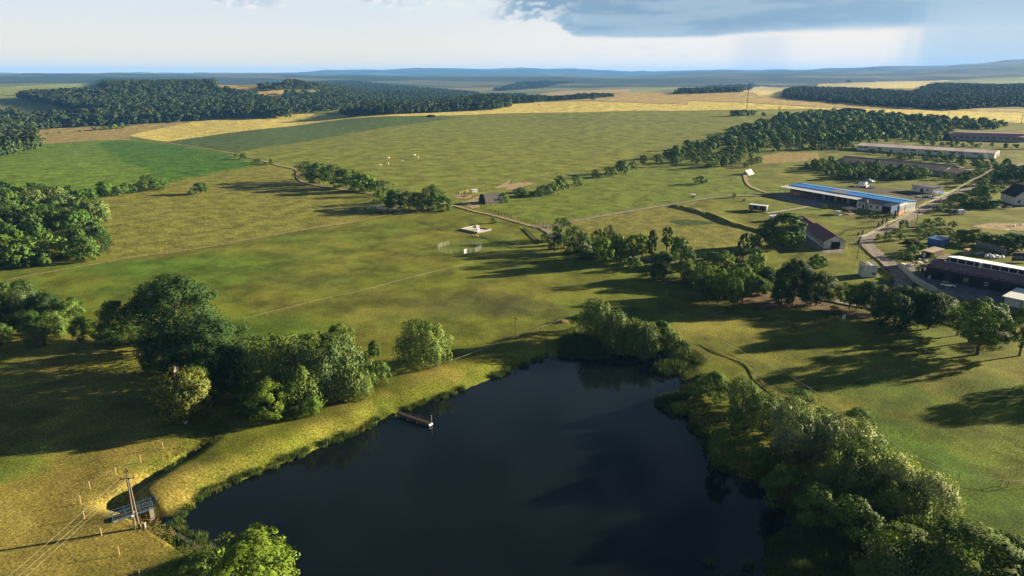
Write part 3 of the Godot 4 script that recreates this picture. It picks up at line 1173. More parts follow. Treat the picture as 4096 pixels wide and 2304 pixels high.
func far_barns() -> void:
	var o := building("barn", "long pale barn with cream roof and a row of wide windows", "barn", 349.5, -604.0, -40.6, -0.3)
	barn_body(o, -51.0, 51.0, 24.0, 4.2, 5.8, mats.white_wall, [mats.pale_roof, mats.pale_roof_two, mats.pale_roof], 0.5, 7.3)
	for x in [-48.0, -43.5, -33.0, -13.0, -7.0, 4.0, 10.0, 22.0, 28.0, 38.0]:
		window(o, x, 2.9, 12.03, 3.6, 0.8, mats.grey_wall, 0.0, 2)
	part("small_gate", box(1.8, 1.6, 0.1), mats.black, o, Vector3(-37.5, 1.2, 12.06))
	for k in 3:
		part("gable_gate", box(0.12, 3.4, 3.4), mats.black, o, Vector3(51.06, 1.7, -5.0 + k * 5.0))
		part("gable_pier", box(0.3, 4.0, 0.5), mats.grey_wall, o, Vector3(51.1, 2.0, -7.4 + k * 5.0))
	var d := building("barn", "long low barn with weathered dark grey roof", "barn", 275.0, -504.5, -50.8, -0.3)
	barn_body(d, -39.0, 34.0, 30.0, 3.2, 6.0, mats.grey_wall, [mats.dark_roof, mats.dark_roof_two], 0.6, 6.1)
	part("porch_roof", slab([Vector3(34.3, 4.6, 1.0), Vector3(34.3, 3.1, 15.6), Vector3(43.0, 2.6, 15.6), Vector3(43.0, 3.9, 1.0)], 0.12), mats.house_roof, d)
	part("porch_wall", box(8.2, 3.6, 0.25), mats.grey_wall, d, Vector3(38.4, 1.0, 15.2))
	part("sunlit_verge_strip", slab([Vector3(34.6, 6.1, -0.5), Vector3(34.6, 3.35, -15.4), Vector3(36.0, 3.2, -15.4), Vector3(36.0, 5.95, -0.5)], 0.1), mats.white_sheet, d)  # sunlit strip of the roof, its brightness painted in white
	part("porch_gate", box(2.6, 2.2, 0.1), mats.black, d, Vector3(36.5, 1.1, 15.36))
	part("annex_wall", box(10.0, 3.4, 7.0), mats.white_wall, d, Vector3(42.0, 1.2, -6.0))
	part("annex_roof", slab([Vector3(36.6, 3.1, -10.2), Vector3(36.6, 3.3, -2.0), Vector3(47.6, 3.3, -2.0), Vector3(47.6, 3.1, -10.2)], 0.18), mats.dark_roof, d)
	for k in 8:
		window(d, -33.0 + k * 8.0, 1.9, 15.03, 2.4, 0.7, mats.grey_wall, 0.0, 1)
	var p := building("barn", "long barn with faded pink roof in two tiers", "barn", 462.0, -700.0, -25.0, -0.3)
	barn_body(p, -31.0, 33.0, 22.0, 4.6, 6.6, mats.grey_wall, [mats.pink_roof], 0.5, 7.1)
	for s in [-1.0, 1.0]:
		part("clerestory_wall", box(56.0, 1.3, 0.2), mats.grey_wall, p, Vector3(3.5, 6.6, s * 3.6))
		part("clerestory_roof", slab([Vector3(-25.0, 7.6, 0), Vector3(-25.0, 7.15, s * 4.4), Vector3(32.0, 7.15, s * 4.4), Vector3(32.0, 7.6, 0)], 0.12), mats.pink_roof, p)
	for k in 11:
		window(p, -27.5 + k * 5.4, 2.9, 11.03, 2.7, 1.0, mats.grey_wall, 0.0, 1)
		part("pilaster", box(0.4, 4.8, 0.14), mats.grey_wall, p, Vector3(-30.2 + k * 5.4, 2.0, 11.08))


func small_buildings() -> void:
	var h := building("house", "small white house with flat grey roof behind the blue barn", "house", 237.5, -402.5, -67.3)
	for s in [-1.0, 1.0]:
		part("wall", box(13.0, 4.0, 0.25), mats.white_wall, h, Vector3(0, 1.4, s * 4.2))
		part("wall", box(0.25, 4.0, 8.2), mats.grey_wall, h, Vector3(s * 6.4, 1.4, 0))
	part("roof", slab([Vector3(-6.9, 4.1, -4.8), Vector3(-6.9, 3.55, 4.7), Vector3(6.9, 3.55, 4.7), Vector3(6.9, 4.1, -4.8)], 0.2), mats.dark_roof_two, h)
	window(h, -4.2, 1.9, 4.34, 0.8, 0.8, mats.dark_wood)
	window(h, 3.6, 1.9, 4.34, 0.8, 0.8, mats.dark_wood)
	door(h, 0.2, 4.36, 1.7, 2.3, mats.dark_wood)
	var g := building("house", "pale two storey gabled house at the right edge", "house", 266.0, -366.5, 81.7)
	barn_body(g, -7.0, 7.0, 12.5, 4.3, 9.2, mats.white_wall, [mats.house_roof], 0.5, 5.0)
	for z in [-4.0, -0.6, 2.8]:
		window(g, -7.03, 1.7, z, 1.2, 1.5, mats.white_paint, -PI / 2)
	window(g, -7.03, 5.2, 0.0, 1.2, 1.1, mats.white_paint, -PI / 2)
	var ch := part("chimney", box(0.7, 1.6, 0.7), mats.terracotta, g, Vector3(1.0, 9.4, 0.8))
	part("chimney_cap", box(0.85, 0.1, 0.85), mats.grey_wall, ch, Vector3(0, 0.85, 0))
	var r := building("ruined_hut", "small roofless whitewashed hut beside the road", "hut", 119.9, -229.2, -8.0)
	for s in [-1.0, 1.0]:
		part("wall", box(4.6, 5.0, 0.3), mats.white_wall, r, Vector3(0, 1.6, s * 2.0))
		part("wall", box(0.3, 4.6, 3.7), mats.white_wall, r, Vector3(s * 2.15, 1.4, 0))
	window(r, 1.3, 1.3, 2.16, 0.6, 0.7, mats.grey_wall, 0.0, 0)
	window(r, -2.31, 2.6, 0.6, 0.5, 1.2, mats.grey_wall, -PI / 2, 0)
	for k in 4:
		part("roof_sheet", slab([Vector3(-2.6 + k * 1.25, 4.35 + 0.16 * (k % 2), -2.3 + 0.2 * (k % 3)), Vector3(-2.6 + k * 1.25, 4.15, 2.3), Vector3(-1.45 + k * 1.25, 4.15 - 0.12 * (k % 2), 2.2), Vector3(-1.45 + k * 1.25, 4.4, -2.2)], 0.06), mats.dark_roof if k != 2 else mats.white_sheet, r)
	var b := building("shed", "blue shed with flat blue roof among the shrubs", "shed", 170.2, -274.6, 36.4)
	part("wall", box(7.4, 3.4, 0.15), mats.blue_wall, b, Vector3(0, 0.8, 2.5))
	part("wall", box(7.4, 3.4, 0.15), mats.blue_wall, b, Vector3(0, 0.8, -2.5))
	for s in [-1.0, 1.0]:
		part("wall", box(0.15, 3.4, 4.85), mats.blue_wall, b, Vector3(s * 3.62, 0.8, 0))
	for k in 4:
		part("roof_panel", slab([Vector3(-4.0 + k * 2.0, 2.75, -2.9), Vector3(-4.0 + k * 2.0, 2.6, 2.9), Vector3(-2.0 + k * 2.0, 2.6, 2.9), Vector3(-2.0 + k * 2.0, 2.75, -2.9)], 0.08), mats.blue_shed_roof, b)
	door(b, 1.0, 2.6, 1.2, 2.1, mats.blue_paint)
	var s := building("shed", "dark lean shed with pale rusty sheet roof", "shed", 157.3, -256.3, 35.4)
	for q in [-1.0, 1.0]:
		part("wall", box(9.6, 3.0, 0.12), mats.brown_wall, s, Vector3(0, 0.7, q * 1.5))
		part("wall", box(0.12, 3.0, 2.8), mats.dark_wall, s, Vector3(q * 4.75, 0.7, 0))
	for k in 8:
		part("roof_sheet", slab([Vector3(-5.1 + k * 1.28, 2.5 + 0.05 * (k % 3), -1.9), Vector3(-5.1 + k * 1.28, 2.34, 1.9 + 0.15 * (k % 2)), Vector3(-3.82 + k * 1.28, 2.34 + 0.04 * (k % 2), 1.9), Vector3(-3.82 + k * 1.28, 2.52, -1.8 - 0.2 * (k % 2))], 0.04), mats.rust, s)
	part("door", box(0.1, 1.8, 0.8), mats.white_paint, s, Vector3(-4.86, 0.9, -0.6))
	var w := building("shed", "small white tin shed behind the barn tree", "shed", 122.6, -322.0, 20.0)
	for q in [-1.0, 1.0]:
		part("wall", box(5.0, 2.6, 0.12), mats.white_wall, w, Vector3(0, 0.9, q * 1.6))
		part("wall", box(0.12, 2.6, 3.1), mats.white_wall, w, Vector3(q * 2.45, 0.9, 0))
	part("roof", slab([Vector3(-2.8, 2.5, -2.0), Vector3(-2.8, 2.25, 2.0), Vector3(2.8, 2.25, 2.0), Vector3(2.8, 2.5, -2.0)], 0.08), mats.white_sheet, w)
	# round roofed shelter of corrugated metal
	var n := building("round_roofed_shelter", "round roofed corrugated metal shelter by the farm track", "shelter", -11.2, -373.5, 26.0)
	for k in 12:
		part("rib_sheet", arch_sheet(4.6, 5.2, 0.86), mats.shelter if k % 2 else mats.shelter_two, n, Vector3(-5.2 + k * 0.87, 0, 0))
	part("end_wall", arch_wall(4.5, 5.05), mats.dark_wall, n, Vector3(4.9, 0, 0))
	part("end_wall", arch_wall(4.4, 4.95), mats.dark_wall, n, Vector3(-4.6, 0, 0))
	part("base_rail", box(10.8, 0.5, 0.3), mats.wood, n, Vector3(0, 0.0, 4.75))


func arch_sheet(r: float, h: float, l: float) -> Mesh:
	var st := SurfaceTool.new()
	st.begin(Mesh.PRIMITIVE_TRIANGLES)
	for k in 14:
		var a := PI * k / 14.0
		var b := PI * (k + 1) / 14.0
		for e in [[1.0, 1.0], [0.985, -1.0]]:
			var p := Vector3(0, sin(a) * h * e[0] - 0.3, cos(a) * r * e[0])
			var q := Vector3(0, sin(b) * h * e[0] - 0.3, cos(b) * r * e[0])
			var n: Vector3 = Vector3(0, sin((a + b) / 2) * r, cos((a + b) / 2) * h).normalized() * e[1]
			var x := Vector3(l, 0, 0)
			flat_tri(st, p, q, q + x, n)
			flat_tri(st, p, q + x, p + x, n)
	return st.commit()


func arch_wall(r: float, h: float) -> Mesh:
	var st := SurfaceTool.new()
	st.begin(Mesh.PRIMITIVE_TRIANGLES)
	for k in 14:
		var a := PI * k / 14.0
		var b := PI * (k + 1) / 14.0
		for s in [-0.05, 0.05]:
			flat_tri(st, Vector3(s, -0.3, 0), Vector3(s, sin(a) * h - 0.3, cos(a) * r), Vector3(s, sin(b) * h - 0.3, cos(b) * r), Vector3(signf(s), 0, 0))
	return st.commit()


# ---------------------------------------------------------------- objects

func bars_mesh(bars: Array) -> Mesh:
	# each bar: from, to, thickness
	var st := SurfaceTool.new()
	st.begin(Mesh.PRIMITIVE_TRIANGLES)
	for b in bars:
		var along: Vector3 = b[1] - b[0]
		var z := along.normalized()
		var x := z.cross(Vector3.UP if absf(z.y) < 0.9 else Vector3.RIGHT).normalized()
		add_box(st, (b[0] + b[1]) * 0.5, Vector3(b[2], b[2] if b.size() < 4 else b[3], along.length()), Basis(x, z.cross(x), z))
	return st.commit()


func build_objects() -> void:
	plain("tape", 0.40, 0.385, 0.33, 0.6, 0.3)
	plain("post_wood", 0.20, 0.155, 0.10, 0.9, 0.2)
	plain("stake_wood", 0.36, 0.26, 0.14, 0.9, 0.2)
	plain("wire", 0.22, 0.20, 0.14, 0.6, 0.4)
	plain("cable", 0.36, 0.33, 0.23, 0.6, 0.4)
	plain("stone_pale", 0.13, 0.13, 0.115, 0.9, 0.2, 0.0, "stain", 1.0)
	plain("hurdle", 0.24, 0.25, 0.23, 0.5, 0.5)
	plain("pole_concrete", 0.125, 0.105, 0.08, 0.9, 0.2, 0.0, "fine", 1.0)
	plain("cow_white", 0.50, 0.47, 0.41, 0.9, 0.2)
	plain("cow_tan", 0.52, 0.36, 0.20, 0.9, 0.2)
	plain("cow_dark", 0.020, 0.016, 0.014, 0.9, 0.2)
	plain("car_silver", 0.42, 0.45, 0.46, 0.3, 0.5, 0.4)
	plain("rubber", 0.012, 0.012, 0.012, 0.8, 0.3)
	plain("deck_wood", 0.045, 0.038, 0.033, 0.9, 0.2, 0.0, "rows", 1.0)
	plain("dung", 0.035, 0.025, 0.018, 1.0, 0.1, 0.0, "stain", 3.0)
	for f in FENCES:
		fence(f)
	poles_and_wires()
	pond_things()
	cattle()
	pens()
	yard_things()


func fence(f: Array) -> void:
	var line := points(f[3])
	var first := on_ground(line[0].x, line[0].y)
	var o := thing("fence", f[1], "fence", first)
	var thick: float = {"tape": 0.11, "post": 0.14, "dark": 0.24, "rail": 0.12, "stake": 0.12}[f[0]]
	var m: Material = {"tape": mats.post_wood, "post": mats.post_wood, "dark": mats.dark_wood, "rail": mats.metal, "stake": mats.stake_wood}[f[0]]
	var post := SurfaceTool.new()
	post.begin(Mesh.PRIMITIVE_TRIANGLES)
	tube(post, [Vector3(0, -0.5, 0), Vector3(0, f[2] - 0.04, 0), Vector3(0, f[2], 0)], [thick * 0.55, thick * 0.5, thick * 0.3], 7)
	var mesh := post.commit()
	for p in line:
		part("post", mesh, m, o, on_ground(p.x, p.y) - first)
	var wire: Material = mats.tape if f[0] == "tape" else mats.metal if f[0] == "rail" else mats.wire
	for k in line.size() - 1:
		var a := on_ground(line[k].x, line[k].y) - first
		var b := on_ground(line[k + 1].x, line[k + 1].y) - first
		var hs: Array = {"tape": [0.95], "post": [0.9, 0.5], "dark": [0.85, 0.5], "rail": [0.95, 0.5], "stake": [0.8]}[f[0]]
		for h in hs:
			var up := Vector3(0, f[2] * h, 0)
			var t: float = {"tape": 0.05 if f[1].begins_with("white") else 0.025, "rail": 0.06, "dark": 0.025, "post": 0.02, "stake": 0.012}[f[0]]
			var sag := Vector3(0, -0.03 * a.distance_to(b) / 5.0, 0)
			part("tape" if f[0] == "tape" else "rail" if f[0] == "rail" else "wire", bars_mesh([[a + up, (a + b) / 2 + up + sag, t], [(a + b) / 2 + up + sag, b + up, t]]), wire, o)


func hanging(a: Vector3, b: Vector3, sag: float, r: float) -> Mesh:
	var st := SurfaceTool.new()
	st.begin(Mesh.PRIMITIVE_TRIANGLES)
	var path := []
	var radii := []
	for k in 13:
		var t := k / 12.0
		path.append(a.lerp(b, t) - Vector3(0, sag * 4.0 * t * (1.0 - t), 0))
		radii.append(r)
	tube(st, path, radii, 4)
	return st.commit()


func poles_and_wires() -> void:
	var tops := []
	for p in POLES:
		var at := on_ground(p[0], p[1])
		var o := thing("utility_pole", p[3], "pole", at)
		var far := Vector2(p[0], p[1]).length()
		var r: float = 0.14 if far < 500.0 else 0.3
		var st := SurfaceTool.new()
		st.begin(Mesh.PRIMITIVE_TRIANGLES)
		tube(st, [Vector3(0, -0.6, 0), Vector3(0, p[2] * 0.5, 0), Vector3(0, p[2], 0)], [r * 1.2, r, r * 0.75], 8)
		part("shaft", st.commit(), mats.pole_concrete, o)
		part("crossarm", box(0.12 if far < 500.0 else 0.3, 0.14 if far < 500.0 else 0.3, 1.5 if far < 500.0 else 4.0), mats.dark_wood, o, Vector3(0, p[2] - 0.35, 0), 0.9)
		for s in [-1.0, 0.0, 1.0]:
			part("insulator", box(0.09, 0.2, 0.09), mats.white_paint, o, Vector3(0.5 * s, p[2] - 0.18, 0.42 * s))
		tops.append(at + Vector3(0, p[2] - 0.2, 0))
	# the line that follows the road
	var far_end := Vector3(330, 22, -505)
	var chain := [tops[1], tops[2], tops[3], tops[4], tops[5], far_end]
	var line := thing("power_line", "bundle of overhead wires following the road", "wires", tops[1])
	for k in chain.size() - 1:
		for s in [-1.0, 0.0, 1.0]:
			var off := Vector3(0.45 * s, 0.0, 0.4 * s)
			part("wire", hanging(chain[k] - tops[1] + off, chain[k + 1] - tops[1] + off, 0.7, 0.04), mats.cable, line)
	var drop := thing("power_line", "wires running down from the road bend into the lane trees", "wires", tops[1])
	for s in [-1.0, 0.0, 1.0]:
		var off := Vector3(0.45 * s, 0.0, 0.4 * s)
		part("wire", hanging(off, tops[9] - tops[1] + off, 0.8, 0.035), mats.cable, drop)
	# double concrete pole by the sluice
	var at := on_ground(-56.0, -90.1)
	var o := thing("double_pole", "tall double concrete power pole beside the small bridge", "pole", at)
	for s in [[Vector3(0, -0.5, 0.1), Vector3(0.05, 8.9, 0.0)], [Vector3(0.42, -0.5, -0.3), Vector3(0.2, 8.5, -0.12)]]:
		var st := SurfaceTool.new()
		st.begin(Mesh.PRIMITIVE_TRIANGLES)
		tube(st, [s[0], (s[0] + s[1]) * 0.5, s[1]], [0.17, 0.14, 0.11], 8)
		part("shaft", st.commit(), mats.pole_concrete, o)
	part("crossarm", bars_mesh([[Vector3(-0.85, 8.6, 0.25), Vector3(1.0, 8.6, -0.3), 0.1]]), mats.dark_wood, o)
	part("top_arm", bars_mesh([[Vector3(0.05, 8.7, 0), Vector3(0.2, 10.1, 0.1), 0.09], [Vector3(-0.2, 9.6, 0), Vector3(0.4, 9.75, 0), 0.07]]), mats.dark_wood, o)
	part("brace", bars_mesh([[Vector3(0.3, 3.0, -0.1), Vector3(-0.02, 3.0, 0.15), 0.07], [Vector3(-0.06, 2.4, 0.3), Vector3(0.1, 2.6, 0.36), 0.16]]), mats.white_paint, o)
	var insulators := [Vector3(-0.8, 8.85, 0.22), Vector3(0.9, 8.85, -0.26), Vector3(0.25, 10.2, 0.1), Vector3(-0.15, 9.8, 0.0), Vector3(0.38, 9.95, 0.0)]
	for p in insulators:
		var st := SurfaceTool.new()
		st.begin(Mesh.PRIMITIVE_TRIANGLES)
		tube(st, [p - Vector3(0, 0.2, 0), p - Vector3(0, 0.05, 0), p, p + Vector3(0, 0.12, 0)], [0.05, 0.09, 0.1, 0.05], 7)
		part("insulator", st.commit(), mats.dark_wood, o)
	var w := thing("power_line", "three thin wires running from the double pole to lower left", "wires", at)
	var ends := [Vector3(-61.6, 9.0, -58.0), Vector3(-60.4, 9.0, -58.0), Vector3(-59.2, 9.0, -58.0)]
	for k in 3:
		part("wire", hanging([insulators[0], Vector3(0.05, 8.6, 0), insulators[1]][k], ends[k] - at, 0.35, 0.018), mats.wire, w)
	var stub := thing("concrete_post", "short grey concrete post beside the double pole", "post", on_ground(-54.9, -90.5))
	part("block", box(0.4, 1.5, 0.4), mats.concrete_block, stub, Vector3(0, 0.45, 0))
	part("cap", box(0.46, 0.08, 0.46), mats.rust, stub, Vector3(0, 1.24, 0))
	# lattice mast far away on the wheat field
	var mast := thing("radio_mast", "tall thin lattice mast on the far wheat field", "mast", on_ground(399.0, -1234.8))
	for k in 3:
		var a := TAU * k / 3.0
		var c := Vector3(cos(a), 0, sin(a))
		part("leg", bars_mesh([[c * 0.9 + Vector3(0, -1, 0), c * 0.45 + Vector3(0, 43, 0), 0.2]]), mats.dark_wood, mast)
	for k in 14:
		part("brace", bars_mesh([[Vector3(0.8, k * 3.0, 0), Vector3(-0.45, k * 3.0 + 3.0, 0.7), 0.1], [Vector3(-0.45, k * 3.0, -0.7), Vector3(0.7, k * 3.0 + 3.0, 0.0), 0.1]]), mats.dark_wood, mast)
	var py := thing("field_pylon", "small two armed pylon on the right pasture crest", "pylon", on_ground(386.8, -1050.7))
	part("shaft", box(0.5, 14.0, 0.5), mats.pole_concrete, py, Vector3(0, 6.0, 0))
	part("crossarm", box(5.0, 0.4, 0.4), mats.pole_concrete, py, Vector3(0, 12.0, 0))
	part("crossarm", box(3.4, 0.4, 0.4), mats.pole_concrete, py, Vector3(0, 10.0, 0))
	var lamp := thing("thin_post", "thin post with short arm behind the pond willows", "post", on_ground(26.6, -200.0))
	part("shaft", box(0.09, 4.4, 0.09), mats.wire, lamp, Vector3(0, 1.9, 0))
	part("arm", box(0.6, 0.1, 0.1), mats.wire, lamp, Vector3(-0.3, 4.1, 0))
	var thin := thing("marker_pole", "thin pale pole beside the pasture gate", "pole", on_ground(10.8, -315.3))
	part("shaft", box(0.16, 5.4, 0.16), mats.pale_wood, thin, Vector3(0, 2.2, 0))
	part("tip", box(0.2, 0.12, 0.2), mats.white_paint, thin, Vector3(0, 4.95, 0))


func pond_things() -> void:
	# jetty with planks, thin rail and a white roll painting its sunlit end
	var a := Vector3(-23.4, 0.62, -130.0)
	var b := Vector3(-16.2, 0.55, -125.2)
	var along := (b - a).normalized()
	var turn := atan2(-along.z, along.x)
	var o := thing("jetty", "narrow wooden jetty with a white roll for its sunlit end", "jetty", a, turn)
	var l := a.distance_to(b)
	for k in 26:
		part("plank", box(l / 26.0 - 0.03, 0.06, 0.9), mats.deck_wood, o, Vector3((k + 0.5) * l / 26.0, 0.002 * (k % 3), 0))
	for s in [-0.38, 0.38]:
		part("beam", box(l, 0.16, 0.1), mats.dark_wood, o, Vector3(l / 2, -0.12, s))
	for x in [0.8, 3.2, 5.6, 8.0]:
		for s in [-0.4, 0.4]:
			part("pile", box(0.14, 2.4, 0.14), mats.dark_wood, o, Vector3(x, -1.25, s))
		part("rail_post", box(0.035, 0.6, 0.035), mats.dark_wood, o, Vector3(x, 0.33, -0.42))
	part("handrail", box(l - 0.8, 0.03, 0.03), mats.dark_wood, o, Vector3(l / 2, 0.62, -0.42))
	var st := SurfaceTool.new()
	st.begin(Mesh.PRIMITIVE_TRIANGLES)
	tube(st, [Vector3(0, 0, -0.5), Vector3(0, 0, -0.46), Vector3(0, 0, 0.46), Vector3(0, 0, 0.5)], [0.14, 0.2, 0.2, 0.14], 12)
	part("sunlit_end", st.commit(), mats.white_paint, o, Vector3(l + 0.22, -0.28, 0))  # white colour stands in for sunlight on the end of the jetty
	part("lamp_post", bars_mesh([[Vector3(l + 0.1, -0.2, -0.5), Vector3(l + 0.1, 1.5, -0.5), 0.05], [Vector3(l + 0.1, 1.5, -0.5), Vector3(l - 0.3, 1.35, -0.4), 0.07]]), mats.metal, o)
	# small blue footbridge over the outflow
	var p := Vector3(-60.6, 1.75, -92.2)
	var q := Vector3(-56.2, 1.95, -95.6)
	var go := (q - p).normalized()
	var f := thing("footbridge", "small footbridge with blue railings beside the double pole", "bridge", p, atan2(-go.z, go.x))
	var n := p.distance_to(q)
	for k in 16:
		part("plank", box(n / 16.0 - 0.03, 0.07, 1.3), mats.deck_wood, f, Vector3((k + 0.5) * n / 16.0, 0.02 + 0.012 * k, 0))
	for s in [-0.62, 0.62]:
		part("beam", box(n + 0.4, 0.25, 0.12), mats.blue_paint, f, Vector3(n / 2, -0.1, s))
		for k in 4:
			part("rail_post", box(0.07, 1.1, 0.07), mats.blue_paint, f, Vector3(k * n / 3.0, 0.55, s))
		for h in [0.6, 1.08]:
			part("handrail", box(n + 0.2, 0.06, 0.06), mats.blue_paint, f, Vector3(n / 2, h, s))
	for s in [0.3, n - 0.3]:
		part("abutment", box(0.6, 2.6, 1.6), mats.concrete_block, f, Vector3(s, -1.4, 0))
	var r := thing("guard_rail", "short blue guard rail behind the footbridge", "railing", on_ground(-57.2, -97.2))
	part("rail", bars_mesh([[Vector3(-1.2, 0.5, 0.2), Vector3(0.6, 0.5, -0.3), 0.05], [Vector3(-1.2, 1.0, 0.2), Vector3(0.6, 1.0, -0.3), 0.05]]), mats.blue_paint, r)
	for x in [[-1.2, 0.2], [0.6, -0.3]]:
		part("rail_post", box(0.07, 1.3, 0.07), mats.blue_paint, r, Vector3(x[0], 0.4, x[1]))
	part("base", box(0.7, 0.14, 0.5), mats.white_paint, r, Vector3(0.5, 0.04, -0.3))
	# curved stone wall of the spillway: each stone a piece of its own
	var wall_line := rounded(points(STONE_WALL))
	var w := thing("stone_wall", "dark curved stone wall at the corner of the pond", "wall", Vector3(wall_line[0].x, 0, wall_line[0].y))
	var rng := RandomNumberGenerator.new()
	rng.seed = 9
	var curve := Curve2D.new()
	for c in points(STONE_WALL):
		curve.add_point(c)
	var done := 0.0
	var row := 0
	while done < curve.get_baked_length():
		var len := rng.randf_range(0.5, 0.85)
		var here := curve.sample_baked(done + len / 2)
		var next := curve.sample_baked(minf(done + len, curve.get_baked_length()))
		var prev := curve.sample_baked(done)
		var d := next - prev
		for y in [0.0, 0.38]:
			var shift := rng.randf_range(-0.04, 0.04)
			part("stone", box(len - 0.04, 0.36, 0.5 + snappedf(rng.randf_range(0.0, 0.1), 0.05)), mats.stone, w, Vector3(here.x - wall_line[0].x + shift, y - 0.05, here.y - wall_line[0].y), atan2(-d.y, d.x))
		part("cap_stone", box(len - 0.02, 0.1, 0.66), mats.stone_pale if row % 3 == 0 else mats.stone, w, Vector3(here.x - wall_line[0].x, 0.58, here.y - wall_line[0].y), atan2(-d.y, d.x))
		done += len
		row += 1


# a body as one surface: smooth union of tapered bones, meshed as surface nets
func body_mesh(bones: Array, cell: float, blend: float) -> Mesh:
	var lo := Vector3.INF
	var hi := -Vector3.INF
	for b in bones:
		var r: float = maxf(b[2], b[3]) + cell * 2.0
		for k in 2:
			lo = lo.min(b[k] - Vector3(r, r, r))
			hi = hi.max(b[k] + Vector3(r, r, r))
	var n := Vector3i(((hi - lo) / cell).ceil()) + Vector3i.ONE
	var val := PackedFloat32Array()
	val.resize(n.x * n.y * n.z)
	for z in n.z:
		for y in n.y:
			for x in n.x:
				var p := lo + Vector3(x, y, z) * cell
				var sum := 0.0
				for b in bones:
					var d: Vector3 = b[1] - b[0]
					var t: float = clampf((p - b[0]).dot(d) / maxf(d.length_squared(), 1e-9), 0.0, 1.0)
					var dist: float = (p - b[0] - d * t).length() - lerpf(b[2], b[3], t)
					sum += exp(-clampf(dist, -1.0, 1.5) / blend)
				val[(z * n.y + y) * n.x + x] = -blend * log(maxf(sum, 1e-30))
	var verts := PackedVector3Array()
	var at := {}
	var corner := [Vector3i(0, 0, 0), Vector3i(1, 0, 0), Vector3i(0, 1, 0), Vector3i(1, 1, 0), Vector3i(0, 0, 1), Vector3i(1, 0, 1), Vector3i(0, 1, 1), Vector3i(1, 1, 1)]
	var edges := [[0, 1], [2, 3], [4, 5], [6, 7], [0, 2], [1, 3], [4, 6], [5, 7], [0, 4], [1, 5], [2, 6], [3, 7]]
	for z in n.z - 1:
		for y in n.y - 1:
			for x in n.x - 1:
				var v := []
				var inside := 0
				for c in corner:
					var f: float = val[((z + c.z) * n.y + y + c.y) * n.x + x + c.x]
					v.append(f)
					inside += int(f < 0.0)
				if inside == 0 or inside == 8:
					continue
				var sum := Vector3.ZERO
				var count := 0
				for e in edges:
					if (v[e[0]] < 0.0) != (v[e[1]] < 0.0):
						sum += Vector3(corner[e[0]]).lerp(Vector3(corner[e[1]]), v[e[0]] / (v[e[0]] - v[e[1]]))
						count += 1
				at[Vector3i(x, y, z)] = verts.size()
				verts.append(lo + (Vector3(x, y, z) + sum / count) * cell)
	var index := PackedInt32Array()
	for c in at:
		var k: Vector3i = c
		var f0: float = val[(k.z * n.y + k.y) * n.x + k.x]
		for axis in 3:
			var e := Vector3i.ZERO
			e[axis] = 1
			var u := Vector3i.ZERO
			u[(axis + 1) % 3] = 1
			var w := Vector3i.ZERO
			w[(axis + 2) % 3] = 1
			var g := k + e
			var f1: float = val[(g.z * n.y + g.y) * n.x + g.x]
			if (f0 < 0.0) == (f1 < 0.0) or not (at.has(k - u) and at.has(k - w) and at.has(k - u - w)):
				continue
			var q := [at[k], at[k - u], at[k - u - w], at[k - w]]
			if f0 < 0.0:
				index.append_array([q[0], q[1], q[2], q[0], q[2], q[3]])
			else:
				index.append_array([q[0], q[2], q[1], q[0], q[3], q[2]])
	var st := SurfaceTool.new()
	st.begin(Mesh.PRIMITIVE_TRIANGLES)
	for v in verts:
		st.add_vertex(v)
	for i in index:
		st.add_index(i)
	st.generate_normals()
	return st.commit()


func four_legged(horse: bool, head_down: bool) -> Mesh:
	var back := 1.25 if horse else 1.12
	var b := []
	b.append([Vector3(-0.72, back - 0.02, 0), Vector3(0.0, back - 0.12, 0), 0.30, 0.36])
	b.append([Vector3(0.0, back - 0.12, 0), Vector3(0.62, back - 0.06, 0), 0.36, 0.33])
	var poll := Vector3(1.12, back + 0.42, 0) if not head_down else Vector3(1.25, 0.62, 0)
	if not horse and not head_down:
		poll = Vector3(1.15, back + 0.12, 0)
	b.append([Vector3(0.66, back + 0.06, 0), poll, 0.24, 0.14])
	var muzzle := poll + (Vector3(0.42, -0.30, 0) if not head_down else Vector3(0.16, -0.45, 0))
	b.append([poll, muzzle, 0.15, 0.085])
	for s in [-1.0, 1.0]:
		b.append([poll + Vector3(-0.02, 0.06, 0.1 * s), poll + Vector3(-0.08, 0.12, 0.24 * s), 0.05, 0.03])
		b.append([Vector3(0.55, back - 0.25, 0.17 * s), Vector3(0.58, 0.48, 0.18 * s), 0.15, 0.075])
		b.append([Vector3(0.58, 0.48, 0.18 * s), Vector3(0.57, 0.04, 0.18 * s), 0.07, 0.065])
		b.append([Vector3(-0.62, back - 0.2, 0.18 * s), Vector3(-0.52, back - 0.55, 0.2 * s), 0.22, 0.14])
		b.append([Vector3(-0.52, back - 0.55, 0.2 * s), Vector3(-0.76, 0.46, 0.2 * s), 0.13, 0.07])
		b.append([Vector3(-0.76, 0.46, 0.2 * s), Vector3(-0.70, 0.04, 0.2 * s), 0.07, 0.065])
	b.append([Vector3(-0.98, back + 0.05, 0), Vector3(-1.08, back - 0.65, 0), 0.05, 0.04])
	return body_mesh(b, 0.075, 0.035)


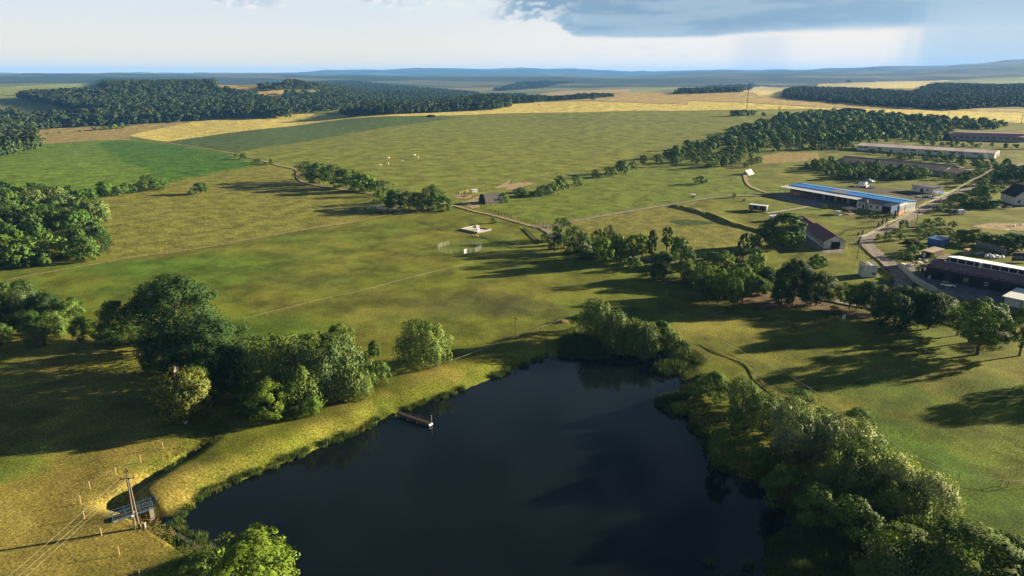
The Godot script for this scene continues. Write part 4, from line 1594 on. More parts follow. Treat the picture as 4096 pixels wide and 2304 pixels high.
func cattle() -> void:
	var cow := four_legged(false, false)
	var grazing := four_legged(false, true)
	var n := 0
	var at := ["first", "second", "third", "fourth", "fifth", "sixth", "seventh", "eighth", "ninth", "tenth", "eleventh", "twelfth", "thirteenth"]
	for c in CATTLE:
		var far: bool = c[1] < -500.0
		var label: String
		if n < 13:
			label = "white cow of the shaded herd, %s from the left" % at[n]
		elif n == 13:
			label = "dark brown cow lying apart below the white herd"
		elif n == 14:
			label = "tan cow standing in the sun left of the herd"
		elif n == 15:
			label = "white cow in front of the tan cow left of the herd"
		else:
			label = "%s cow far out on the upper pasture, %s listed from the left" % ["pale" if c[3] == "white" else "tan", at[n - 16]]
		var o := part(numbered("cow"), grazing if n % 3 == 1 else cow, {"white": mats.cow_white, "tan": mats.cow_tan, "dark": mats.cow_dark}[c[3]], self, on_ground(c[0], c[1], -0.02), c[2])
		o.scale = Vector3.ONE * (1.1 if not far else 1.05)
		tag(o, label, "cow", "far cattle on the pasture" if n > 15 else "cattle by the hedge")
		n += 1
	var horse := four_legged(true, false)
	var horse_down := four_legged(true, true)
	tag(part(numbered("horse"), horse_down, mats.cow_white, self, on_ground(243.0, -348.5, -0.02), 0.3), "white horse grazing in front of the house, left one", "horse")
	tag(part(numbered("horse"), horse_down, mats.cow_white, self, on_ground(249.0, -349.6, -0.02), 2.7), "white horse grazing close to the house wall", "horse")
	tag(part(numbered("horse"), horse, mats.cow_tan, self, on_ground(247.0, -352.8, -0.02), 0.2), "brown horse standing between the two white horses", "horse")


func hurdle(w: float, h: float) -> Mesh:
	var bars := []
	for k in 6:
		bars.append([Vector3(-w / 2, h * (0.15 + 0.17 * k), 0), Vector3(w / 2, h * (0.15 + 0.17 * k), 0), 0.045])
	for k in 3:
		bars.append([Vector3(-w / 2 + w * k / 2.0, 0, 0), Vector3(-w / 2 + w * k / 2.0, h, 0), 0.08])
	return bars_mesh(bars)


func pens() -> void:
	var o := thing("corral", "round corral of white metal hurdles on the meadow", "corral", on_ground(-20.3, -267.0))
	var panel := hurdle(4.1, 1.8)
	for k in 13:
		if k in [6, 9]:
			continue
		var a := TAU * k / 13.0
		var x := cos(a) * 8.2
		var z := sin(a) * 7.6
		part("hurdle", panel, mats.hurdle, o, on_ground(-20.3 + x, -267.0 + z) - o.position, atan2(-sin(a + PI / 2), cos(a + PI / 2)))
	var g := part("gate_panel", box(1.6, 1.6, 0.08), mats.white_paint, o, Vector3(2.6, 0.9, 6.9), 0.9)
	part("bar", box(1.6, 0.1, 0.12), mats.metal, g, Vector3(0, 0.3, 0))
	var p := thing("cattle_pen", "pale wooden cattle pen above the round roofed shelter", "pen", on_ground(-29.0, -401.0))
	for e in [[-41.7, -410.0, -37.5, -408.8], [-34.1, -396.6, -30.2, -398.6], [-30.2, -398.6, -27.0, -402.5], [-27.0, -402.5, -24.9, -408.8]]:
		var a := on_ground(e[0], e[1])
		var b := on_ground(e[2], e[3])
		var d := b - a
		part("hurdle", hurdle(d.length(), 1.9), mats.pale_wood, p, (a + b) / 2 - p.position, atan2(-d.z, d.x))
	for x in [[-41.7, -410.0], [-34.1, -396.6], [-30.2, -398.6], [-24.9, -408.8]]:
		part("post", box(0.25, 2.6, 0.25), mats.pale_wood, p, on_ground(x[0], x[1], 1.0) - p.position)
	var f := thing("hay_feeder", "low pale hay feeder on the trampled patch", "feeder", on_ground(-26.5, -392.5), 0.2)
	part("trough", box(4.2, 0.4, 1.6), mats.pale_wood, f, Vector3(0, 0.6, 0))
	part("rack", hurdle(4.2, 1.5), mats.pale_wood, f, Vector3(0, 0, 0.7))
	part("rack", hurdle(4.2, 1.5), mats.pale_wood, f, Vector3(0, 0, -0.7))
	var t := thing("white_trailer", "small white livestock trailer beside the cattle pen", "trailer", on_ground(-21.6, -404.5), 0.4)
	part("body", box(3.2, 1.6, 1.8), mats.white_paint, t, Vector3(0, 1.3, 0))
	part("roof", slab([Vector3(-2.0, 2.35, -1.1), Vector3(-2.0, 2.2, 1.1), Vector3(1.8, 2.2, 1.1), Vector3(1.8, 2.35, -1.1)], 0.1), mats.white_sheet, t)
	for s in [-0.9, 0.9]:
		wheel(t, Vector3(-0.2, 0.32, s), 0.32)
	part("drawbar", bars_mesh([[Vector3(1.6, 0.6, 0), Vector3(3.0, 0.5, 0), 0.12]]), mats.metal, t)
	# concrete water tank with white dispenser
	var c := thing("water_tank", "low square concrete tank with a white pump inside", "tank", on_ground(-15.8, -302.6), deg_to_rad(-43.0))
	part("floor", box(10.4, 0.3, 8.2), mats.tank_white, c, Vector3(0, 0.08, 0))
	for s in [-1.0, 1.0]:
		part("rim", box(10.8, 0.7, 0.45), mats.concrete_block, c, Vector3(0, 0.2, s * 4.1))
		part("rim", box(0.45, 0.7, 7.7), mats.concrete_block, c, Vector3(s * 5.2, 0.2, 0))
		part("coping", box(11.0, 0.1, 0.62), mats.pale_wood, c, Vector3(0, 0.6, s * 4.1))
		part("coping", box(0.62, 0.1, 7.5), mats.tank_white, c, Vector3(s * 5.2, 0.6, 0))
	part("pump_base", box(0.9, 0.4, 0.9), mats.white_paint, c, Vector3(0.6, 0.5, -0.6))
	for k in 5:
		part("pipe", box(0.12, 1.8, 0.12), mats.white_paint, c, Vector3(-0.2 + k * 0.4, 1.4, -0.6 + 0.2 * (k % 2)))
	part("post", box(0.3, 1.9, 0.3), mats.white_paint, c, Vector3(4.6, 0.8, 3.2))
	var l := thing("salt_lick_stand", "low wooden stand in front of the concrete tank", "stand", on_ground(-15.3, -289.8), -0.3)
	part("top", box(2.6, 0.12, 1.0), mats.pale_wood, l, Vector3(0, 0.42, 0))
	for s in [-1.1, 1.1]:
		part("leg", box(0.14, 0.8, 0.8), mats.wood, l, Vector3(s, 0.1, 0))
	part("block", box(0.5, 0.35, 0.5), mats.terracotta, l, Vector3(0.2, 0.66, 0))
	var s := thing("sign_board", "small white notice board beside the farm track", "sign", on_ground(-22.0, -357.8))
	part("board", box(1.5, 0.9, 0.06), mats.white_paint, s, Vector3(0, 1.5, 0))
	for x in [-0.6, 0.6]:
		part("post", box(0.1, 2.2, 0.1), mats.white_paint, s, Vector3(x, 0.7, -0.09))
	var gt := thing("pasture_gate", "grey metal gate at the start of the grey path", "gate", on_ground(14.6, -309.0), atan2(-6.2, 4.8))
	for k in 3:
		part("leaf", hurdle(2.4, 1.7), mats.metal, gt, Vector3(-2.5 + k * 2.55, 0.1, 0))
	for k in 4:
		part("post", box(0.22, 2.5, 0.22), mats.dark_wood, gt, Vector3(-3.8 + k * 2.55, 0.8, 0.0))
	var fr := thing("metal_stand", "white metal frame standing at the meadow edge", "stand", on_ground(91.3, -183.3), 0.4)
	for x in [-0.5, 0.5]:
		part("upright", box(0.1, 2.2, 0.1), mats.white_paint, fr, Vector3(x, 0.8, 0))
	part("panel", box(0.9, 1.2, 0.05), mats.white_paint, fr, Vector3(0, 1.1, 0))


func wheel(o: Node3D, at: Vector3, r: float) -> void:
	var st := SurfaceTool.new()
	st.begin(Mesh.PRIMITIVE_TRIANGLES)
	tube(st, [Vector3(0, 0, -0.1), Vector3(0, 0, -0.08), Vector3(0, 0, 0.08), Vector3(0, 0, 0.1)], [r * 0.85, r, r, r * 0.85], 14)
	var w := part("wheel", st.commit(), mats.rubber, o, at)
	var hub := SurfaceTool.new()
	hub.begin(Mesh.PRIMITIVE_TRIANGLES)
	tube(hub, [Vector3(0, 0, -0.115), Vector3(0, 0, 0.115)], [r * 0.5, r * 0.5], 10)
	part("rim", hub.commit(), mats.metal, w)


# a hatchback: lower body and cabin lofted from side outlines, glass, wheels, lamps
func car(label: String, x: float, z: float, turn: float, paint: Material) -> void:
	var o := thing("car", label, "car", on_ground(x, z, 0.06), turn)
	var st := SurfaceTool.new()
	st.begin(Mesh.PRIMITIVE_TRIANGLES)
	var low := [Vector2(-2.05, 0.30), Vector2(-2.1, 0.62), Vector2(-2.0, 0.88), Vector2(-0.9, 0.95), Vector2(0.75, 0.93), Vector2(1.75, 0.80), Vector2(2.05, 0.62), Vector2(2.08, 0.30)]
	loft(st, low, 0.86, 0.80)
	part("body", st.commit(), paint, o)
	var cab := SurfaceTool.new()
	cab.begin(Mesh.PRIMITIVE_TRIANGLES)
	loft(cab, [Vector2(-2.0, 0.90), Vector2(-1.7, 1.42), Vector2(-1.0, 1.50), Vector2(0.0, 1.48), Vector2(0.85, 0.93)], 0.76, 0.60)
	part("cabin", cab.commit(), mats.pane, o)
	part("roof", slab([Vector3(-1.72, 1.53, -0.6), Vector3(-1.72, 1.53, 0.6), Vector3(0.1, 1.52, 0.6), Vector3(0.1, 1.52, -0.6)], 0.05), paint, o)
	for a in [-1.3, 1.3]:
		for s in [-0.78, 0.78]:
			wheel(o, Vector3(a, 0.26, s), 0.32)
	for s in [-0.6, 0.6]:
		part("headlight", box(0.06, 0.14, 0.34), mats.white_paint, o, Vector3(2.07, 0.62, s))
		part("tail_light", box(0.06, 0.2, 0.2), mats.terracotta, o, Vector3(-2.1, 0.72, s))


func loft(st: SurfaceTool, outline: Array, w0: float, w1: float) -> void:
	# side outline extruded across z, narrower towards its top
	var lo := 1e9
	var hi := -1e9
	for p in outline:
		lo = minf(lo, p.y)
		hi = maxf(hi, p.y)
	var at := func(p: Vector2, s: float) -> Vector3: return Vector3(p.x, p.y, s * lerpf(w0, w1, (p.y - lo) / (hi - lo)))
	for s in [-1.0, 1.0]:
		for k in range(1, outline.size() - 1):
			flat_tri(st, at.call(outline[0], s), at.call(outline[k], s), at.call(outline[k + 1], s), Vector3(0, 0.2, s).normalized())
	for k in outline.size():
		var p: Vector2 = outline[k]
		var q: Vector2 = outline[(k + 1) % outline.size()]
		var n := Vector3(q.y - p.y, -(q.x - p.x), 0).normalized() * -1.0
		flat_tri(st, at.call(p, -1.0), at.call(q, -1.0), at.call(q, 1.0), n)
		flat_tri(st, at.call(p, -1.0), at.call(q, 1.0), at.call(p, 1.0), n)


func lumpy(st: SurfaceTool, r: Vector3, sd: int, rough := 0.25) -> void:
	# an uneven mound or wrapped load, flat below
	var n := FastNoiseLite.new()
	n.seed = sd
	n.frequency = 0.9
	var rows := 9
	var cols := 18
	var p := func(i: int, j: int) -> Vector3:
		var a := PI * 0.5 * i / rows
		var b := TAU * (j % cols) / cols
		var d := Vector3(cos(b) * cos(a), sin(a), sin(b) * cos(a))
		return d * r * (1.0 + rough * n.get_noise_3dv(d * 2.0)) - Vector3(0, 0.2, 0)
	for i in rows:
		for j in cols:
			for t in [[p.call(i, j), p.call(i + 1, j), p.call(i, j + 1)], [p.call(i, j + 1), p.call(i + 1, j), p.call(i + 1, j + 1)]]:
				var nn: Vector3 = (t[2] - t[0]).cross(t[1] - t[0])
				if nn.length() > 1e-6:
					flat_tri(st, t[0], t[1], t[2], nn.normalized() * signf(nn.dot(t[0] + t[1] + t[2] + Vector3(0, 0.5, 0))))


func heap(called: String, label: String, category: String, x: float, z: float, r: Vector3, m: Material, sd: int, turn := 0.0) -> void:
	var st := SurfaceTool.new()
	st.begin(Mesh.PRIMITIVE_TRIANGLES)
	lumpy(st, r, sd)
	tag(part(numbered(called), st.commit(), m, self, on_ground(x, z), turn), label, category)


func bale_mesh() -> Mesh:
	var st := SurfaceTool.new()
	st.begin(Mesh.PRIMITIVE_TRIANGLES)
	tube(st, [Vector3(0, 0.0, -0.62), Vector3(0, 0.0, -0.54), Vector3(0, 0.0, 0.54), Vector3(0, 0.0, 0.62)], [0.5, 0.64, 0.64, 0.5], 16)
	return st.commit()


func yard_things() -> void:
	var rng := RandomNumberGenerator.new()
	rng.seed = 31
	var bale := bale_mesh()
	for k in BALES.size() / 2:
		tag(part(numbered("wrapped_bale"), bale, mats.film, self, on_ground(BALES[k * 2], BALES[k * 2 + 1], 0.62), rng.randf_range(0, 3.1)), "white film wrapped bale in the lower row behind the blue barn", "bale", "lower row of wrapped bales")
	for k in TOP_BALES.size() / 2:
		tag(part(numbered("wrapped_bale"), bale, mats.film, self, on_ground(TOP_BALES[k * 2], TOP_BALES[k * 2 + 1], 1.72), rng.randf_range(0, 3.1)), "white film wrapped bale on top of the bale heap", "bale", "upper wrapped bales")
	# stack of hay under white sheets at the scrub edge
	var stack := thing("hay_stack", "hay stack under white sheets at the edge of the scrub", "hay stack", on_ground(159.0, -477.0), deg_to_rad(50.0))
	for k in 6:
		var x0 := -4.6 + k * 1.55
		var h := 3.1 + 0.28 * sin(k * 1.9)
		for s in [-1.0, 1.0]:
			part("sheet", slab([Vector3(x0, h, 0), Vector3(x0 + 0.1, -0.1, s * 2.4), Vector3(x0 + 1.6, -0.1, s * (2.4 + 0.2 * (k % 2))), Vector3(x0 + 1.5, h - 0.1 * (k % 2), 0)], 0.06), mats.film, stack)
	part("hay", gable_wall(4.4, 0.4, 2.9, 8.6, 0.2), mats.pale_wood, stack)
	# dark caravan on wheels
	var c := thing("caravan", "dark green wooden caravan with pale roof on the lawn", "caravan", on_ground(122.4, -346.7), atan2(-6.1, 7.6))
	part("body", box(8.6, 2.4, 2.6), mats.green_paint, c, Vector3(0, 1.75, 0))
	part("roof", slab([Vector3(-4.5, 3.12, -1.5), Vector3(-4.5, 3.0, 1.5), Vector3(4.5, 3.0, 1.5), Vector3(4.5, 3.12, -1.5)], 0.12), mats.white_sheet, c)
	window(c, -2.9, 1.9, 1.31, 0.55, 1.1, mats.white_paint)
	window(c, 0.6, 1.9, 1.31, 0.55, 1.1, mats.white_paint)
	window(c, 4.31, 2.1, 0.2, 0.5, 0.5, mats.white_paint, PI / 2, 0)
	for x in [-2.8, 2.8]:
		for s in [-1.1, 1.1]:
			wheel(c, Vector3(x, 0.38, s), 0.4)
	# white box and dark open shelter on the lawn
	var wb := thing("white_box", "white cupboard standing on the lawn below the blue barn", "cupboard", on_ground(157.8, -336.2), 0.5)
	part("body", box(2.6, 2.0, 1.6), mats.white_wall, wb, Vector3(0, 0.9, 0))
	part("lid", box(2.8, 0.12, 1.8), mats.white_paint, wb, Vector3(0, 1.96, 0))
	var sh := thing("garden_shelter", "dark open garden shelter beside the white cupboard", "shelter", on_ground(164.0, -339.0), 0.5)
	part("roof", slab([Vector3(-3.6, 2.9, -2.2), Vector3(-3.6, 2.5, 2.2), Vector3(3.6, 2.5, 2.2), Vector3(3.6, 2.9, -2.2)], 0.14), mats.black, sh)
	for x in [-3.3, 0.0, 3.3]:
		for s in [-1.9, 1.9]:
			part("post", box(0.16, 3.0, 0.16), mats.dark_wood, sh, Vector3(x, 1.1, s))
	part("deck", box(6.4, 0.14, 3.6), mats.pale_wood, sh, Vector3(0.4, 0.12, 0.4))
	part("table", box(2.0, 0.1, 0.9), mats.wood, sh, Vector3(0.4, 0.95, 0))
	part("table_frame", box(1.4, 0.8, 0.5), mats.dark_wood, sh, Vector3(0.4, 0.55, 0))
	# farm gate with wooden arch, orange gate
	var ar := thing("gate_arch", "wooden gate arch with pale beam at the farm entrance", "gate", on_ground(187.8, -335.8), atan2(5.8, 6.7))
	for s in [-1.0, 1.0]:
		part("post", box(0.35, 5.6, 0.35), mats.pale_wood, ar, Vector3(s * 3.6, 2.2, 0))
		part("brace", bars_mesh([[Vector3(s * 3.5, 3.9, 0), Vector3(s * 2.4, 4.9, 0), 0.2]]), mats.pale_wood, ar)
		for k in 9:
			part("gate_board", box(0.34, 1.9, 0.06), mats.terracotta, ar, Vector3(s * (0.25 + k * 0.38), 1.0, 0.05))
	part("beam", box(9.0, 0.35, 0.5), mats.white_sheet, ar, Vector3(0, 5.05, 0))
	var og := thing("orange_gate", "bright orange board gate at the end of the road", "gate", on_ground(226.0, -368.6), deg_to_rad(62.0))
	for k in 8:
		part("board", box(0.52, 2.3, 0.07), mats.orange_paint, og, Vector3(-1.9 + k * 0.54, 1.1, 0.01 * (k % 2)))
	part("post", box(0.25, 2.8, 0.25), mats.white_paint, og, Vector3(2.5, 1.1, 0))
	# tin fence of the big yard, panel by panel
	var line := points(TIN_FENCE)
	var tf := thing("tin_fence", "pale corrugated tin fence around the big barn yard", "fence", on_ground(line[0].x, line[0].y))
	for k in line.size() - 1:
		var d := line[k + 1] - line[k]
		var n := maxi(1, int(round(d.length() / 1.1)))
		for i in n:
			var p := line[k].lerp(line[k + 1], (i + 0.5) / n)
			part("panel", box(d.length() / n - 0.05, 2.3 + 0.1 * ((i + k) % 3), 0.06), mats.tin, tf, on_ground(p.x, p.y, 1.0) - tf.position, atan2(-d.y, d.x))
	line = points(BOARD_FENCE)
	var bf := thing("panel_fence", "grey concrete panel fence behind the stored building material", "fence", on_ground(line[0].x, line[0].y))
	for k in line.size() - 1:
		var d := line[k + 1] - line[k]
		var n := maxi(1, int(round(d.length() / 1.6)))
		for i in n:
			var p := line[k].lerp(line[k + 1], (i + 0.5) / n)
			part("panel", box(d.length() / n - 0.12, 2.4, 0.1), mats.concrete_block, bf, on_ground(p.x, p.y, 1.0) - bf.position, atan2(-d.y, d.x))
	# building material
	var lum := thing("lumber_stack", "stack of sawn yellow boards behind the white roof", "lumber", on_ground(172.1, -259.0), 0.6)
	for k in 7:
		part("board_layer", box(3.4, 0.24, 1.8 - 0.05 * k), mats.pale_wood, lum, Vector3(0.03 * (k % 2), 0.12 + k * 0.29, 0))
	var pipes := thing("pipe_stack", "pile of grey pipes beside the sawn boards", "pipes", on_ground(175.6, -257.5), 0.5)
	for k in 9:
		part("pipe", box(5.0, 0.26, 0.26), mats.metal, pipes, Vector3(0.2 * (k % 3), 0.2 + 0.28 * (k / 3), -0.6 + 0.4 * (k % 3)))
	for k in 6:
		var at := Vector2(176.4 + k * 0.75, -254.4 + k * 0.55)
		heap("bulk_bag", "white bulk bag behind the white roof, %s from the left" % ["first", "second", "third", "fourth", "fifth", "sixth"][k], "bag", at.x + (0.9 if k % 2 else 0.0), at.y - (1.1 if k % 2 else 0.0), Vector3(0.75, 1.4, 0.75), mats.film, 40 + k)
	var br := thing("brick_pallet", "round topped pallet of red bricks beside the white roof end", "bricks", on_ground(159.6, -251.6), 0.4)
	for k in 6:
		part("brick_layer", box(1.5, 0.26, 1.5), mats.terracotta, br, Vector3(0, 0.14 + k * 0.29, 0))
	var bb := thing("advertising_board", "dark advertising board with two rows of pale lettering", "sign", on_ground(183.6, -246.2), deg_to_rad(-8.0))
	part("panel", box(6.4, 2.9, 0.15), mats.house_roof, bb, Vector3(0, 2.0, 0))
	part("frame", box(6.6, 0.25, 0.25), mats.grey_wall, bb, Vector3(0, 3.5, 0))
	for k in 5:
		part("lettering", box(0.85 - 0.2 * (k % 2), 0.26, 0.03), mats.tin, bb, Vector3(-2.6 + k * 1.15, 2.1, 0.095))
		part("lettering", box(0.8, 0.22, 0.03), mats.tin, bb, Vector3(-2.6 + k * 0.98, 1.6, 0.095))
	for s in [-2.8, 2.8]:
		part("leg", box(0.2, 2.6, 0.2), mats.dark_wood, bb, Vector3(s, 0.4, -0.2))
	# scrap heaps: every sheet and plank lies loose
	for j in 3:
		var spot: Array = [[140.4, -242.0], [145.4, -244.6], [151.0, -248.2]][j]
		var hp := thing("scrap_heap", "heap of loose boards and sheets inside the tin fence, %s from the left" % ["first", "second", "third"][j], "scrap", on_ground(spot[0], spot[1]))
		for k in 16:
			var m: Material = [mats.pale_wood, mats.white_paint, mats.rust, mats.tin, mats.film, mats.concrete_block][rng.randi() % 6]
			var pc := part("scrap_piece", box(snappedf(rng.randf_range(0.5, 2.4), 0.3), 0.06, snappedf(rng.randf_range(0.2, 0.9), 0.2)), m, hp, Vector3(rng.randf_range(-2.4, 2.4), 0.12 + 0.05 * k, rng.randf_range(-1.8, 1.8)))
			pc.rotation = Vector3(rng.randf_range(-0.3, 0.3), rng.randf_range(0, PI), rng.randf_range(-0.3, 0.3))
	var yard := thing("scrap_heap", "heap of white and grey scrap in front of the small white house", "scrap", on_ground(229.0, -384.5))
	for k in 26:
		var m: Material = [mats.white_paint, mats.tin, mats.metal, mats.dark_wood, mats.film][rng.randi() % 5]
		var pc := part("scrap_piece", box(snappedf(rng.randf_range(0.6, 2.4), 0.3), snappedf(rng.randf_range(0.2, 0.8), 0.2), snappedf(rng.randf_range(0.4, 1.2), 0.2)), m, yard, Vector3(rng.randf_range(-5.0, 5.0), 0.3, rng.randf_range(-3.0, 3.0)))
		pc.rotation.y = rng.randf_range(0, PI)
	var bs := thing("sheet_shelter", "leaning shelter of bright blue corrugated sheets", "shelter", on_ground(236.0, -387.6), 0.5)
	for k in 7:
		part("sheet", slab([Vector3(-3.4 + k * 0.95, 2.7, -1.8), Vector3(-3.6 + k * 0.95, 1.9, 1.9), Vector3(-2.7 + k * 0.95, 1.9, 1.9), Vector3(-2.5 + k * 0.95, 2.7, -1.8)], 0.05), mats.blue_roof_two if k % 2 else mats.tin, bs)
	for x in [-3.0, 3.0]:
		for s in [-1.6, 1.6]:
			part("post", box(0.16, 2.6, 0.16), mats.dark_wood, bs, Vector3(x, 0.8, s))
	part("tarp", slab([Vector3(2.8, 1.9, -1.0), Vector3(2.8, 1.6, 1.2), Vector3(6.4, 1.6, 1.0), Vector3(6.4, 1.8, -1.2)], 0.06), mats.white_sheet, bs)
	part("tarp_post", box(0.14, 2.4, 0.14), mats.dark_wood, bs, Vector3(6.0, 0.4, 0))
	# vehicles
	car("silver hatchback parked in the shade of the big barn", 139.3, -215.9, deg_to_rad(-25.0), mats.car_silver)
	car("white car half hidden by trees beside the white roofed building", 138.6, -189.8, deg_to_rad(-60.0), mats.white_paint)
	for v in [[212.6, -336.2, "grey tarpaulin trailer parked at the road bend", "shelter"], [216.4, -336.0, "white horse trailer with rounded roof at the road bend", "white_paint"]]:
		var t := thing("horse_trailer", v[2], "trailer", on_ground(v[0], v[1]), 0.12)
		var st := SurfaceTool.new()
		st.begin(Mesh.PRIMITIVE_TRIANGLES)
		loft(st, [Vector2(-1.8, 0.45), Vector2(-1.8, 1.9), Vector2(-1.4, 2.4), Vector2(1.4, 2.4), Vector2(1.8, 1.9), Vector2(1.8, 0.45)], 0.95, 0.8)
		part("body", st.commit(), mats[v[3]], t)
		for s in [-0.95, 0.95]:
			wheel(t, Vector3(0.2, 0.36, s), 0.36)
		part("drawbar", bars_mesh([[Vector3(-1.8, 0.5, 0), Vector3(-3.0, 0.5, 0), 0.12]]), mats.metal, t)
		part("window", box(0.8, 0.4, 0.04), mats.pane, t, Vector3(0.4, 1.7, 0.9))
	# riding ground: jumps and ground poles
	for j in 2:
		var jp := thing("horse_jump", "white horse jump on the riding ground, %s one" % ["left", "right"][j], "jump", on_ground(224.0 + j * 4.6, -308.6 - j * 2.0), 0.9)
		for s in [-1.5, 1.5]:
			part("stand", box(0.14, 2.6, 0.14), mats.white_paint, jp, Vector3(s, 1.1, 0))
			part("foot", box(0.8, 0.12, 0.12), mats.white_paint, jp, Vector3(s, 0.08, 0), PI / 2)
		for h in [0.3, 0.75]:
			part("pole", box(3.0, 0.12, 0.12), mats.white_paint, jp, Vector3(0, h, 0.1))
	for j in 2:
		tag(part(numbered("ground_pole"), box(3.4, 0.12, 0.12), mats.white_paint, self, on_ground([218.8, 215.5][j], [-311.4, -300.6][j], 0.08), [0.0, 0.5][j]), "white pole lying on the riding ground, %s one" % ["upper", "lower"][j], "pole")
	var bd := thing("board_pile", "pile of pale boards between the bushes at the bend", "boards", on_ground(238.8, -363.2), 0.3)
	for k in 4:
		part("board", box(4.4, 0.12, 0.7), mats.pale_wood, bd, Vector3(0.2 * k, 0.5 + 0.13 * k, -0.6 + 0.4 * k))
	part("block", box(3.6, 0.9, 2.0), mats.concrete_block, bd, Vector3(0.2, 0.0, 0))
	var mh := thing("hunting_hide", "tiny white roofed shelter on the fresh pasture", "shelter", on_ground(99.9, -386.8))
	part("roof", slab([Vector3(-1.2, 1.9, -0.9), Vector3(-1.2, 1.7, 0.9), Vector3(1.2, 1.7, 0.9), Vector3(1.2, 1.9, -0.9)], 0.1), mats.white_sheet, mh)
	for x in [-1.0, 1.0]:
		part("post", box(0.12, 2.2, 0.12), mats.white_paint, mh, Vector3(x, 0.7, 0))
	part("box", box(1.4, 0.8, 0.8), mats.blue_paint, mh, Vector3(0, 0.5, 0))
	var lad := thing("white_rack", "small white rack leaning beside the big barn", "rack", on_ground(138.2, -224.6), 0.6)
	part("frame", hurdle(1.6, 1.3), mats.white_paint, lad)
	part("panel", box(1.2, 0.5, 0.05), mats.white_paint, lad, Vector3(0, 0.7, 0.07))
	# earth and manure heaps
	heap("manure_heap", "dark triangular manure heap beside the dark green field", "heap", -124.1, -1110.0, Vector3(8.0, 3.6, 5.0), mats.dung, 3)
	heap("manure_heap", "long dark manure heap at the edge of the wheat", "heap", 548.6, -1172.9, Vector3(24.0, 5.0, 8.0), mats.dung, 5, -0.2)
	heap("earth_heap", "dark heap of earth left of the blue shed", "heap", 161.0, -277.5, Vector3(5.0, 1.3, 2.4), mats.dung, 7, 0.4)
	heap("brush_heap", "flat heap of grey brushwood behind the dam", "heap", 13.2, -180.7, Vector3(2.4, 0.9, 1.3), mats.wood, 8, 0.2)
	heap("tarpaulin_heap", "pale pyramid shaped tarpaulin heap behind the wrapped bales", "heap", 222.0, -438.0, Vector3(3.6, 2.6, 2.6), mats.tin, 9)


# ---------------------------------------------------------------- reeds, tufts, grass

func blade_patch(count: int, r: float, h0: float, h1: float, wide: float, lean: float, sd: int, tone: Color) -> Mesh:
	var rng := RandomNumberGenerator.new()
	rng.seed = sd
	var verts := PackedVector3Array()
	var normals := PackedVector3Array()
	var cols := PackedColorArray()
	for k in count:
		var a := rng.randf_range(0, TAU)
		var d := sqrt(rng.randf()) * r
		var p := Vector3(cos(a) * d, -0.05, sin(a) * d)
		var h := rng.randf_range(h0, h1)
		var b := rng.randf_range(0, TAU)
		var side := Vector3(cos(b), 0, sin(b)) * wide * rng.randf_range(0.6, 1.3)
		var tip := p + Vector3(rng.randfn() * lean, h, rng.randfn() * lean)
		verts.append_array([p + side, p - side, tip])
		var n := side.cross(tip - p).normalized()
		if n.y < 0.0:
			n = -n
			verts[verts.size() - 3] = p - side
			verts[verts.size() - 2] = p + side
		n = (n + Vector3(0, 0.6, 0)).normalized()
		normals.append_array([n, n, n])
		var v := rng.randf_range(0.65, 1.25)
		var c := Color(tone.r * v * rng.randf_range(0.9, 1.2), tone.g * v, tone.b * v)
		cols.append_array([c, c, c])
	var arr := []
	arr.resize(Mesh.ARRAY_MAX)
	arr[Mesh.ARRAY_VERTEX] = verts
	arr[Mesh.ARRAY_NORMAL] = normals
	arr[Mesh.ARRAY_COLOR] = cols
	var mesh := ArrayMesh.new()
	mesh.add_surface_from_arrays(Mesh.PRIMITIVE_TRIANGLES, arr)
	return mesh


func scatter(called: String, label: String, category: String, meshes: Array, places: Array) -> void:
	# places: transforms, dealt out among the meshes
	for v in meshes.size():
		var mine := []
		for k in range(v, places.size(), meshes.size()):
			mine.append(places[k])
		if mine.is_empty():
			continue
		var mm := MultiMesh.new()
		mm.transform_format = MultiMesh.TRANSFORM_3D
		mm.mesh = meshes[v]
		mm.instance_count = mine.size()
		for k in mine.size():
			mm.set_instance_transform(k, mine[k])
		var o := MultiMeshInstance3D.new()
		o.multimesh = mm
		o.material_override = mats.blades
		o.name = numbered(called)
		add_child(o)
		o.set_meta("kind", "stuff")
		o.set_meta("label", label)
		o.set_meta("category", category)


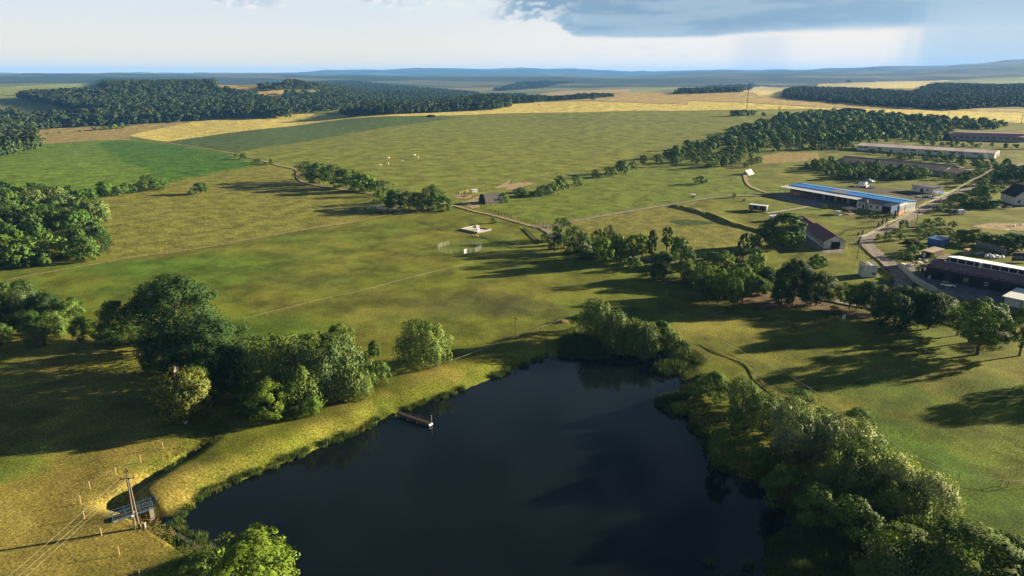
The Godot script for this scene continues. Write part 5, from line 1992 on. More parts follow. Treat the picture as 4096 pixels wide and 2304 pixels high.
func build_reeds_and_grass() -> void:
	var m := StandardMaterial3D.new()
	m.resource_name = "blades"
	m.vertex_color_use_as_albedo = true
	m.roughness = 0.8
	m.metallic_specular = 0.2
	m.backlight_enabled = true
	m.backlight = Color(0.5, 0.55, 0.25)
	m.cull_mode = BaseMaterial3D.CULL_DISABLED
	mats.blades = m
	var rng := RandomNumberGenerator.new()
	rng.seed = 606
	var reed := [blade_patch(110, 0.9, 0.5, 1.5, 0.05, 0.16, 1, Color(0.075, 0.12, 0.028)), blade_patch(100, 0.9, 0.4, 1.2, 0.05, 0.2, 2, Color(0.10, 0.13, 0.03)), blade_patch(110, 1.0, 0.6, 1.8, 0.05, 0.16, 3, Color(0.06, 0.105, 0.03))]
	# along the shore
	var places := []
	var n := pond_line.size()
	for k in n:
		var a := pond_line[k]
		var b := pond_line[(k + 1) % n]
		var steps := int(a.distance_to(b) / 0.62)
		for s in steps:
			var p := a.lerp(b, (s + rng.randf()) / steps)
			if noise_fine.get_noise_2d(p.x * 2.0, p.y * 2.0) < -0.22:
				continue
			p += (b - a).orthogonal().normalized() * rng.randf_range(-0.5, 0.5)
			var sc := rng.randf_range(0.45, 1.05)
			places.append(Transform3D(Basis(Vector3.UP, rng.randf_range(0, TAU)).scaled(Vector3(sc, sc, sc)), Vector3(p.x, maxf(ground_height(p.x, p.y), -0.15), p.y)))
	scatter("shore_reeds", "green reeds fringing the shore of the pond", "reeds", reed, places)
	# reed bed at the lower right, reed beds at the head of the pond
	for bed in REED_BEDS:
		places = []
		var outline := points(bed[1])
		var box := Rect2(outline[0], Vector2.ZERO)
		for p in outline:
			box = box.expand(p)
		for k in int(box.get_area() * 1.6):
			var p := box.position + Vector2(rng.randf(), rng.randf()) * box.size
			if Geometry2D.is_point_in_polygon(p, outline):
				var sc := rng.randf_range(0.7, 1.3)
				places.append(Transform3D(Basis(Vector3.UP, rng.randf_range(0, TAU)).scaled(Vector3(sc, sc * rng.randf_range(0.8, 1.2), sc)), Vector3(p.x, maxf(ground_height(p.x, p.y), -0.2), p.y)))
		scatter("reed_bed", bed[0], "reeds", reed, places)
	var tuft := blade_patch(160, 0.75, 0.5, 1.3, 0.05, 0.35, 8, Color(0.085, 0.12, 0.035))
	for k in 3:
		tag(part(numbered("reed_tuft"), tuft, m, self, Vector3([28.0, 33.1, 28.6][k], -0.1, [-84.2, -83.6, -79.8][k]), k * 1.3), "round reed tuft standing in the pond, %s" % ["left of the two larger ones", "right of the two larger ones", "the lowest one at the picture edge"][k], "reeds", "reed tufts in the pond")
	# meadow grass where single tufts still show: patches of tufts on dam and meadows
	var dry := [patch_of_tufts(11, Color(0.28, 0.225, 0.06)), patch_of_tufts(12, Color(0.22, 0.20, 0.05))]
	var green := [patch_of_tufts(13, Color(0.095, 0.135, 0.024)), patch_of_tufts(14, Color(0.13, 0.145, 0.032))]
	for kind in 2:
		places = []
		for k in 3000:
			var d := sqrt(rng.randf_range(58.0 * 58.0, 175.0 * 175.0))
			var a := deg_to_rad(rng.randf_range(-43.0, 43.0))
			var p := Vector2(sin(a) * d, -cos(a) * d)
			if Geometry2D.is_point_in_polygon(p, pond_line) or line_distance(p, pond_line, true) < 2.5 or line_distance(p, sluice_line) < 3.0 or line_distance(p, dam_line) < 8.0:
				continue
			var c := pasture_color(p.x, p.y, d)
			var is_dry: bool = c.r > c.g * 1.08
			if is_dry != (kind == 0):
				continue
			var sc := rng.randf_range(0.8, 1.2)
			places.append(Transform3D(Basis(Vector3.UP, rng.randf_range(0, TAU)).scaled(Vector3(sc, sc, sc)), on_ground(p.x, p.y)))
		scatter("meadow_grass", "dry yellow grass tufts on the near meadow and dam" if kind == 0 else "green grass tufts on the near meadows", "grass", dry if kind == 0 else green, places)


func patch_of_tufts(sd: int, tone: Color) -> Mesh:
	return blade_patch(360, 3.4, 0.02, 0.10, 0.09, 0.24, sd, tone)
const AZ := [-180,-62,-36,-27,-18,-9,0,9,18,27,36,62,180]
const DI := [0,250,600,900,1200,1600,2000,2600,3500,5000,6500,9000,12000,16000,22000]
const HEIGHTS := [
	[1.5,1.5,1.5,0,-4,0,10,20,20,40,57,50,60,100,60],
	[1.5,1.5,1.5,-4,-10,0,12,28,22,45,80,60,60,100,60],
	[1.5,1.5,1.5,-6,-12,0,14,32,22,45,71,50,60,100,60],
	[1.5,1.5,1.5,-4,-10,10,40,36,16,40,71,50,70,120,60],
	[1.5,1.5,1.5,0,-4,12,46,40,10,35,71,50,80,130,60],
	[1.5,1.5,1.5,2,7,2,-6,6,0,30,69,50,100,215,60],
	[1.5,1.5,1.5,3,8,14,-8,-15,-8,20,61,50,100,235,60],
	[1.5,1.5,2,5,11,18,23,2,-5,20,57,50,80,150,60],
	[1.5,1.5,3,7,12,19,26,20,-5,25,80,90,150,150,60],
	[1.5,1.5,3,7,11,16,22,34,36,25,70,120,190,170,60],
	[1.5,1.5,3,7,10,14,18,26,36,40,80,180,240,200,60],
	[1.5,1.5,3,6,9,12,16,24,32,40,80,150,200,200,60],
	[1.5,1.5,1.5,0,-4,0,10,20,20,40,57,50,60,100,60]]
const POND := [-51.8,-94.4,-52.3,-96.2,-50.9,-97.5,-51.2,-99.8,-50.2,-102,-48.2,-104,-45.1,-106.8,-31.1,-121.3,-29.4,-122.4,-28.5,-124,-26.4,-127.7,-23.4,-128.9,-23,-131.7,-21,-132.8,-18.8,-135.5,-14.9,-137.7,-12,-140.3,9.4,-161.9,11.9,-161.2,17.7,-160.6,23.2,-160.6,25.6,-169.4,28.5,-169.4,34.8,-163.8,38.6,-163.8,38.9,-159.6,41.5,-158.6,41.9,-155.6,38.4,-151.7,38.9,-146.7,38.5,-142.8,35.4,-138.7,30.6,-136.3,32.8,-129,36.1,-130.9,35.2,-123.6,37.2,-120.8,35.7,-114,36.6,-109.1,39.4,-105.9,42.1,-105.5,42.3,-100.4,44.3,-95.4,43.1,-91.8,38.5,-88.4,36.6,-85.5,35.7,-81.6,32.6,-74.9,24.4,-67.9,7.6,-68.6,-15.8,-64.9,-25.1,-72.6,-32,-81.6,-41.1,-85.5,-41.5,-86,-43.7,-86.4,-45,-88.3,-48,-90.5,-50.5,-92.1,-51.9,-92.9,-51.2,-93.3]
const DAM := [-60.4,-98.9,-56.6,-102.7,-51.5,-107.6,-44.1,-114.9,-38.3,-122,-32.6,-128.6,-37.1,-124.4,-29.6,-133.5,-18.3,-146,-8.7,-153,7.8,-173.7,14.6,-178.7]
const DITCH := [-62.2,-98.9,-61.9,-100.4,-61.4,-102.6,-60.8,-104.9,-59.9,-108.4,-58.4,-111.5,-56.9,-117.5,-57.4,-126.1]
const SLUICE := [-63,-97.5,-61.1,-97,-58.2,-95.3,-55.5,-93.6,-52.4,-91.9,-49.6,-89.9,-47.3,-88.3,-45,-86.4]
const BERM := [84.5,-358.4,91.2,-348.6,96.6,-331,99.6,-315.2,104.9,-304.9,109.2,-296.6]
const FIELDS := [
	["green_crop_field", "bright green crop field left of the farm track", "crop", [-535.6,-691.4,-520,-725.7,-519.4,-789.4,-499.3,-800.9,-478.6,-823.5,-437.7,-823.2,-384.4,-789.8,-310.7,-706,-246.9,-627.3,-223.7,-584.3,-189.3,-540.3,-205,-493.1,-217.6,-442.4,-218,-443,-221.7,-421.9,-229.3,-392.6,-227.1,-377.6,-233,-367,-250.9,-367,-268.9,-367,-296.8,-357]],
	["green_crop_field", "deeper green right half of the crop field", "deepcrop", [-464.1,-803.4,-428.5,-805.5,-376.4,-773.1,-303,-688.1,-244.3,-617.4,-221,-574.1,-192.3,-538.5,-207.4,-498.9,-219.1,-448.3,-258.7,-501.8,-314,-573.4,-389,-684.5]],
	["upper_pasture", "wide light olive pasture above the farm track", "upper", [-245.4,-634.5,-209.9,-583,-175.8,-538.5,-155.8,-512.5,-129.8,-444.2,-65.2,-389.6,-48.9,-379.3,-31.5,-364.6,-25.2,-356.6,-19.3,-348.3,-16.2,-355.9,-6.4,-370.9,-3.5,-375.2,12.2,-390.6,13.1,-407.1,32.7,-427.4,48.6,-462.1,89.6,-509.6,131.4,-531.9,141.2,-622.2,164.4,-670,216.5,-752.1,278.3,-872.6,369.6,-1018.7,453.8,-1125.2,504.5,-1230,392.1,-1209.6,265.1,-1187.9,218.6,-1207.5,124.1,-1168.8,14.9,-1190.1,-67.2,-1142.4,-82.5,-1088.4,-157.8,-947.4,-204.4,-842.5,-188.9,-838.6,-236.4,-685]],
	["wheat_field", "golden wheat field crossing the middle of the picture", "wheat", [-485.7,-911.7,-529.4,-1036.2,-532.4,-1123,-517.4,-1204,-513.1,-1274.6,-452.7,-1294.1,-355.4,-1293.2,-277.2,-1240.3,-261.2,-1286.6,-181.4,-1417.8,-100.5,-1401.1,-22.1,-1416.3,18.5,-1488.9,56.1,-1527.8,118.7,-1526.7,172.5,-1498.8,244.8,-1429.9,328.4,-1361.4,357.9,-1485.1,450.3,-1392.8,524.2,-1279,597.1,-1231,708.5,-1185.4,758,-1158.6,793.4,-1123.9,830.1,-1055.3,661.1,-836.3,645.9,-911.3,598.6,-998.4,570.3,-1130.2,505.9,-1233.5,393.3,-1213.2,266.1,-1192.2,219.4,-1211.7,124.5,-1172.6,14.9,-1194.3,-67.4,-1145.6,-135.1,-1136.6,-269.7,-1117.7,-299,-1083.8,-352.4,-903,-382.7,-799.2,-415.7,-822.9]],
	["fallow_field", "tan fallow field in front of the left forest", "fallow", [-736.1,-1085.3,-700.2,-1138.5,-638.3,-1184.4,-621.2,-1194.5,-569.6,-1229.6,-513.1,-1274.6,-517.4,-1204,-532.4,-1123,-529.4,-1036.2,-485.7,-911.7,-439.9,-827.5,-481.2,-828.2,-501.8,-805.1,-522,-793.5,-580.9,-876.9]],
	["dark_green_field", "dark green crop strip between pasture and wheat", "darkcrop", [-381,-795.6,-349.2,-894.5,-296,-1072.8,-243.5,-1087.1,-268,-1110.9,-134.4,-1130.5,-82.6,-1090.9,-158.1,-949.5,-204.9,-844.6,-189.3,-840.6,-236.9,-686.5,-245.4,-634.5,-301.2,-699.3]],
	["stubble_field", "tan stubble field beyond the wheat", "stubble", [-18.1,-1419.5,0.5,-1565.8,99.3,-2456.5,208.6,-1815.8,271.9,-1905.6,829.2,-3455.2,750.4,-2415.8,575.9,-1717.1,606.1,-1633.3,642.7,-1503.3,689.4,-1371,766.7,-1256.4,858.8,-1218.4,911.5,-1160.9,838.7,-1066.5,802,-1136.4,716.4,-1198.8,603.9,-1245.2,530,-1293.4,455.8,-1410.1,363.5,-1508.7,332,-1376.9,247.7,-1447.5,175,-1521,120.6,-1551.6,57,-1552.4,18.8,-1509.7]],
	["olive_field", "pale olive field behind the right wood", "olive", [773.8,-1264.4,876.7,-1343.3,978.2,-1390.5,1067.4,-1362.8,919.5,-1171.3,866.9,-1230.1]],
	["pale_stubble_field", "pale yellow stubble field far right with lone tree", "pale", [1456,-3564,1881,-4449,2421,-4858,2856,-4776,2587,-4431,1184,-2161,1034,-2149]],
	["pale_field", "pale yellow field left of the right wood", "pale", [753,-2410,1307,-4022,1398,-4115,1486,-3830,1368,-3645,635,-1701,579,-1717]],
	["far_green_field", "light green field far away on the right", "fargreen", [2858,-4772,3033,-4696,3168,-4548,2250,-3225,1980,-3060,2566,-4389]],
	["hill_green_field", "light green field on the left hillside", "fargreen", [-2217,-3012,-2129,-3047,-2161,-3267,-2135,-3639,-1087,-1929,-987,-1705,-1200,-1798,-1281,-1828,-1339,-1814]],
	["hill_meadow", "green meadow slope below the left forest", "hillmeadow", [-1339,-1814,-1272,-1815,-1189,-1756,-950,-1512,-732,-1309,-726,-1293,-790,-1283,-831,-1216,-900,-1208]],
	["hill_stubble_field", "tan stubble field in a forest gap on the left hill", "stubble", [-963,-2322,-667,-1791,-549,-1758,-506,-1600,-583,-1678,-660,-1720,-713,-1758]],
	["valley_green_field", "small light green field left of the woods", "fargreen", [-409,-1331,-378,-1379,-332,-1492,-299,-1341,-364,-1324,-395,-1296]],
	["lime_field", "lime green field on the far plateau", "fargreen", [274,-1931,629,-3906,939,-4124,937,-3908,722,-3644]],
	["grey_stubble_field", "pale tan field on the far plateau", "stubble", [102,-3102,178,-3450,431,-3762,632,-3924,277,-1939]]]
const SHEETS := [
	["mown_meadow", "mown olive meadow with pale hay streaks left of the hedge", "mown", [-221.1,-359.8,-228.4,-391.9,-210.4,-424.4,-216,-445.4,-204.2,-490.9,-187.9,-537.7,-181.7,-537.7,-153.8,-505.6,-136.7,-444.2,-93.7,-406.3,-91.4,-385,-67.8,-342.8,-74.4,-318.6,-93,-301.9,-121.3,-270.3,-141.1,-251.7,-148.7,-253.4,-168.9,-282.8,-194.2,-325.7]],
	["green_pasture", "fresh green pasture between track, grey path and scrub", "fresh", [-14.2,-357.8,-6.4,-369.9,-3.5,-374.1,12.2,-389.4,13.1,-404.6,32.5,-424.7,48.3,-458.9,88.9,-505.8,130.8,-529.4,135.6,-508.5,147.1,-471.8,157.7,-409.5,144.6,-394.5,122.8,-385.8,85.8,-370.3,60.1,-349.6,39.1,-331.8,26.6,-322.7,18,-318.8,11,-316.9,-0.9,-335.8,-7.7,-346.5,-15.6,-358.8]],
	["dry_lawn", "dry tan grass south of the grey path", "drylawn", [26.8,-317.9,38.9,-330.1,60.2,-347.7,84.3,-363.5,96.5,-355.9,97.6,-327.7,101.5,-309.2,109.4,-295.2,100.5,-277.5,78.1,-263.9,65.4,-277.7,50.1,-297.1,32.7,-301.4]],
	["gravel_yard", "grey gravel yard in front of the blue barn", "gravel", [144.4,-392.7,153,-399.5,164.9,-386.8,178.1,-359.8,174.2,-352.3,164.5,-360,153.2,-356.3,152.7,-360.2,148.1,-372.2,143.6,-390.5]],
	["paved_yard", "grey paved yard in front of the big maroon barn", "asphalt", [140.6,-242.7,146.1,-239.6,154.7,-229.5,156.9,-214.4,162.9,-204.4,148,-183.9,142,-188.7,140,-197.9,134,-204.4,134.2,-215.1,135.5,-225.4,136.6,-232.4]],
	["storage_yard", "bare earth storage yard behind the blue barn", "earth", [190.4,-419.9,207.7,-427.5,216.9,-419.4,230.8,-409.1,227.7,-401.8,238.1,-396.9,235.4,-385.6,222,-375.1,212.5,-367.1,217.6,-383.7,201.8,-409.6]],
	["barn_apron", "worn concrete strip beside the maroon roofed barn", "gravel", [121,-292.1,126.4,-294.7,122.2,-266.7,128.8,-266.7,125.4,-260.2,119.1,-261.3,117.9,-273.6]],
	["dirt_patch", "bare sandy patch beside the round roofed shelter", "sand", [-26.4,-373,-16.5,-400.1,-16.1,-374.1,-16.4,-359.8,-19.9,-354,-20.9,-359.8,-26.2,-365.8]],
	["dirt_patch", "bare reddish patch in the pasture above the shelter", "sand", [-10.1,-424.4,-4.2,-447.1,-1.6,-462.6,-1.2,-457.8,-2.4,-438.3,4,-445.6,10.1,-448.5,14.6,-441,7.2,-429.8,0.9,-417.8,-3.9,-417.8,-2.3,-428.5,-8,-421.7]],
	["dirt_patch", "trampled patch around the hay feeder", "sand", [-32.7,-389.6,-30.2,-396.6,-25,-398.9,-22.4,-394.2,-25,-386.1,-30.2,-386.1]],
	["riding_ground", "sandy riding ground in front of the house", "sand", [204.9,-309.2,217.8,-315.7,227.6,-314.7,233.8,-308.7,226.5,-298.5,213.3,-301,206.5,-303.5]],
	["weed_patch", "dark green weedy patch in the dry lawn", "lush", [72.2,-319.9,77.2,-325.5,83.5,-324.5,92,-320.3,92.3,-315.6,83.5,-311.9,75.6,-311.3]],
	["soil_bank", "bare reddish brown soil under the lane trees", "soil", [59.9,-215.1,65.9,-212.8,73.6,-209.9,82,-209.1,88,-202.8,94.3,-198.1,99.4,-191.7,101.9,-188.6,99.8,-185.1,95,-186.2,90.5,-189.2,84.9,-194.8,79.1,-192.9,73.4,-192.9,68.4,-197.4,63.2,-203.5,58.4,-209.1]],
	["scrub_clearing", "dry straw coloured clearing in the scrub", "straw", [203.2,-584.8,232.9,-614,260.7,-607.8,244.1,-565.1,216.9,-542.4,188.1,-534]]]
const PATHS := [
	["farm_track", "pale dirt farm track running across the pastures", "sand", 2.4, [-496.6,-915.9,-450.6,-860.5,-386.1,-793.5,-310.7,-706,-247.9,-629.9,-208.5,-579,-174.2,-533.5,-154.5,-507.9,-129.8,-444.2,-65.2,-389.6,-48.8,-378.4,-31.4,-363.8,-25.2,-355.9,-19.2,-347.4,-8.8,-335.8,-0.9,-324.9,6.9,-313.4,14.1,-304.2,16.7,-295.8]],
	["lane", "narrow grey lane behind the row of trees", "lane", 3.2, [14.1,-304.2,16.7,-295.8,17.5,-287.7,29.7,-271.6,42.4,-256.5,50.2,-249.8,61.2,-242.9,66.9,-216.6,81.1,-212.8,90.7,-206.3,94.9,-202.2,102.7,-195.1,112.3,-189.2,116.7,-183.8,119.8,-180.1,126.1,-175.6,128.9,-171.9,131.8,-168.2]],
	["grey_path", "straight grey gravel path through the pasture", "lane", 2.6, [8.4,-312.3,15.9,-310,26.7,-319.8,39,-330.9,60.3,-348.3,84.9,-366.3,113.9,-386.1,127.9,-390.2,147.5,-389.9]],
	["asphalt_road", "curved asphalt road past the farm buildings", "lane", 5, [109.9,-196.8,120.6,-210.4,127.1,-219.4,132.3,-233.5,135.6,-247.2,139.2,-265.8,142.9,-277.3,149.6,-288.4,159.4,-298.9,173.1,-311.5,192.2,-333.2,227.5,-371.5,246.1,-390.5,271.4,-416.6,310.8,-458.6,303.1,-440.5,324,-464.6,354.4,-500.2,384.6,-533.9]],
	["concrete_path", "pale concrete slab path beside the dark green caravan", "concrete", 2.4, [123.7,-338.5,151.5,-356.5]],
	["dirt_path", "sandy track curving down from the covered stack", "sand", 2.4, [155.2,-471.6,148.3,-447.1,143.7,-425,143.5,-409.7,145,-400.1]],
	["trodden_path", "thin pale trodden line along the pasture fence", "sand", 0.9, [-166.2,-223.4,-157.6,-234,-141.1,-251.7,-120.7,-268.9,-97,-295.8,-74.4,-318.6,-78.7,-312.5,-65.4,-329.6,-51,-347.2]],
	["trodden_path", "faint trodden strip under the white tape by the pond", "drytrail", 0.8, [52.2,-185.1,61.4,-191.4]],
	["wheel_rut", "darker wheel rut from the trough to the shade", "rut", 0.7, [-12.8,-291.8,-6.9,-281.5,1.7,-268.2]],
	["wheel_rut", "second darker wheel rut beside the first", "rut", 0.6, [-9.6,-290.5,-3.5,-280.3,3,-270.5]],
	["drain", "dark grassy drain running from track to trees", "rut", 1.4, [5.4,-306.4,7.9,-293.1,11.5,-275.4]],
	["wheel_rut", "curved rut in the meadow left of the trough", "rut", 0.6, [-45.4,-324.9,-39.8,-317.7,-32.3,-307.9,-28.5,-300]],
	["wheel_rut", "brown wheel rut above the right bank trees", "bankrut", 0.7, [48.3,-165.5,50,-160.6,52.8,-157,55.5,-152.5,54.8,-143.8,56.5,-136.2,58.4,-132.4]],
	["crop_edge", "dark grassy margin below the wheat field", "rut", 2.5, [-67.4,-1145.6,14.8,-1182,123.4,-1161.4,217.1,-1199,285.3,-1179.9,389.8,-1202.2]],
	["crop_edge", "faint dark furrow line across the upper pasture", "rut", 1.6, [-31.3,-1086.8,43.4,-1065.3,136.5,-1013,235.5,-969.8,304.9,-935.4]]]
const WOODS := [
	["forest", "broad dark green forest covering the left hill", 15, 8.5, [-1090,-1612,-1138,-1705,-1023,-1655,-883,-1602,-2035,-3600,-2369,-4261,-2048,-4152,-1793,-4275,-728,-1797,-678,-1686,-641,-1671,-569,-1621,-463,-1456,-411,-1326,-374,-1218,-490,-1219,-546,-1179,-592,-1139,-632,-1119,-687,-1085,-696,-1018,-676,-951,-667,-878,-917,-1218,-852,-1240,-776,-1143,-749,-1216,-689,-1231,-908,-1446]],
	["forest", "small dark wood at the left edge before the fallow field", 14, 8, [-468.1,-612.4,-453.4,-633.1,-464.7,-671,-472.5,-714.5,-522.5,-789.6,-655.4,-968.2,-743.8,-1077.8,-774.8,-1093.4,-818.1,-1082.7]],
	["forest", "dark wood strip behind the wheat field", 14, 8, [-275,-1160,-192,-1160,-89,-1245,-19,-1296,-2,-1364,-4,-1549,-66,-2661,-188,-2082,-253,-1535,-276,-1290]],
	["forest", "short dark wood strip right of the wheat corner", 11, 9, [0,-1477,61,-1508,108,-2740,9,-2815]],
	["forest", "low wood line along the stubble field crest", 9, 11, [64,-1558,122,-1569,243,-1728,211,-1841,123,-2790]],
	["forest", "wooded valley between the left hill and plateau", 13, 12, [-389,-1279,-308,-1385,-331,-1381,-263,-1595,-193,-2147,-68,-2743,63,-2881,9,-3053,-200,-2806,-351,-2407,-299,-2221,-399,-2294,-483,-2027,-466,-1709,-526,-1700,-466,-1483]],
	["forest", "dark wooded ridge rising behind the valley woods", 14, 13, [-608,-1737,-564,-1828,-1188,-4377,-994,-4505,-822,-4291,-542,-3928,-352,-3427,-136,-3130,-201,-2825,-349,-2396,-440,-2288,-485,-2035,-495,-1821,-565,-1725]],
	["forest", "dark wood on the right in front of the stubble", 10, 8.5, [605,-1623,753,-2022,944,-2432,945,-2223,991,-1981,1015,-1856,974,-1640,859,-1411,721,-1180,687,-1228,655,-1302,620,-1452,597,-1533]],
	["forest", "bluish wood at the right edge", 10, 10, [1031,-1879,1230,-2179,1632,-2795,1671,-2582,1840,-2637,1942,-2560,933,-1220,908,-1291,815,-1249,722,-1180,859,-1411,974,-1640]],
	["forest", "hazy wood patch far right of the mast", 11, 14, [406,-1831,1098,-4109,1271,-4150,1399,-4214,1263,-3888,587,-1891,548,-1877,477,-1844]],
	["forest", "far hazy wood on the isolated hill", 14, 16, [-91,-3668,-26,-4250,209,-5203,459,-5427,357,-4629,86,-3975,-23,-3640]]]
const PATCHES := [
	[-73.6, -94.3, 26, 22, "DRY", 0.95],
	[-63, -85.7, 20, 12, "DRY", 0.8],
	[-88.1, -120.8, 24, 26, "DRY", 0.55],
	[-107.9, -140.1, 20, 14, "DRY", 0.5],
	[-88, -107.1, 9, 7, "LUSH", 0.7],
	[-67.7, -105.7, 14, 10, "DRY", 0.4],
	[-111.9, -160.5, 25, 14, "DRY", 0.5],
	[69, -94.3, 22, 20, "LUSH", 0.8],
	[70.6, -116.5, 10, 12, "LUSH", 0.8],
	[78.7, -137.9, 12, 10, "LUSH", 0.6],
	[104.5, -137.9, 12, 8, "LUSH", 0.5],
	[-107.8, -232.6, 30, 30, "LUSH", 0.6],
	[-137.2, -239.8, 26, 12, "LUSH", 0.7],
	[-67, -174.9, 22, 14, "LUSH", 0.6],
	[-137.9, -216.3, 30, 12, "LUSH", 0.3],
	[-88.3, -251.3, 40, 20, "LUSH", 0.2],
	[-11.5, -199.4, 24, 14, "BROWN", 0.7],
	[0.7, -193, 20, 8, "BROWN", 0.5],
	[-67.8, -222.6, 22, 12, "BROWN", 0.35],
	[-43.3, -196.8, 30, 16, "BROWN", 0.25],
	[-43.8, -599.1, 90, 40, "BROWN", 0.3],
	[-122.7, -656.1, 60, 40, "BROWN", 0.3],
	[32.5, -793.6, 140, 60, "DRY", 0.2],
	[125.1, -647, 120, 60, "LUSH", 0.35],
	[85.5, -182.2, 14, 8, "DRY", 0.4],
	[59.3, -176.7, 25, 10, "DRY", 0.3],
	[-16.9, -147.5, 6, 5, "DRY", 0.7],
	[-57.8, -100.2, 4, 2.5, "DRY", 0.3],
	[-54.7, -103.5, 4, 2.5, "DRY", 0.3],
	[-49.4, -108.5, 4, 2.5, "DRY", 0.3],
	[-44, -114.4, 4, 2.5, "DRY", 0.3],
	[-38.1, -121.4, 4, 2.5, "DRY", 0.3],
	[-33.1, -127.9, 4, 2.5, "DRY", 0.3],
	[-37.1, -124.4, 4, 3, "DRY", 0.3],
	[-31.9, -131, 4, 3, "DRY", 0.3],
	[-27.1, -135.4, 4, 3, "DRY", 0.3],
	[-22.1, -140.9, 4, 3, "DRY", 0.3],
	[-15.3, -146.7, 4, 3, "DRY", 0.3],
	[-10.4, -151.4, 4, 3, "DRY", 0.3]]
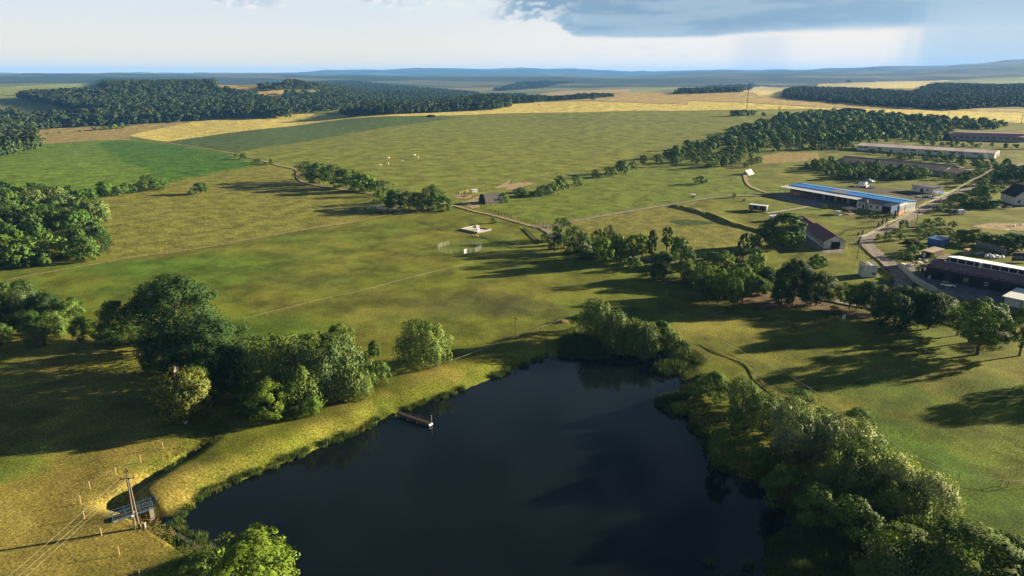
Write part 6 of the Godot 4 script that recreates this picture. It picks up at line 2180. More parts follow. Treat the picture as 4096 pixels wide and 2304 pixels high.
const TREES := [
	["oak", -83, -164.3, 17.8, 21.4, "very large dark round tree towering over the left thicket", ""],
	["oak", -67.4, -144.5, 13.9, 17.6, "broad dark tree in front of the very large round tree", ""],
	["oak", -62.2, -137.4, 11.2, 11.4, "deep green tree above the birch and left of the willows", ""],
	["oak", -78.5, -147.5, 10, 12.4, "shaded dark tree below the very large round tree", ""],
	["oak", -63.3, -130.3, 9.8, 9.6, "dark shaded tree just right of the birch", ""],
	["birch", -63.3, -123.6, 11, 9.2, "pale birch with a bare white top beside the meadow", ""],
	["ash", -47.5, -125.3, 8.6, 7.3, "fresh green rounded tree standing in front of the willows", ""],
	["round", -50.7, -126.2, 7.1, 7.1, "shaded tree left of the fresh green rounded tree", ""],
	["willow", -50, -137.4, 12.2, 12.5, "left half of the large willow clump beside the dam", ""],
	["willow", -39.1, -135.4, 13.1, 13.6, "large silvery willow leaning towards the dam", ""],
	["willow", -32.7, -133.5, 6.3, 6.4, "low silvery willow at the right foot of the willow clump", ""],
	["willow", -42.2, -131, 9.6, 9.2, "shaded willow in the middle of the willow clump", ""],
	["ash", -41, -157.2, 8.5, 7, "bright green pointed tree behind the willow clump", ""],
	["bush", -50.1, -164.3, 3.5, 4.7, "small shrub peeking over the willow clump", ""],
	["bush", -39.5, -127.3, 4.1, 4.6, "low bush at the foot of the dam below the willows", ""],
	["bush", -42.8, -125.6, 2.8, 2.9, "lowest small bush at the foot of the dam", ""],
	["round", -33, -157.2, 4.1, 3.5, "small round tree between the willow clump and the lone willow", ""],
	["bush", -35.1, -153.8, 2.9, 2.8, "small dark bush beside the small round tree", ""],
	["bush", -28.5, -140.2, 5.8, 4.8, "dark upright bush between willow clump and dam", ""],
	["bush", -31.5, -140.2, 5.8, 4.7, "leafy bush touching the right side of the willow clump", ""],
	["bush", -62.5, -157.2, 3.7, 6.3, "pale feathery bush between the dark trees and willows", ""],
	["bush", -60.6, -147.5, 7, 6.3, "second pale bush left of the willow clump", ""],
	["willow", -21, -153, 9.8, 11.3, "lone round willow on the meadow above the dam", ""],
	["round", -99.5, -166, 11.6, 7.9, "dark conical tree left of the very large round tree", ""],
	["bush", -96.1, -166, 5, 8.5, "olive bush below the dark conical tree", ""],
	["bush", -100.9, -164.1, 4.5, 5.2, "small bush left of the dark conical tree", ""],
	["ash", -33.6, -76.8, 7.9, 12.5, "bright green shrub at the bottom edge by the pond", ""],
	["bush", -41.6, -78.4, 4.6, 4.7, "grey green shrub left of the bright bottom shrub", ""],
	["bush", -39.6, -80, 3.3, 2.9, "dark low shrub beside the stone wall end", ""],
	["bush", 17.4, -173.7, 5.2, 4.9, "tree at the head of the pond, first from the left", "trees at the head of the pond"],
	["willow", 21.3, -168.9, 10.3, 8, "tree at the head of the pond, second from the left", "trees at the head of the pond"],
	["willow", 25.9, -165.5, 10.9, 7.8, "tree at the head of the pond, third from the left", "trees at the head of the pond"],
	["willow", 29.3, -164.4, 10.2, 7.4, "tree at the head of the pond, fourth from the left", "trees at the head of the pond"],
	["willow", 32.2, -162.2, 10.1, 6.5, "tree at the head of the pond, fifth from the left", "trees at the head of the pond"],
	["round", 37.4, -164.4, 8, 5.6, "tree at the head of the pond, sixth from the left", "trees at the head of the pond"],
	["willow", 39.5, -161.7, 5.7, 3.7, "tree at the head of the pond, seventh from the left", "trees at the head of the pond"],
	["bush", 41.7, -160.1, 4.2, 3.5, "brown withered bush at the right corner of the pond head", ""],
	["bush", 39.1, -135.1, 4.1, 5, "bank tree or bush on the right shore, first from the left", "trees on the right bank of the pond"],
	["round", 42.5, -134.4, 6, 5, "bank tree or bush on the right shore, second from the left", "trees on the right bank of the pond"],
	["bush", 36.8, -110.4, 7.2, 5.1, "bank tree or bush on the right shore, third from the left", "trees on the right bank of the pond"],
	["bush", 42.1, -120.3, 5.2, 4.7, "bank tree or bush on the right shore, fourth from the left", "trees on the right bank of the pond"],
	["willow", 46.3, -128.6, 6.4, 7.5, "bank tree or bush on the right shore, fifth from the left", "trees on the right bank of the pond"],
	["bush", 42.1, -109, 4.3, 5.6, "bank tree or bush on the right shore, sixth from the left", "trees on the right bank of the pond"],
	["willow", 47.7, -120.8, 6.7, 8.4, "bank tree or bush on the right shore, seventh from the left", "trees on the right bank of the pond"],
	["bush", 43.6, -98.1, 6.8, 7.7, "bank tree or bush on the right shore, eighth from the left", "trees on the right bank of the pond"],
	["silver", 50.5, -113.4, 9, 9.1, "bank tree or bush on the right shore, ninth from the left", "trees on the right bank of the pond"],
	["silver", 54, -111.4, 7.7, 8.8, "bank tree or bush on the right shore, tenth from the left", "trees on the right bank of the pond"],
	["bush", 46.2, -92.5, 6.3, 7.7, "bank tree or bush on the right shore, eleventh from the left", "trees on the right bank of the pond"],
	["willow", 52.7, -98.1, 7.8, 8.8, "bank tree or bush on the right shore, twelfth from the left", "trees on the right bank of the pond"],
	["silver", 58.7, -110.4, 7.4, 8.8, "bank tree or bush on the right shore, thirteenth from the left", "trees on the right bank of the pond"],
	["bush", 50, -89, 6.1, 7.6, "bank tree or bush on the right shore, fourteenth from the left", "trees on the right bank of the pond"],
	["willow", 57.3, -102.2, 8, 8.5, "bank tree or bush on the right shore, fifteenth from the left", "trees on the right bank of the pond"],
	["silver", 58.8, -98.1, 8.2, 8.3, "bank tree or bush on the right shore, sixteenth from the left", "trees on the right bank of the pond"],
	["willow", 58.3, -92.5, 6.2, 7.8, "bank tree or bush on the right shore, seventeenth from the left", "trees on the right bank of the pond"],
	["silver", 62.4, -94.3, 7.2, 8.5, "bank tree or bush on the right shore, eighteenth from the left", "trees on the right bank of the pond"],
	["bush", 59.2, -132.4, 3.1, 5.4, "dark bush beside the white tape fence above the silver willows", ""],
	["bush", 66.1, -121.4, 4.2, 5.8, "dark feathery bush between silver willows and the tape fence", ""],
	["bush", 60.3, -123.7, 3, 6.7, "olive bush just above the silver willows", ""],
	["willow", 48, -78.4, 3.4, 4.3, "leafy tree along the bottom right edge, first from the left", "trees at the bottom right corner"],
	["ash", 54.7, -85.4, 4, 6, "leafy tree along the bottom right edge, second from the left", "trees at the bottom right corner"],
	["willow", 52.4, -77.8, 5.9, 10.9, "leafy tree along the bottom right edge, third from the left", "trees at the bottom right corner"],
	["ash", 60.3, -86.1, 3, 4, "leafy tree along the bottom right edge, fourth from the left", "trees at the bottom right corner"],
	["ash", 55.2, -74.7, 6.5, 10.8, "leafy tree along the bottom right edge, fifth from the left", "trees at the bottom right corner"],
	["ash", 61.1, -76.8, 8.4, 12.5, "leafy tree along the bottom right edge, sixth from the left", "trees at the bottom right corner"],
	["bush", 70.3, -88, 1.4, 2.5, "leafy tree along the bottom right edge, seventh from the left", "trees at the bottom right corner"],
	["ash", 66.5, -78.4, 6.6, 6.9, "leafy tree along the bottom right edge, eighth from the left", "trees at the bottom right corner"],
	["oak", 16.3, -262.4, 7.5, 6.4, "tree in the left part of the lane row, first from the left", "trees along the lane"],
	["locust", 18, -268.1, 9.3, 5.3, "tree in the left part of the lane row, second from the left", "trees along the lane"],
	["oak", 20.7, -283.8, 9.5, 7.6, "tree in the left part of the lane row, third from the left", "trees along the lane"],
	["oak", 23.6, -263.6, 10, 6.4, "tree in the left part of the lane row, fourth from the left", "trees along the lane"],
	["oak", 25.8, -250.8, 10.6, 6.8, "tree in the left part of the lane row, fifth from the left", "trees along the lane"],
	["round", 26.3, -250.8, 4.7, 5.5, "tree in the left part of the lane row, sixth from the left", "trees along the lane"],
	["locust", 32.9, -263.5, 8.9, 5.5, "tree in the left part of the lane row, seventh from the left", "trees along the lane"],
	["locust", 32.1, -240, 10.7, 6.2, "tree in the left part of the lane row, eighth from the left", "trees along the lane"],
	["oak", 36.3, -259.2, 11.3, 6.7, "tree in the left part of the lane row, ninth from the left", "trees along the lane"],
	["locust", 37.9, -246.8, 10.9, 5.5, "tree in the left part of the lane row, tenth from the left", "trees along the lane"],
	["locust", 40.1, -244.8, 9.6, 5.8, "tree in the left part of the lane row, eleventh from the left", "trees along the lane"],
	["locust", 43.6, -246.8, 10.2, 5.9, "tree in the left part of the lane row, twelfth from the left", "trees along the lane"],
	["locust", 48, -252.8, 9.4, 5.6, "tree in the left part of the lane row, thirteenth from the left", "trees along the lane"],
	["bush", 44.3, -224.2, 4.5, 6.4, "tree in the left part of the lane row, fourteenth from the left", "trees along the lane"],
	["poplar", 50.4, -246.8, 11.9, 4.4, "tree in the left part of the lane row, fifteenth from the left", "trees along the lane"],
	["oak", 48.8, -224.2, 6.1, 7, "tree in the left part of the lane row, sixteenth from the left", "trees along the lane"],
	["round", 53.8, -242.9, 5.3, 5.5, "tree in the left part of the lane row, seventeenth from the left", "trees along the lane"],
	["poplar", 59.2, -262.4, 9.7, 4.7, "tree in the left part of the lane row, eighteenth from the left", "trees along the lane"],
	["round", 61.7, -252.8, 8.1, 7.6, "tree in the left part of the lane row, nineteenth from the left", "trees along the lane"],
	["oak", 58.1, -226.7, 11.3, 6.3, "tree in the left part of the lane row, twentieth from the left", "trees along the lane"],
	["bush", 13.1, -278.8, 3.7, 4.2, "scrubby bush left of the lane row", ""],
	["bush", 48.5, -204.5, 3.9, 2.6, "young sapling standing in the shaded meadow", ""],
	["bush", 43, -237.3, 4.5, 5.6, "low shrub under the locust trees", ""],
	["bush", 39.1, -242.9, 4, 5, "tangled shrub between locust trunks", ""],
	["locust", 58.9, -207.7, 9.6, 5.9, "tree in the middle part of the lane row, first from the left", "trees along the lane"],
	["poplar", 58.4, -199.4, 8.5, 3.7, "tree in the middle part of the lane row, second from the left", "trees along the lane"],
	["locust", 60.7, -198.1, 10.9, 5.6, "tree in the middle part of the lane row, third from the left", "trees along the lane"],
	["locust", 62.4, -200.7, 7.5, 3.2, "tree in the middle part of the lane row, fourth from the left", "trees along the lane"],
	["locust", 63.6, -192.3, 9.6, 4.8, "tree in the middle part of the lane row, fifth from the left", "trees along the lane"],
	["locust", 67.4, -196.7, 11.7, 6.3, "tree in the middle part of the lane row, sixth from the left", "trees along the lane"],
	["locust", 79.7, -223, 5.6, 5.5, "tree in the middle part of the lane row, seventh from the left", "trees along the lane"],
	["round", 75.9, -208.4, 5.5, 6.8, "tree in the middle part of the lane row, eighth from the left", "trees along the lane"],
	["round", 81.4, -213.6, 6.1, 6.1, "tree in the middle part of the lane row, ninth from the left", "trees along the lane"],
	["oak", 78.5, -195.5, 8.9, 6.7, "tree in the middle part of the lane row, tenth from the left", "trees along the lane"],
	["oak", 84.1, -200.7, 12.9, 10.7, "tree in the middle part of the lane row, eleventh from the left", "trees along the lane"],
	["locust", 85.4, -196.1, 5.4, 3.3, "tree in the middle part of the lane row, twelfth from the left", "trees along the lane"],
	["bush", 87.5, -197.4, 1.7, 2, "tree in the middle part of the lane row, thirteenth from the left", "trees along the lane"],
	["oak", 89.3, -196.7, 10.4, 9.7, "tree in the middle part of the lane row, fourteenth from the left", "trees along the lane"],
	["bush", 91.1, -189.2, 2.5, 2.8, "tree in the middle part of the lane row, fifteenth from the left", "trees along the lane"],
	["round", 107.1, -238.7, 4.9, 8.7, "dark rounded tree between the lane and the white barn", ""],
	["locust", 97.7, -193.6, 7.8, 7.4, "tree in the right part of the lane row, first from the left", "trees along the lane"],
	["locust", 99.3, -193, 6.8, 6.5, "tree in the right part of the lane row, second from the left", "trees along the lane"],
	["oak", 102.2, -189.9, 8.9, 9.1, "tree in the right part of the lane row, third from the left", "trees along the lane"],
	["bush", 103.2, -188.1, 2.5, 3.9, "tree in the right part of the lane row, fourth from the left", "trees along the lane"],
	["oak", 100.6, -174.9, 10.6, 9.4, "tree in the right part of the lane row, fifth from the left", "trees along the lane"],
	["oak", 107, -183, 10.2, 10.7, "tree in the right part of the lane row, sixth from the left", "trees along the lane"],
	["oak", 109.9, -180.2, 9.2, 9.8, "tree in the right part of the lane row, seventh from the left", "trees along the lane"],
	["oak", 111.1, -177, 10.5, 11.4, "tree in the right part of the lane row, eighth from the left", "trees along the lane"],
	["locust", 115.6, -171.8, 7.2, 6.7, "tree in the right part of the lane row, ninth from the left", "trees along the lane"],
	["locust", 115.7, -166.9, 10.4, 9, "tree in the right part of the lane row, tenth from the left", "trees along the lane"],
	["locust", 112.6, -158.7, 13.6, 13.4, "tree in the right part of the lane row, eleventh from the left", "trees along the lane"],
	["bush", 120.7, -165, 2.9, 7.4, "tree in the right part of the lane row, twelfth from the left", "trees along the lane"],
	["locust", 122.2, -157.9, 12, 8.5, "tree in the right part of the lane row, thirteenth from the left", "trees along the lane"],
	["round", 106.7, -270.5, 13.7, 14.9, "tall leafy tree beside the maroon roofed barn", ""],
	["round", 101.3, -270.5, 8.7, 12.6, "lower tree left of the maroon roofed barn", ""],
	["poplar", 83.6, -247.4, 10.7, 4.9, "slender young tree in the dry lawn", ""],
	["poplar", 91.5, -261.7, 5.8, 3.3, "second slender young tree right of the first in the dry lawn", ""],
	["round", 88.3, -247.4, 5, 5.7, "bushy young tree below the slender ones", ""],
	["bush", 81.4, -247.4, 4, 3.1, "thin sapling left of the bushy young tree", ""],
	["bush", 78.1, -251.3, 3.6, 5.2, "small bush at the edge of the dry lawn", ""],
	["round", 72, -247.4, 4, 6.1, "small tree above the locust trunks", ""],
	["bush", 116.5, -435.5, 5.3, 8.4, "lone round bush on the fresh pasture with a long shadow", ""],
	["bush", 121.7, -384.5, 3, 3, "tiny bush beside the grey path", ""],
	["bush", 123.7, -373.1, 1.7, 1.8, "tiny shrub behind the dark caravan", ""],
	["bush", 157.2, -351.2, 2.6, 1.8, "little sapling in front of the blue barn", ""],
	["bush", 173.9, -331.8, 2.8, 5.9, "flowering shrub below the blue barn", ""],
	["bush", 178.9, -330.1, 2.3, 4.4, "second shrub below the blue barn", ""],
	["cypress", 146.6, -292.3, 1.4, 1.2, "small dark conifer by the road fence, first from the left", "small conifers by the fence"],
	["cypress", 149, -293.6, 1.9, 0.9, "small dark conifer by the road fence, second from the left", "small conifers by the fence"],
	["cypress", 162.4, -307.2, 2.4, 1.2, "small dark conifer by the road fence, third from the left", "small conifers by the fence"],
	["cypress", 164.9, -308.7, 3.6, 1.5, "small dark conifer by the road fence, fourth from the left", "small conifers by the fence"],
	["cypress", 167.8, -311, 3.3, 1.4, "small dark conifer by the road fence, fifth from the left", "small conifers by the fence"],
	["cypress", 178.1, -323.6, 4.6, 1.3, "small dark conifer by the road fence, sixth from the left", "small conifers by the fence"],
	["bush", 150.5, -283.3, 2.5, 2.8, "roadside bush on the right of the asphalt road, first from the left", "bushes beside the asphalt road"],
	["bush", 152, -279.6, 4.2, 3.8, "roadside bush on the right of the asphalt road, second from the left", "bushes beside the asphalt road"],
	["bush", 143.6, -253.1, 2.5, 2.9, "roadside bush on the right of the asphalt road, third from the left", "bushes beside the asphalt road"],
	["bush", 159.2, -282, 3.1, 3.3, "roadside bush on the right of the asphalt road, fourth from the left", "bushes beside the asphalt road"],
	["bush", 172.3, -304.3, 4.2, 4.9, "roadside bush on the right of the asphalt road, fifth from the left", "bushes beside the asphalt road"],
	["bush", 145.5, -251.1, 3, 4, "roadside bush on the right of the asphalt road, sixth from the left", "bushes beside the asphalt road"],
	["bush", 152.1, -261.4, 3.1, 4.2, "roadside bush on the right of the asphalt road, seventh from the left", "bushes beside the asphalt road"],
	["bush", 171.5, -292, 3.5, 4, "roadside bush on the right of the asphalt road, eighth from the left", "bushes beside the asphalt road"],
	["bush", 158.7, -266.8, 2.4, 4.3, "roadside bush on the right of the asphalt road, ninth from the left", "bushes beside the asphalt road"],
	["bush", 180.5, -301.4, 5.3, 6.3, "roadside bush on the right of the asphalt road, tenth from the left", "bushes beside the asphalt road"],
	["bush", 172.5, -285.6, 2.8, 5.2, "roadside bush on the right of the asphalt road, eleventh from the left", "bushes beside the asphalt road"],
	["bush", 191.5, -311.2, 3.8, 5.2, "roadside bush on the right of the asphalt road, twelfth from the left", "bushes beside the asphalt road"],
	["bush", 194.8, -306, 3.3, 3.8, "roadside bush on the right of the asphalt road, thirteenth from the left", "bushes beside the asphalt road"],
	["bush", 215.7, -344.9, 5, 9.1, "large dark bush by the road bend, first from the left", "large bushes by the road bend"],
	["round", 229.9, -359.5, 6.6, 11.7, "large dark bush by the road bend, second from the left", "large bushes by the road bend"],
	["bush", 253.1, -385.9, 4.4, 8.1, "large dark bush by the road bend, third from the left", "large bushes by the road bend"],
	["round", 281.1, -424.3, 5.6, 7.9, "large dark bush by the road bend, fourth from the left", "large bushes by the road bend"],
	["round", 252.1, -377.3, 7.6, 15, "large dark bush by the road bend, fifth from the left", "large bushes by the road bend"],
	["bush", 238.6, -351.7, 6.4, 12.4, "large dark bush by the road bend, sixth from the left", "large bushes by the road bend"],
	["bush", 269.2, -394.6, 5.3, 9.3, "large dark bush by the road bend, seventh from the left", "large bushes by the road bend"],
	["bush", 177.8, -292, 2.6, 4.7, "dense shrub in the thicket below the riding ground, first from the left", "thicket below the riding ground"],
	["bush", 181.2, -291.9, 2.3, 5.4, "dense shrub in the thicket below the riding ground, second from the left", "thicket below the riding ground"],
	["bush", 186.8, -294.5, 2.3, 6.2, "dense shrub in the thicket below the riding ground, third from the left", "thicket below the riding ground"],
	["bush", 183.5, -284.2, 2.8, 5.3, "dense shrub in the thicket below the riding ground, fourth from the left", "thicket below the riding ground"],
	["round", 181.3, -277, 5.5, 9.1, "dense shrub in the thicket below the riding ground, fifth from the left", "thicket below the riding ground"],
	["round", 184.2, -274.6, 6.2, 9.7, "dense shrub in the thicket below the riding ground, sixth from the left", "thicket below the riding ground"],
	["round", 193.6, -281.6, 3.3, 8.1, "dense shrub in the thicket below the riding ground, seventh from the left", "thicket below the riding ground"],
	["bush", 188.2, -269.9, 3.2, 7.1, "dense shrub in the thicket below the riding ground, eighth from the left", "thicket below the riding ground"],
	["round", 191.3, -272.2, 4.8, 9.2, "dense shrub in the thicket below the riding ground, ninth from the left", "thicket below the riding ground"],
	["round", 189.6, -263.3, 5.7, 8.9, "dense shrub in the thicket below the riding ground, tenth from the left", "thicket below the riding ground"],
	["round", 200.3, -276.7, 4.4, 7.4, "dense shrub in the thicket below the riding ground, eleventh from the left", "thicket below the riding ground"],
	["round", 196.2, -267.6, 5.8, 9.1, "dense shrub in the thicket below the riding ground, twelfth from the left", "thicket below the riding ground"],
	["round", 195.8, -263.2, 6.3, 8.4, "dense shrub in the thicket below the riding ground, thirteenth from the left", "thicket below the riding ground"],
	["bush", 140.6, -232.3, 3.3, 4.2, "dark bush at the corner of the big maroon barn", ""],
	["bush", 155, -252.2, 2.3, 2.9, "pale bush in front of the lean shed", ""],
	["bush", 150.1, -257.3, 4.4, 4.1, "tall weeds left of the lean shed", ""],
	["bush", 162.6, -270.6, 1.6, 4.6, "shrub in front of the blue shed", ""],
	["oak", -132.6, -454.3, 12.6, 15.6, "tree in the long hedge left of the farm track, first from the left", "long hedge beside the farm track"],
	["round", -120.4, -442, 13.1, 15.7, "tree in the long hedge left of the farm track, second from the left", "long hedge beside the farm track"],
	["oak", -109.6, -433.7, 13.6, 15.8, "tree in the long hedge left of the farm track, third from the left", "long hedge beside the farm track"],
	["round", -99.3, -422.4, 11.8, 15.3, "tree in the long hedge left of the farm track, fourth from the left", "long hedge beside the farm track"],
	["round", -87.3, -410.2, 11.1, 13.9, "tree in the long hedge left of the farm track, fifth from the left", "long hedge beside the farm track"],
	["bush", -82.5, -413.2, 7, 9.6, "tree in the long hedge left of the farm track, sixth from the left", "long hedge beside the farm track"],
	["bush", -69, -370, 7.2, 10.8, "tree in the hedge behind the cattle, first from the left", "hedge behind the cattle"],
	["oak", -72.9, -395.9, 8.7, 10.1, "tree in the hedge behind the cattle, second from the left", "hedge behind the cattle"],
	["round", -59.8, -358.2, 9, 12.1, "tree in the hedge behind the cattle, third from the left", "hedge behind the cattle"],
	["oak", -52.2, -354.8, 9.1, 12.3, "tree in the hedge behind the cattle, fourth from the left", "hedge behind the cattle"],
	["round", -45.7, -351.5, 9.2, 10.2, "tree in the hedge behind the cattle, fifth from the left", "hedge behind the cattle"],
	["oak", -40.8, -352.6, 13, 10.6, "tree in the hedge behind the cattle, sixth from the left", "hedge behind the cattle"],
	["round", -40.4, -378.7, 6.5, 10.9, "tree in the hedge behind the cattle, seventh from the left", "hedge behind the cattle"],
	["bush", -34.5, -349.3, 7.6, 10.9, "tree in the hedge behind the cattle, eighth from the left", "hedge behind the cattle"],
	["bush", 4.9, -390.9, 5.8, 8.4, "shrub in the hedge running up from the shelter, first from the left", "hedge running up from the shelter"],
	["bush", 11.9, -391.8, 3, 4.6, "shrub in the hedge running up from the shelter, second from the left", "hedge running up from the shelter"],
	["bush", 15, -392.6, 5.2, 6.9, "shrub in the hedge running up from the shelter, third from the left", "hedge running up from the shelter"],
	["bush", 18.9, -396.3, 6.1, 7.8, "shrub in the hedge running up from the shelter, fourth from the left", "hedge running up from the shelter"],
	["bush", 23, -401, 7, 7.8, "shrub in the hedge running up from the shelter, fifth from the left", "hedge running up from the shelter"],
	["round", 28.1, -413.3, 9, 7.7, "shrub in the hedge running up from the shelter, sixth from the left", "hedge running up from the shelter"],
	["bush", 33.1, -420.9, 3.3, 3.3, "shrub in the hedge running up from the shelter, seventh from the left", "hedge running up from the shelter"],
	["bush", 40.5, -436, 6, 7.5, "shrub in the hedge running up from the shelter, eighth from the left", "hedge running up from the shelter"],
	["bush", 55.3, -468.2, 5.4, 5.7, "bush on the field edge towards the scrub, first from the left", "bushes on the field edge"],
	["bush", 65.2, -469.8, 7.2, 8.9, "bush on the field edge towards the scrub, second from the left", "bushes on the field edge"],
	["round", 75.6, -487.9, 8.8, 10.8, "bush on the field edge towards the scrub, third from the left", "bushes on the field edge"],
	["bush", 86.7, -509.8, 6.1, 7, "bush on the field edge towards the scrub, fourth from the left", "bushes on the field edge"],
	["poplar", 97.8, -529.1, 8, 6.5, "bush on the field edge towards the scrub, fifth from the left", "bushes on the field edge"],
	["bush", 112.6, -549.4, 6.5, 9.1, "bush on the field edge towards the scrub, sixth from the left", "bushes on the field edge"],
	["round", 128.3, -581.3, 7.1, 9.2, "bush on the field edge towards the scrub, seventh from the left", "bushes on the field edge"],
	["bush", 124.4, -543.4, 6.2, 9.7, "bush on the field edge towards the scrub, eighth from the left", "bushes on the field edge"],
	["bush", -8.5, -317.7, 2.8, 3.4, "round bush between trough and farm track with a long shadow", ""],
	["bush", -4.2, -374.1, 4.9, 5.5, "dark bush at the right end of the round roofed shelter", ""],
	["round", -178.7, -402.8, 6.3, 10.1, "lone round tree on the mown meadow", ""],
	["bush", -181.8, -397.5, 2.9, 4.6, "small bush at the foot of the lone round tree", ""],
	["bush", -231.4, -598.3, 2.7, 4.2, "shrub beside the far part of the farm track, first from the left", "shrubs along the farm track"],
	["bush", -217.4, -579.1, 5.4, 7.4, "shrub beside the far part of the farm track, second from the left", "shrubs along the farm track"],
	["bush", -197.9, -552.6, 3.6, 7.1, "shrub beside the far part of the farm track, third from the left", "shrubs along the farm track"],
	["bush", -185.9, -537.7, 2.5, 3.8, "shrub beside the far part of the farm track, fourth from the left", "shrubs along the farm track"],
	["round", -184.2, -544.6, 4.5, 4.7, "shrub beside the far part of the farm track, fifth from the left", "shrubs along the farm track"],
	["round", -253.1, -402.6, 5.2, 7, "tree in the hedge below the green crop field, first from the left", "hedge below the green crop field"],
	["round", -233.2, -377.6, 6.4, 10.9, "tree in the hedge below the green crop field, second from the left", "hedge below the green crop field"],
	["round", -229.8, -381.3, 6.7, 8.7, "tree in the hedge below the green crop field, third from the left", "hedge below the green crop field"],
	["round", -228.5, -394.6, 8.5, 8.9, "tree in the hedge below the green crop field, fourth from the left", "hedge below the green crop field"],
	["bush", -222.5, -396.6, 5.7, 8.2, "tree in the hedge below the green crop field, fifth from the left", "hedge below the green crop field"],
	["round", -221.1, -402.6, 6.5, 6.7, "tree in the hedge below the green crop field, sixth from the left", "hedge below the green crop field"],
	["bush", -218.7, -406.7, 4.9, 6.8, "tree in the hedge below the green crop field, seventh from the left", "hedge below the green crop field"],
	["bush", -215.8, -408.8, 6.6, 6.8, "tree in the hedge below the green crop field, eighth from the left", "hedge below the green crop field"],
	["oak", -212.2, -411, 9.9, 9.8, "tree in the hedge below the green crop field, ninth from the left", "hedge below the green crop field"],
	["round", -210, -417.4, 6.7, 9.1, "tree in the hedge below the green crop field, tenth from the left", "hedge below the green crop field"],
	["bush", 321.3, -1055.7, 7.7, 9.8, "small distant bush on the right pasture crest, first from the left", "bushes on the pasture crest"],
	["bush", 328.9, -1054.6, 8.8, 12.8, "small distant bush on the right pasture crest, second from the left", "bushes on the pasture crest"],
	["bush", 340.1, -1058.7, 8.5, 15, "small distant bush on the right pasture crest, third from the left", "bushes on the pasture crest"],
	["bush", 352.4, -1063.1, 7.7, 12.1, "small distant bush on the right pasture crest, fourth from the left", "bushes on the pasture crest"],
	["bush", 362.8, -1043.9, 5.7, 7.7, "small distant bush on the right pasture crest, fifth from the left", "bushes on the pasture crest"],
	["bush", 390.7, -1056, 5.8, 9.6, "small distant bush on the right pasture crest, sixth from the left", "bushes on the pasture crest"],
	["round", 1865.4, -4072.7, 18.8, 36.3, "lone tree in the middle of the pale far stubble field", ""],
	["bush", 172.4, -1548.8, 6.4, 18.1, "lone dark bush on the tan stubble field", ""],
	["bush", 52.4, -1425.7, 2.1, 3.3, "tiny bush in the golden wheat", ""],
	["bush", -646.3, -1000.7, 2.2, 13.8, "shrub in the thin strip across the fallow field, first from the left", "shrub strip in the fallow field"],
	["bush", -639.5, -1017.5, 2.6, 20.9, "shrub in the thin strip across the fallow field, second from the left", "shrub strip in the fallow field"],
	["bush", -622.2, -1037.2, 2.9, 14, "shrub in the thin strip across the fallow field, third from the left", "shrub strip in the fallow field"],
	["bush", -612.3, -1058, 5.8, 18.9, "shrub in the thin strip across the fallow field, fourth from the left", "shrub strip in the fallow field"],
	["bush", -604, -1068.3, 5.9, 21.3, "shrub in the thin strip across the fallow field, fifth from the left", "shrub strip in the fallow field"],
	["bush", -597.5, -1078.7, 7.9, 19.1, "shrub in the thin strip across the fallow field, sixth from the left", "shrub strip in the fallow field"],
	["bush", -590.9, -1089.3, 9, 12, "shrub in the thin strip across the fallow field, seventh from the left", "shrub strip in the fallow field"],
	["bush", -595.9, -1118.8, 4.1, 14.7, "shrub in the thin strip across the fallow field, eighth from the left", "shrub strip in the fallow field"],
	["oak", 133.6, -140.3, 12.5, 11, "tall tree beyond the right edge whose shadow reaches the meadow", ""]]
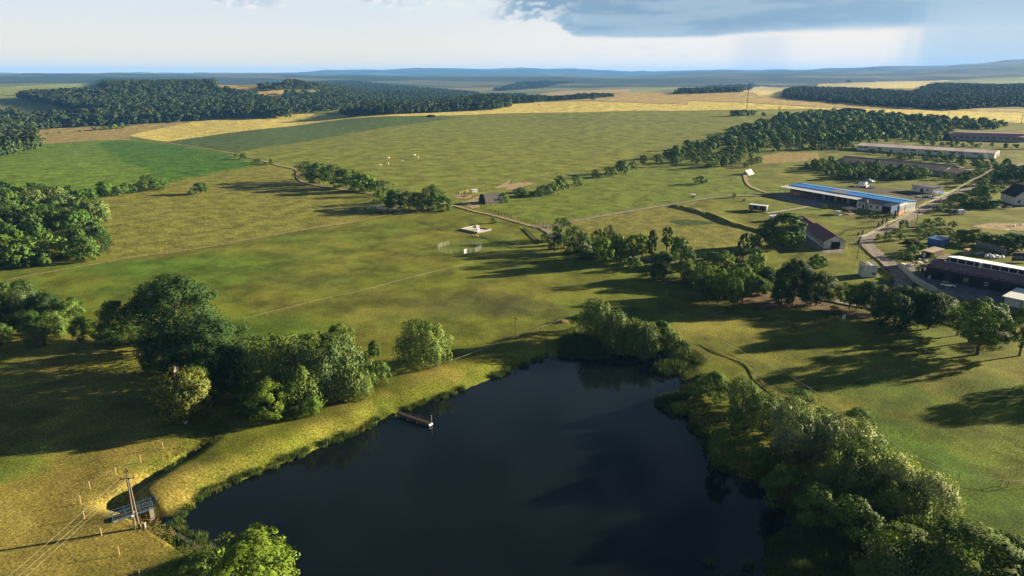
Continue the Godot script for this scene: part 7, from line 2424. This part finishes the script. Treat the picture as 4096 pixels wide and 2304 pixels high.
const SCRUB := [
	["dense bush in the wide scrub thicket left of the long barns", "scrub thicket", ["bush", "round", "bush", "oak"], 9, 4, 9, [138.9,-611.6,161.7,-658.6,212.7,-738.3,271.3,-850.1,357.6,-985,426.4,-1056.2,484.7,-1128.3,534.6,-1058.4,569.3,-948.4,592.3,-862.9,568.1,-826.8,485.7,-832.6,407.6,-745.1,324.6,-672.8,276.7,-602.1,267.3,-612.5,265.7,-622.7,236.6,-624.1,205.4,-594.6,184.3,-525.7,154.2,-495.6,138.6,-520.1,119.3,-522.6]],
	["shrub growing between the long barns", "shrubs between the barns", ["bush", "round"], 6, 3.2, 6.2, [231.7,-538,211.7,-513.5,207.4,-470.9,218.1,-464.3,248.2,-445.6,272.1,-457.3,275.9,-483.5,258.9,-501.7,245.5,-525.3]],
	["shrub below the white walled barn", "shrubs below the white barn", ["bush", "round"], 8, 3, 5, [301.4,-610.6,322.2,-594.8,355.4,-565.5,378,-543,349.2,-490.2,333.1,-483,333.3,-512.9,317.8,-537.3,298.8,-582]],
	["shrub in front of the pink roofed barn", "shrubs by the pink barn", ["bush", "round"], 9, 2.8, 5, [378.8,-662.4,406.1,-659.9,453.2,-633.2,486,-624.7,471.8,-605.8,419.1,-631.3,378.2,-643.7]],
	["leafy tree in the dense wood at the left edge", "dense wood at the left edge", ["round", "willow", "round", "bush", "oak"], 8, 6.5, 11, [-195.9,-229.2,-177.2,-235.3,-162.1,-241.3,-148.9,-252.4,-168.6,-282.8,-193.6,-322.4,-221.3,-357.8,-237.4,-374.1,-263.4,-391.9,-289.4,-396.6,-313.5,-378.4]],
	["leafy tree in the thicket at the lower left edge", "thicket at the lower left edge", ["round", "oak", "bush", "willow"], 7, 5, 9, [-136.4,-157.9,-123.9,-158.7,-120.2,-160.5,-114,-165,-105.5,-169.3,-111.8,-178,-123.6,-189.3,-138.4,-196.8,-157.9,-207.5,-176.9,-210.4]],
	["bush in the distant hedge along the plateau road", "hedge along the plateau road", ["bush", "round"], 11, 5, 8, [534.6,-1058.4,583.1,-972,611.6,-891.8,587.6,-853.5,550.5,-916.4,506,-1000.7]],
	["tree among the farm plots on the right", "trees among the farm plots", ["bush", "round"], 10, 3.5, 6, [266,-422,275.1,-429.4,274.6,-417.4,279.1,-417.3,288.1,-417.1,282,-404.4,270.2,-403.3,264.5,-404.8]],
	["tree in the grove above the house on the right", "grove above the house", ["round", "bush"], 9, 5, 8, [308.8,-440.4,337.8,-475.8,361.1,-500.1,379.1,-508,316.8,-421.4,312.9,-430.7]],
	["young tree in the undergrowth of the lane row", "undergrowth of the lane row", ["locust", "bush", "locust", "round"], 5.5, 3, 7.5, [17.2,-268.1,28,-254.9,39.5,-245.8,50.8,-240,59,-233.7,63.3,-228.4,63.2,-203.5,74.6,-206.3,82.5,-204.8,84.1,-215.1,74.8,-220.6,64.2,-223,62.1,-246.8,51,-253.9,39.3,-262.4,29.8,-272.7,19.6,-283.8]],
	["bush in the scrub between the pink and the cream barn", "scrub between far barns", ["bush", "round"], 9, 3.5, 6.5, [323.5,-670.5,407.6,-745.1,480.5,-823.5,499.2,-813.2,423,-688.3,390.5,-681.3,366.9,-693.2]],
	["bush in the overgrown strip left of the road bend", "strip left of the road bend", ["bush", "round"], 6.5, 3, 6, [277.3,-457.2,306.2,-469.6,367.7,-527.5,349.2,-483,316.2,-444.5,287.7,-433.5,272,-433.7]],
	["bush behind the wrapped bales", "bushes behind the bales", ["bush", "round", "poplar"], 6, 3.5, 6.5, [214.6,-470.8,235.8,-464.1,251.4,-451.5,245.2,-439.8,228.4,-440.1,209.9,-446.2]],
	["light green tree filling the middle of the lane row", "middle of the lane row", ["locust", "round", "locust", "ash"], 5.5, 5.5, 9, [54.3,-209.9,61.9,-223,69.7,-226.3,78.6,-225.5,83.5,-219.8,80.6,-211.3,70.3,-206.3,62.8,-202.1,56.9,-203.5,60.1,-228.4,55.1,-237.3,59.6,-246.8]]]
const POLES := [
	[0.9, -167.9, 5.7, "lone wooden utility pole above the dam"],
	[127, -251.4, 8.6, "wooden power pole beside the bend of the road"],
	[150.3, -277.1, 8.7, "wooden power pole behind the road fence"],
	[181.8, -311.7, 8.7, "wooden power pole at the farm gate"],
	[271.6, -416.3, 5.2, "power pole among the bushes behind the bend"],
	[300.2, -443.2, 8.2, "power pole beside the far road"],
	[554.9, -1087.7, 8.3, "left of three distant power poles on the wheat"],
	[598.2, -992.9, 9.7, "middle of three distant power poles on the wheat"],
	[628, -890.6, 12.5, "right of three distant power poles on the wheat"],
	[107.9, -241.6, 3.7, "pale concrete pole in the dark tree by the lane"]]
const FENCES := [
	["tape", "white tape fence along the right side of the pond", 1.15, [43.2,-174,44.9,-172.8,49.2,-168.1,53.4,-163,60.9,-145.7,62.7,-139.3,64.4,-133.1,66.3,-126.4,67.7,-120,68.9,-114.4,70.6,-108.5,74.5,-103.4,80.4,-101.7,81.2,-101.2,87.9,-102.2]],
	["tape", "thin tape fence crossing the middle meadow", 1.1, [-76.8,-181.8,-73.3,-182.2,-68.7,-187.3,-64,-192.1,-59.4,-197.4,-54.5,-202.3,-49.2,-205.8,-44.4,-210.8,-39.4,-216.8,-34.4,-222.3,-29.4,-227.8,-24.2,-233,-18.8,-238,-13.7,-244.5]],
	["post", "wire fence along the pale trodden line", 1.2, [-145.6,-246.4,-140.8,-251.3,-130.5,-259.2,-125.5,-263.5,-120.4,-268.2,-111.1,-278.8,-103.8,-286.6,-96.2,-295,-91,-299.7,-81,-312.5,-72.5,-320.8,-64.8,-329.6]],
	["tape", "low tape fence along the top of the dam", 1, [-21.4,-150.4,-18.6,-148.9,-13.2,-152.3,-8.6,-157,-3.2,-162.5,1.6,-167.4,7.6,-173.5,13.1,-179.9]],
	["dark", "dark wooden post fence beside the farm track", 1.3, [-15.6,-353.6,-14.3,-351.7,-13,-349.8,-11.5,-348.3,-10,-346.3,-8.3,-343.5,-6.6,-340.1,-5.1,-338,-3.3,-335.9,-1.8,-333.5,-0.1,-330.8,3,-326.8,4.7,-324.2,6.3,-321.6,8,-319.6,9.4,-315.8]],
	["dark", "short dark fence in front of the round roofed shelter", 1.3, [-15.7,-359.8,-10.9,-361.4,-8.4,-364.8,-6.1,-367.8,-3.8,-370.9]],
	["rail", "grey rail fence on the near side of the farm track", 1.1, [-16,-339.6,-12.1,-334.4,-8.6,-329.8,-4.3,-323.7,-0.7,-318.5,3.5,-312.8,6.2,-308.3,9.6,-302.5,12.9,-298.3]],
	["post", "wire fence around the lawn beside the asphalt road", 1.3, [126,-225.8,128.5,-236.1,130.9,-247.3,134.5,-261.5,136.3,-269.2,143.6,-284.6,148.9,-292.3,153.8,-297.6,158.4,-301.6,163.5,-306.4,168.8,-311.5,174.6,-317.5,185.1,-333.3]],
	["post", "short wire fence behind the farm gate", 1.3, [189.5,-336.6,195.8,-341.7,200.7,-345.1,207.4,-352.3,215.1,-359.7]],
	["stake", "row of pale wooden stakes around the left meadow", 1.5, [-63,-113.5,-64.7,-108.9,-66.8,-104.8,-68.8,-100.6,-67.9,-96.5,-65,-92.5,-60.1,-88.4,-55.2,-84.1,-50,-79.5]],
	["rail", "white rail fence along the lane behind the trees", 1, [116.6,-184.8,117.8,-182.8,120.1,-180.1,122.4,-177.9,125.9,-175.4,127.6,-173.1,129.7,-170.8]],
	["post", "wire fence on the field edge towards the scrub", 1.2, [32.1,-418.3,39.8,-432.7,47.4,-449.8,54.5,-458.7,64.3,-466,75.5,-481,91.8,-505.7,107.1,-524.1,121.6,-530.7,128,-517.4,136.6,-512.3]]]
const CATTLE := [
	[-69.2, -354.8, 0.1, "white"],
	[-68, -354.4, 0.3, "white"],
	[-67, -352.4, 0.2, "white"],
	[-65.8, -350, 0.1, "white"],
	[-66.3, -354, 0.2, "white"],
	[-63.4, -349.2, 0.15, "white"],
	[-60.4, -347.6, 1.4, "white"],
	[-59.7, -349.2, 1.2, "white"],
	[-60.3, -355.2, 0, "white"],
	[-60.1, -362, 0.1, "white"],
	[-58.6, -360.7, 0, "white"],
	[-56.9, -350.1, 1.3, "white"],
	[-55.7, -349.2, 1.5, "white"],
	[-63.1, -337.2, 0.1, "dark"],
	[-81.9, -347.2, 0.2, "tan"],
	[-72.2, -352.4, 0.1, "white"],
	[-99.8, -531.8, 0.2, "white"],
	[-98.8, -533.5, 0.4, "tan"],
	[-101.8, -575.9, 0, "white"],
	[-100.4, -580.8, 1.2, "tan"],
	[-94.4, -542, 1.5, "white"],
	[-86.2, -558, 0.3, "white"],
	[-82.2, -602.3, 1.3, "white"],
	[-77.1, -584.8, 1.4, "tan"]]
const BALES := [205.4,-420.9,206.9,-420.9,208,-420.1,209.4,-419.6,210.8,-418.8,212.3,-417.4,213.5,-416.9,214.4,-416.4,210,-426.1,211,-424.8,212.6,-424.2,213.6,-422.6]
const TOP_BALES := [208.7,-423.2,209.7,-422.2,211.2,-421.6,211.4,-427.4,212.4,-426.1,213.5,-425.3]
const TIN_FENCE := [137,-242,135.2,-237.4,134.3,-233.1,133,-228.2,131.9,-223.8,131.4,-220.2,131,-216.6,130.5,-213.2,130.5,-210.2,130.3,-206.7]
const BOARD_FENCE := [182.3,-270.4,183.1,-269.5,184.9,-267.6,186,-264,185.8,-260.4,184.3,-255.3]
const STONE_WALL := [-50.9,-90.4,-49.1,-89.5,-47.7,-88.6,-46.5,-87.8,-44.9,-86.7,-43.8,-85.8,-43,-85,-42.6,-84.3]
const REED_BEDS := [
	["dense green reed bed at the lower right of the pond", [36.5,-85.1,38.3,-88,42.6,-90.7,45.8,-91,47,-89,50.7,-90,50.8,-86.7,50.4,-83.3,47.9,-79.8,40,-77.1,34,-77.1]],
	["dark reed bed at the head of the pond", [11.9,-160.4,12.8,-168.6,16.2,-171.5,21.5,-171.5,24.5,-167.5,24,-160.4,21.1,-159.4,17.2,-159.9]],
	["reed spit reaching into the pond from the right corner", [32,-152,35,-154.9,38.8,-158.9,41.3,-157.9,41.3,-152.9,38.1,-150.6,33.9,-149.2]],
	["small reed bed on the right shore", [30.2,-135.3,32.3,-136.9,35.3,-138,38.8,-142.6,43.3,-146,44.9,-143.8,41.6,-139.7,35,-133.8,30.8,-133.8]],
	["lush weeds in the spillway below the stone wall", [-54.2,-91.5,-52.5,-91.1,-49.9,-89.3,-47.8,-87.7,-44.7,-85.6,-45.2,-84.9,-47.3,-87,-50.3,-88.9,-53.1,-90.9]],
	["tall weeds around the stone wall end", [-44.7,-81.3,-45.3,-83.8,-44.3,-85.6,-41.8,-86,-40.8,-84.6,-40.5,-81.3]]]
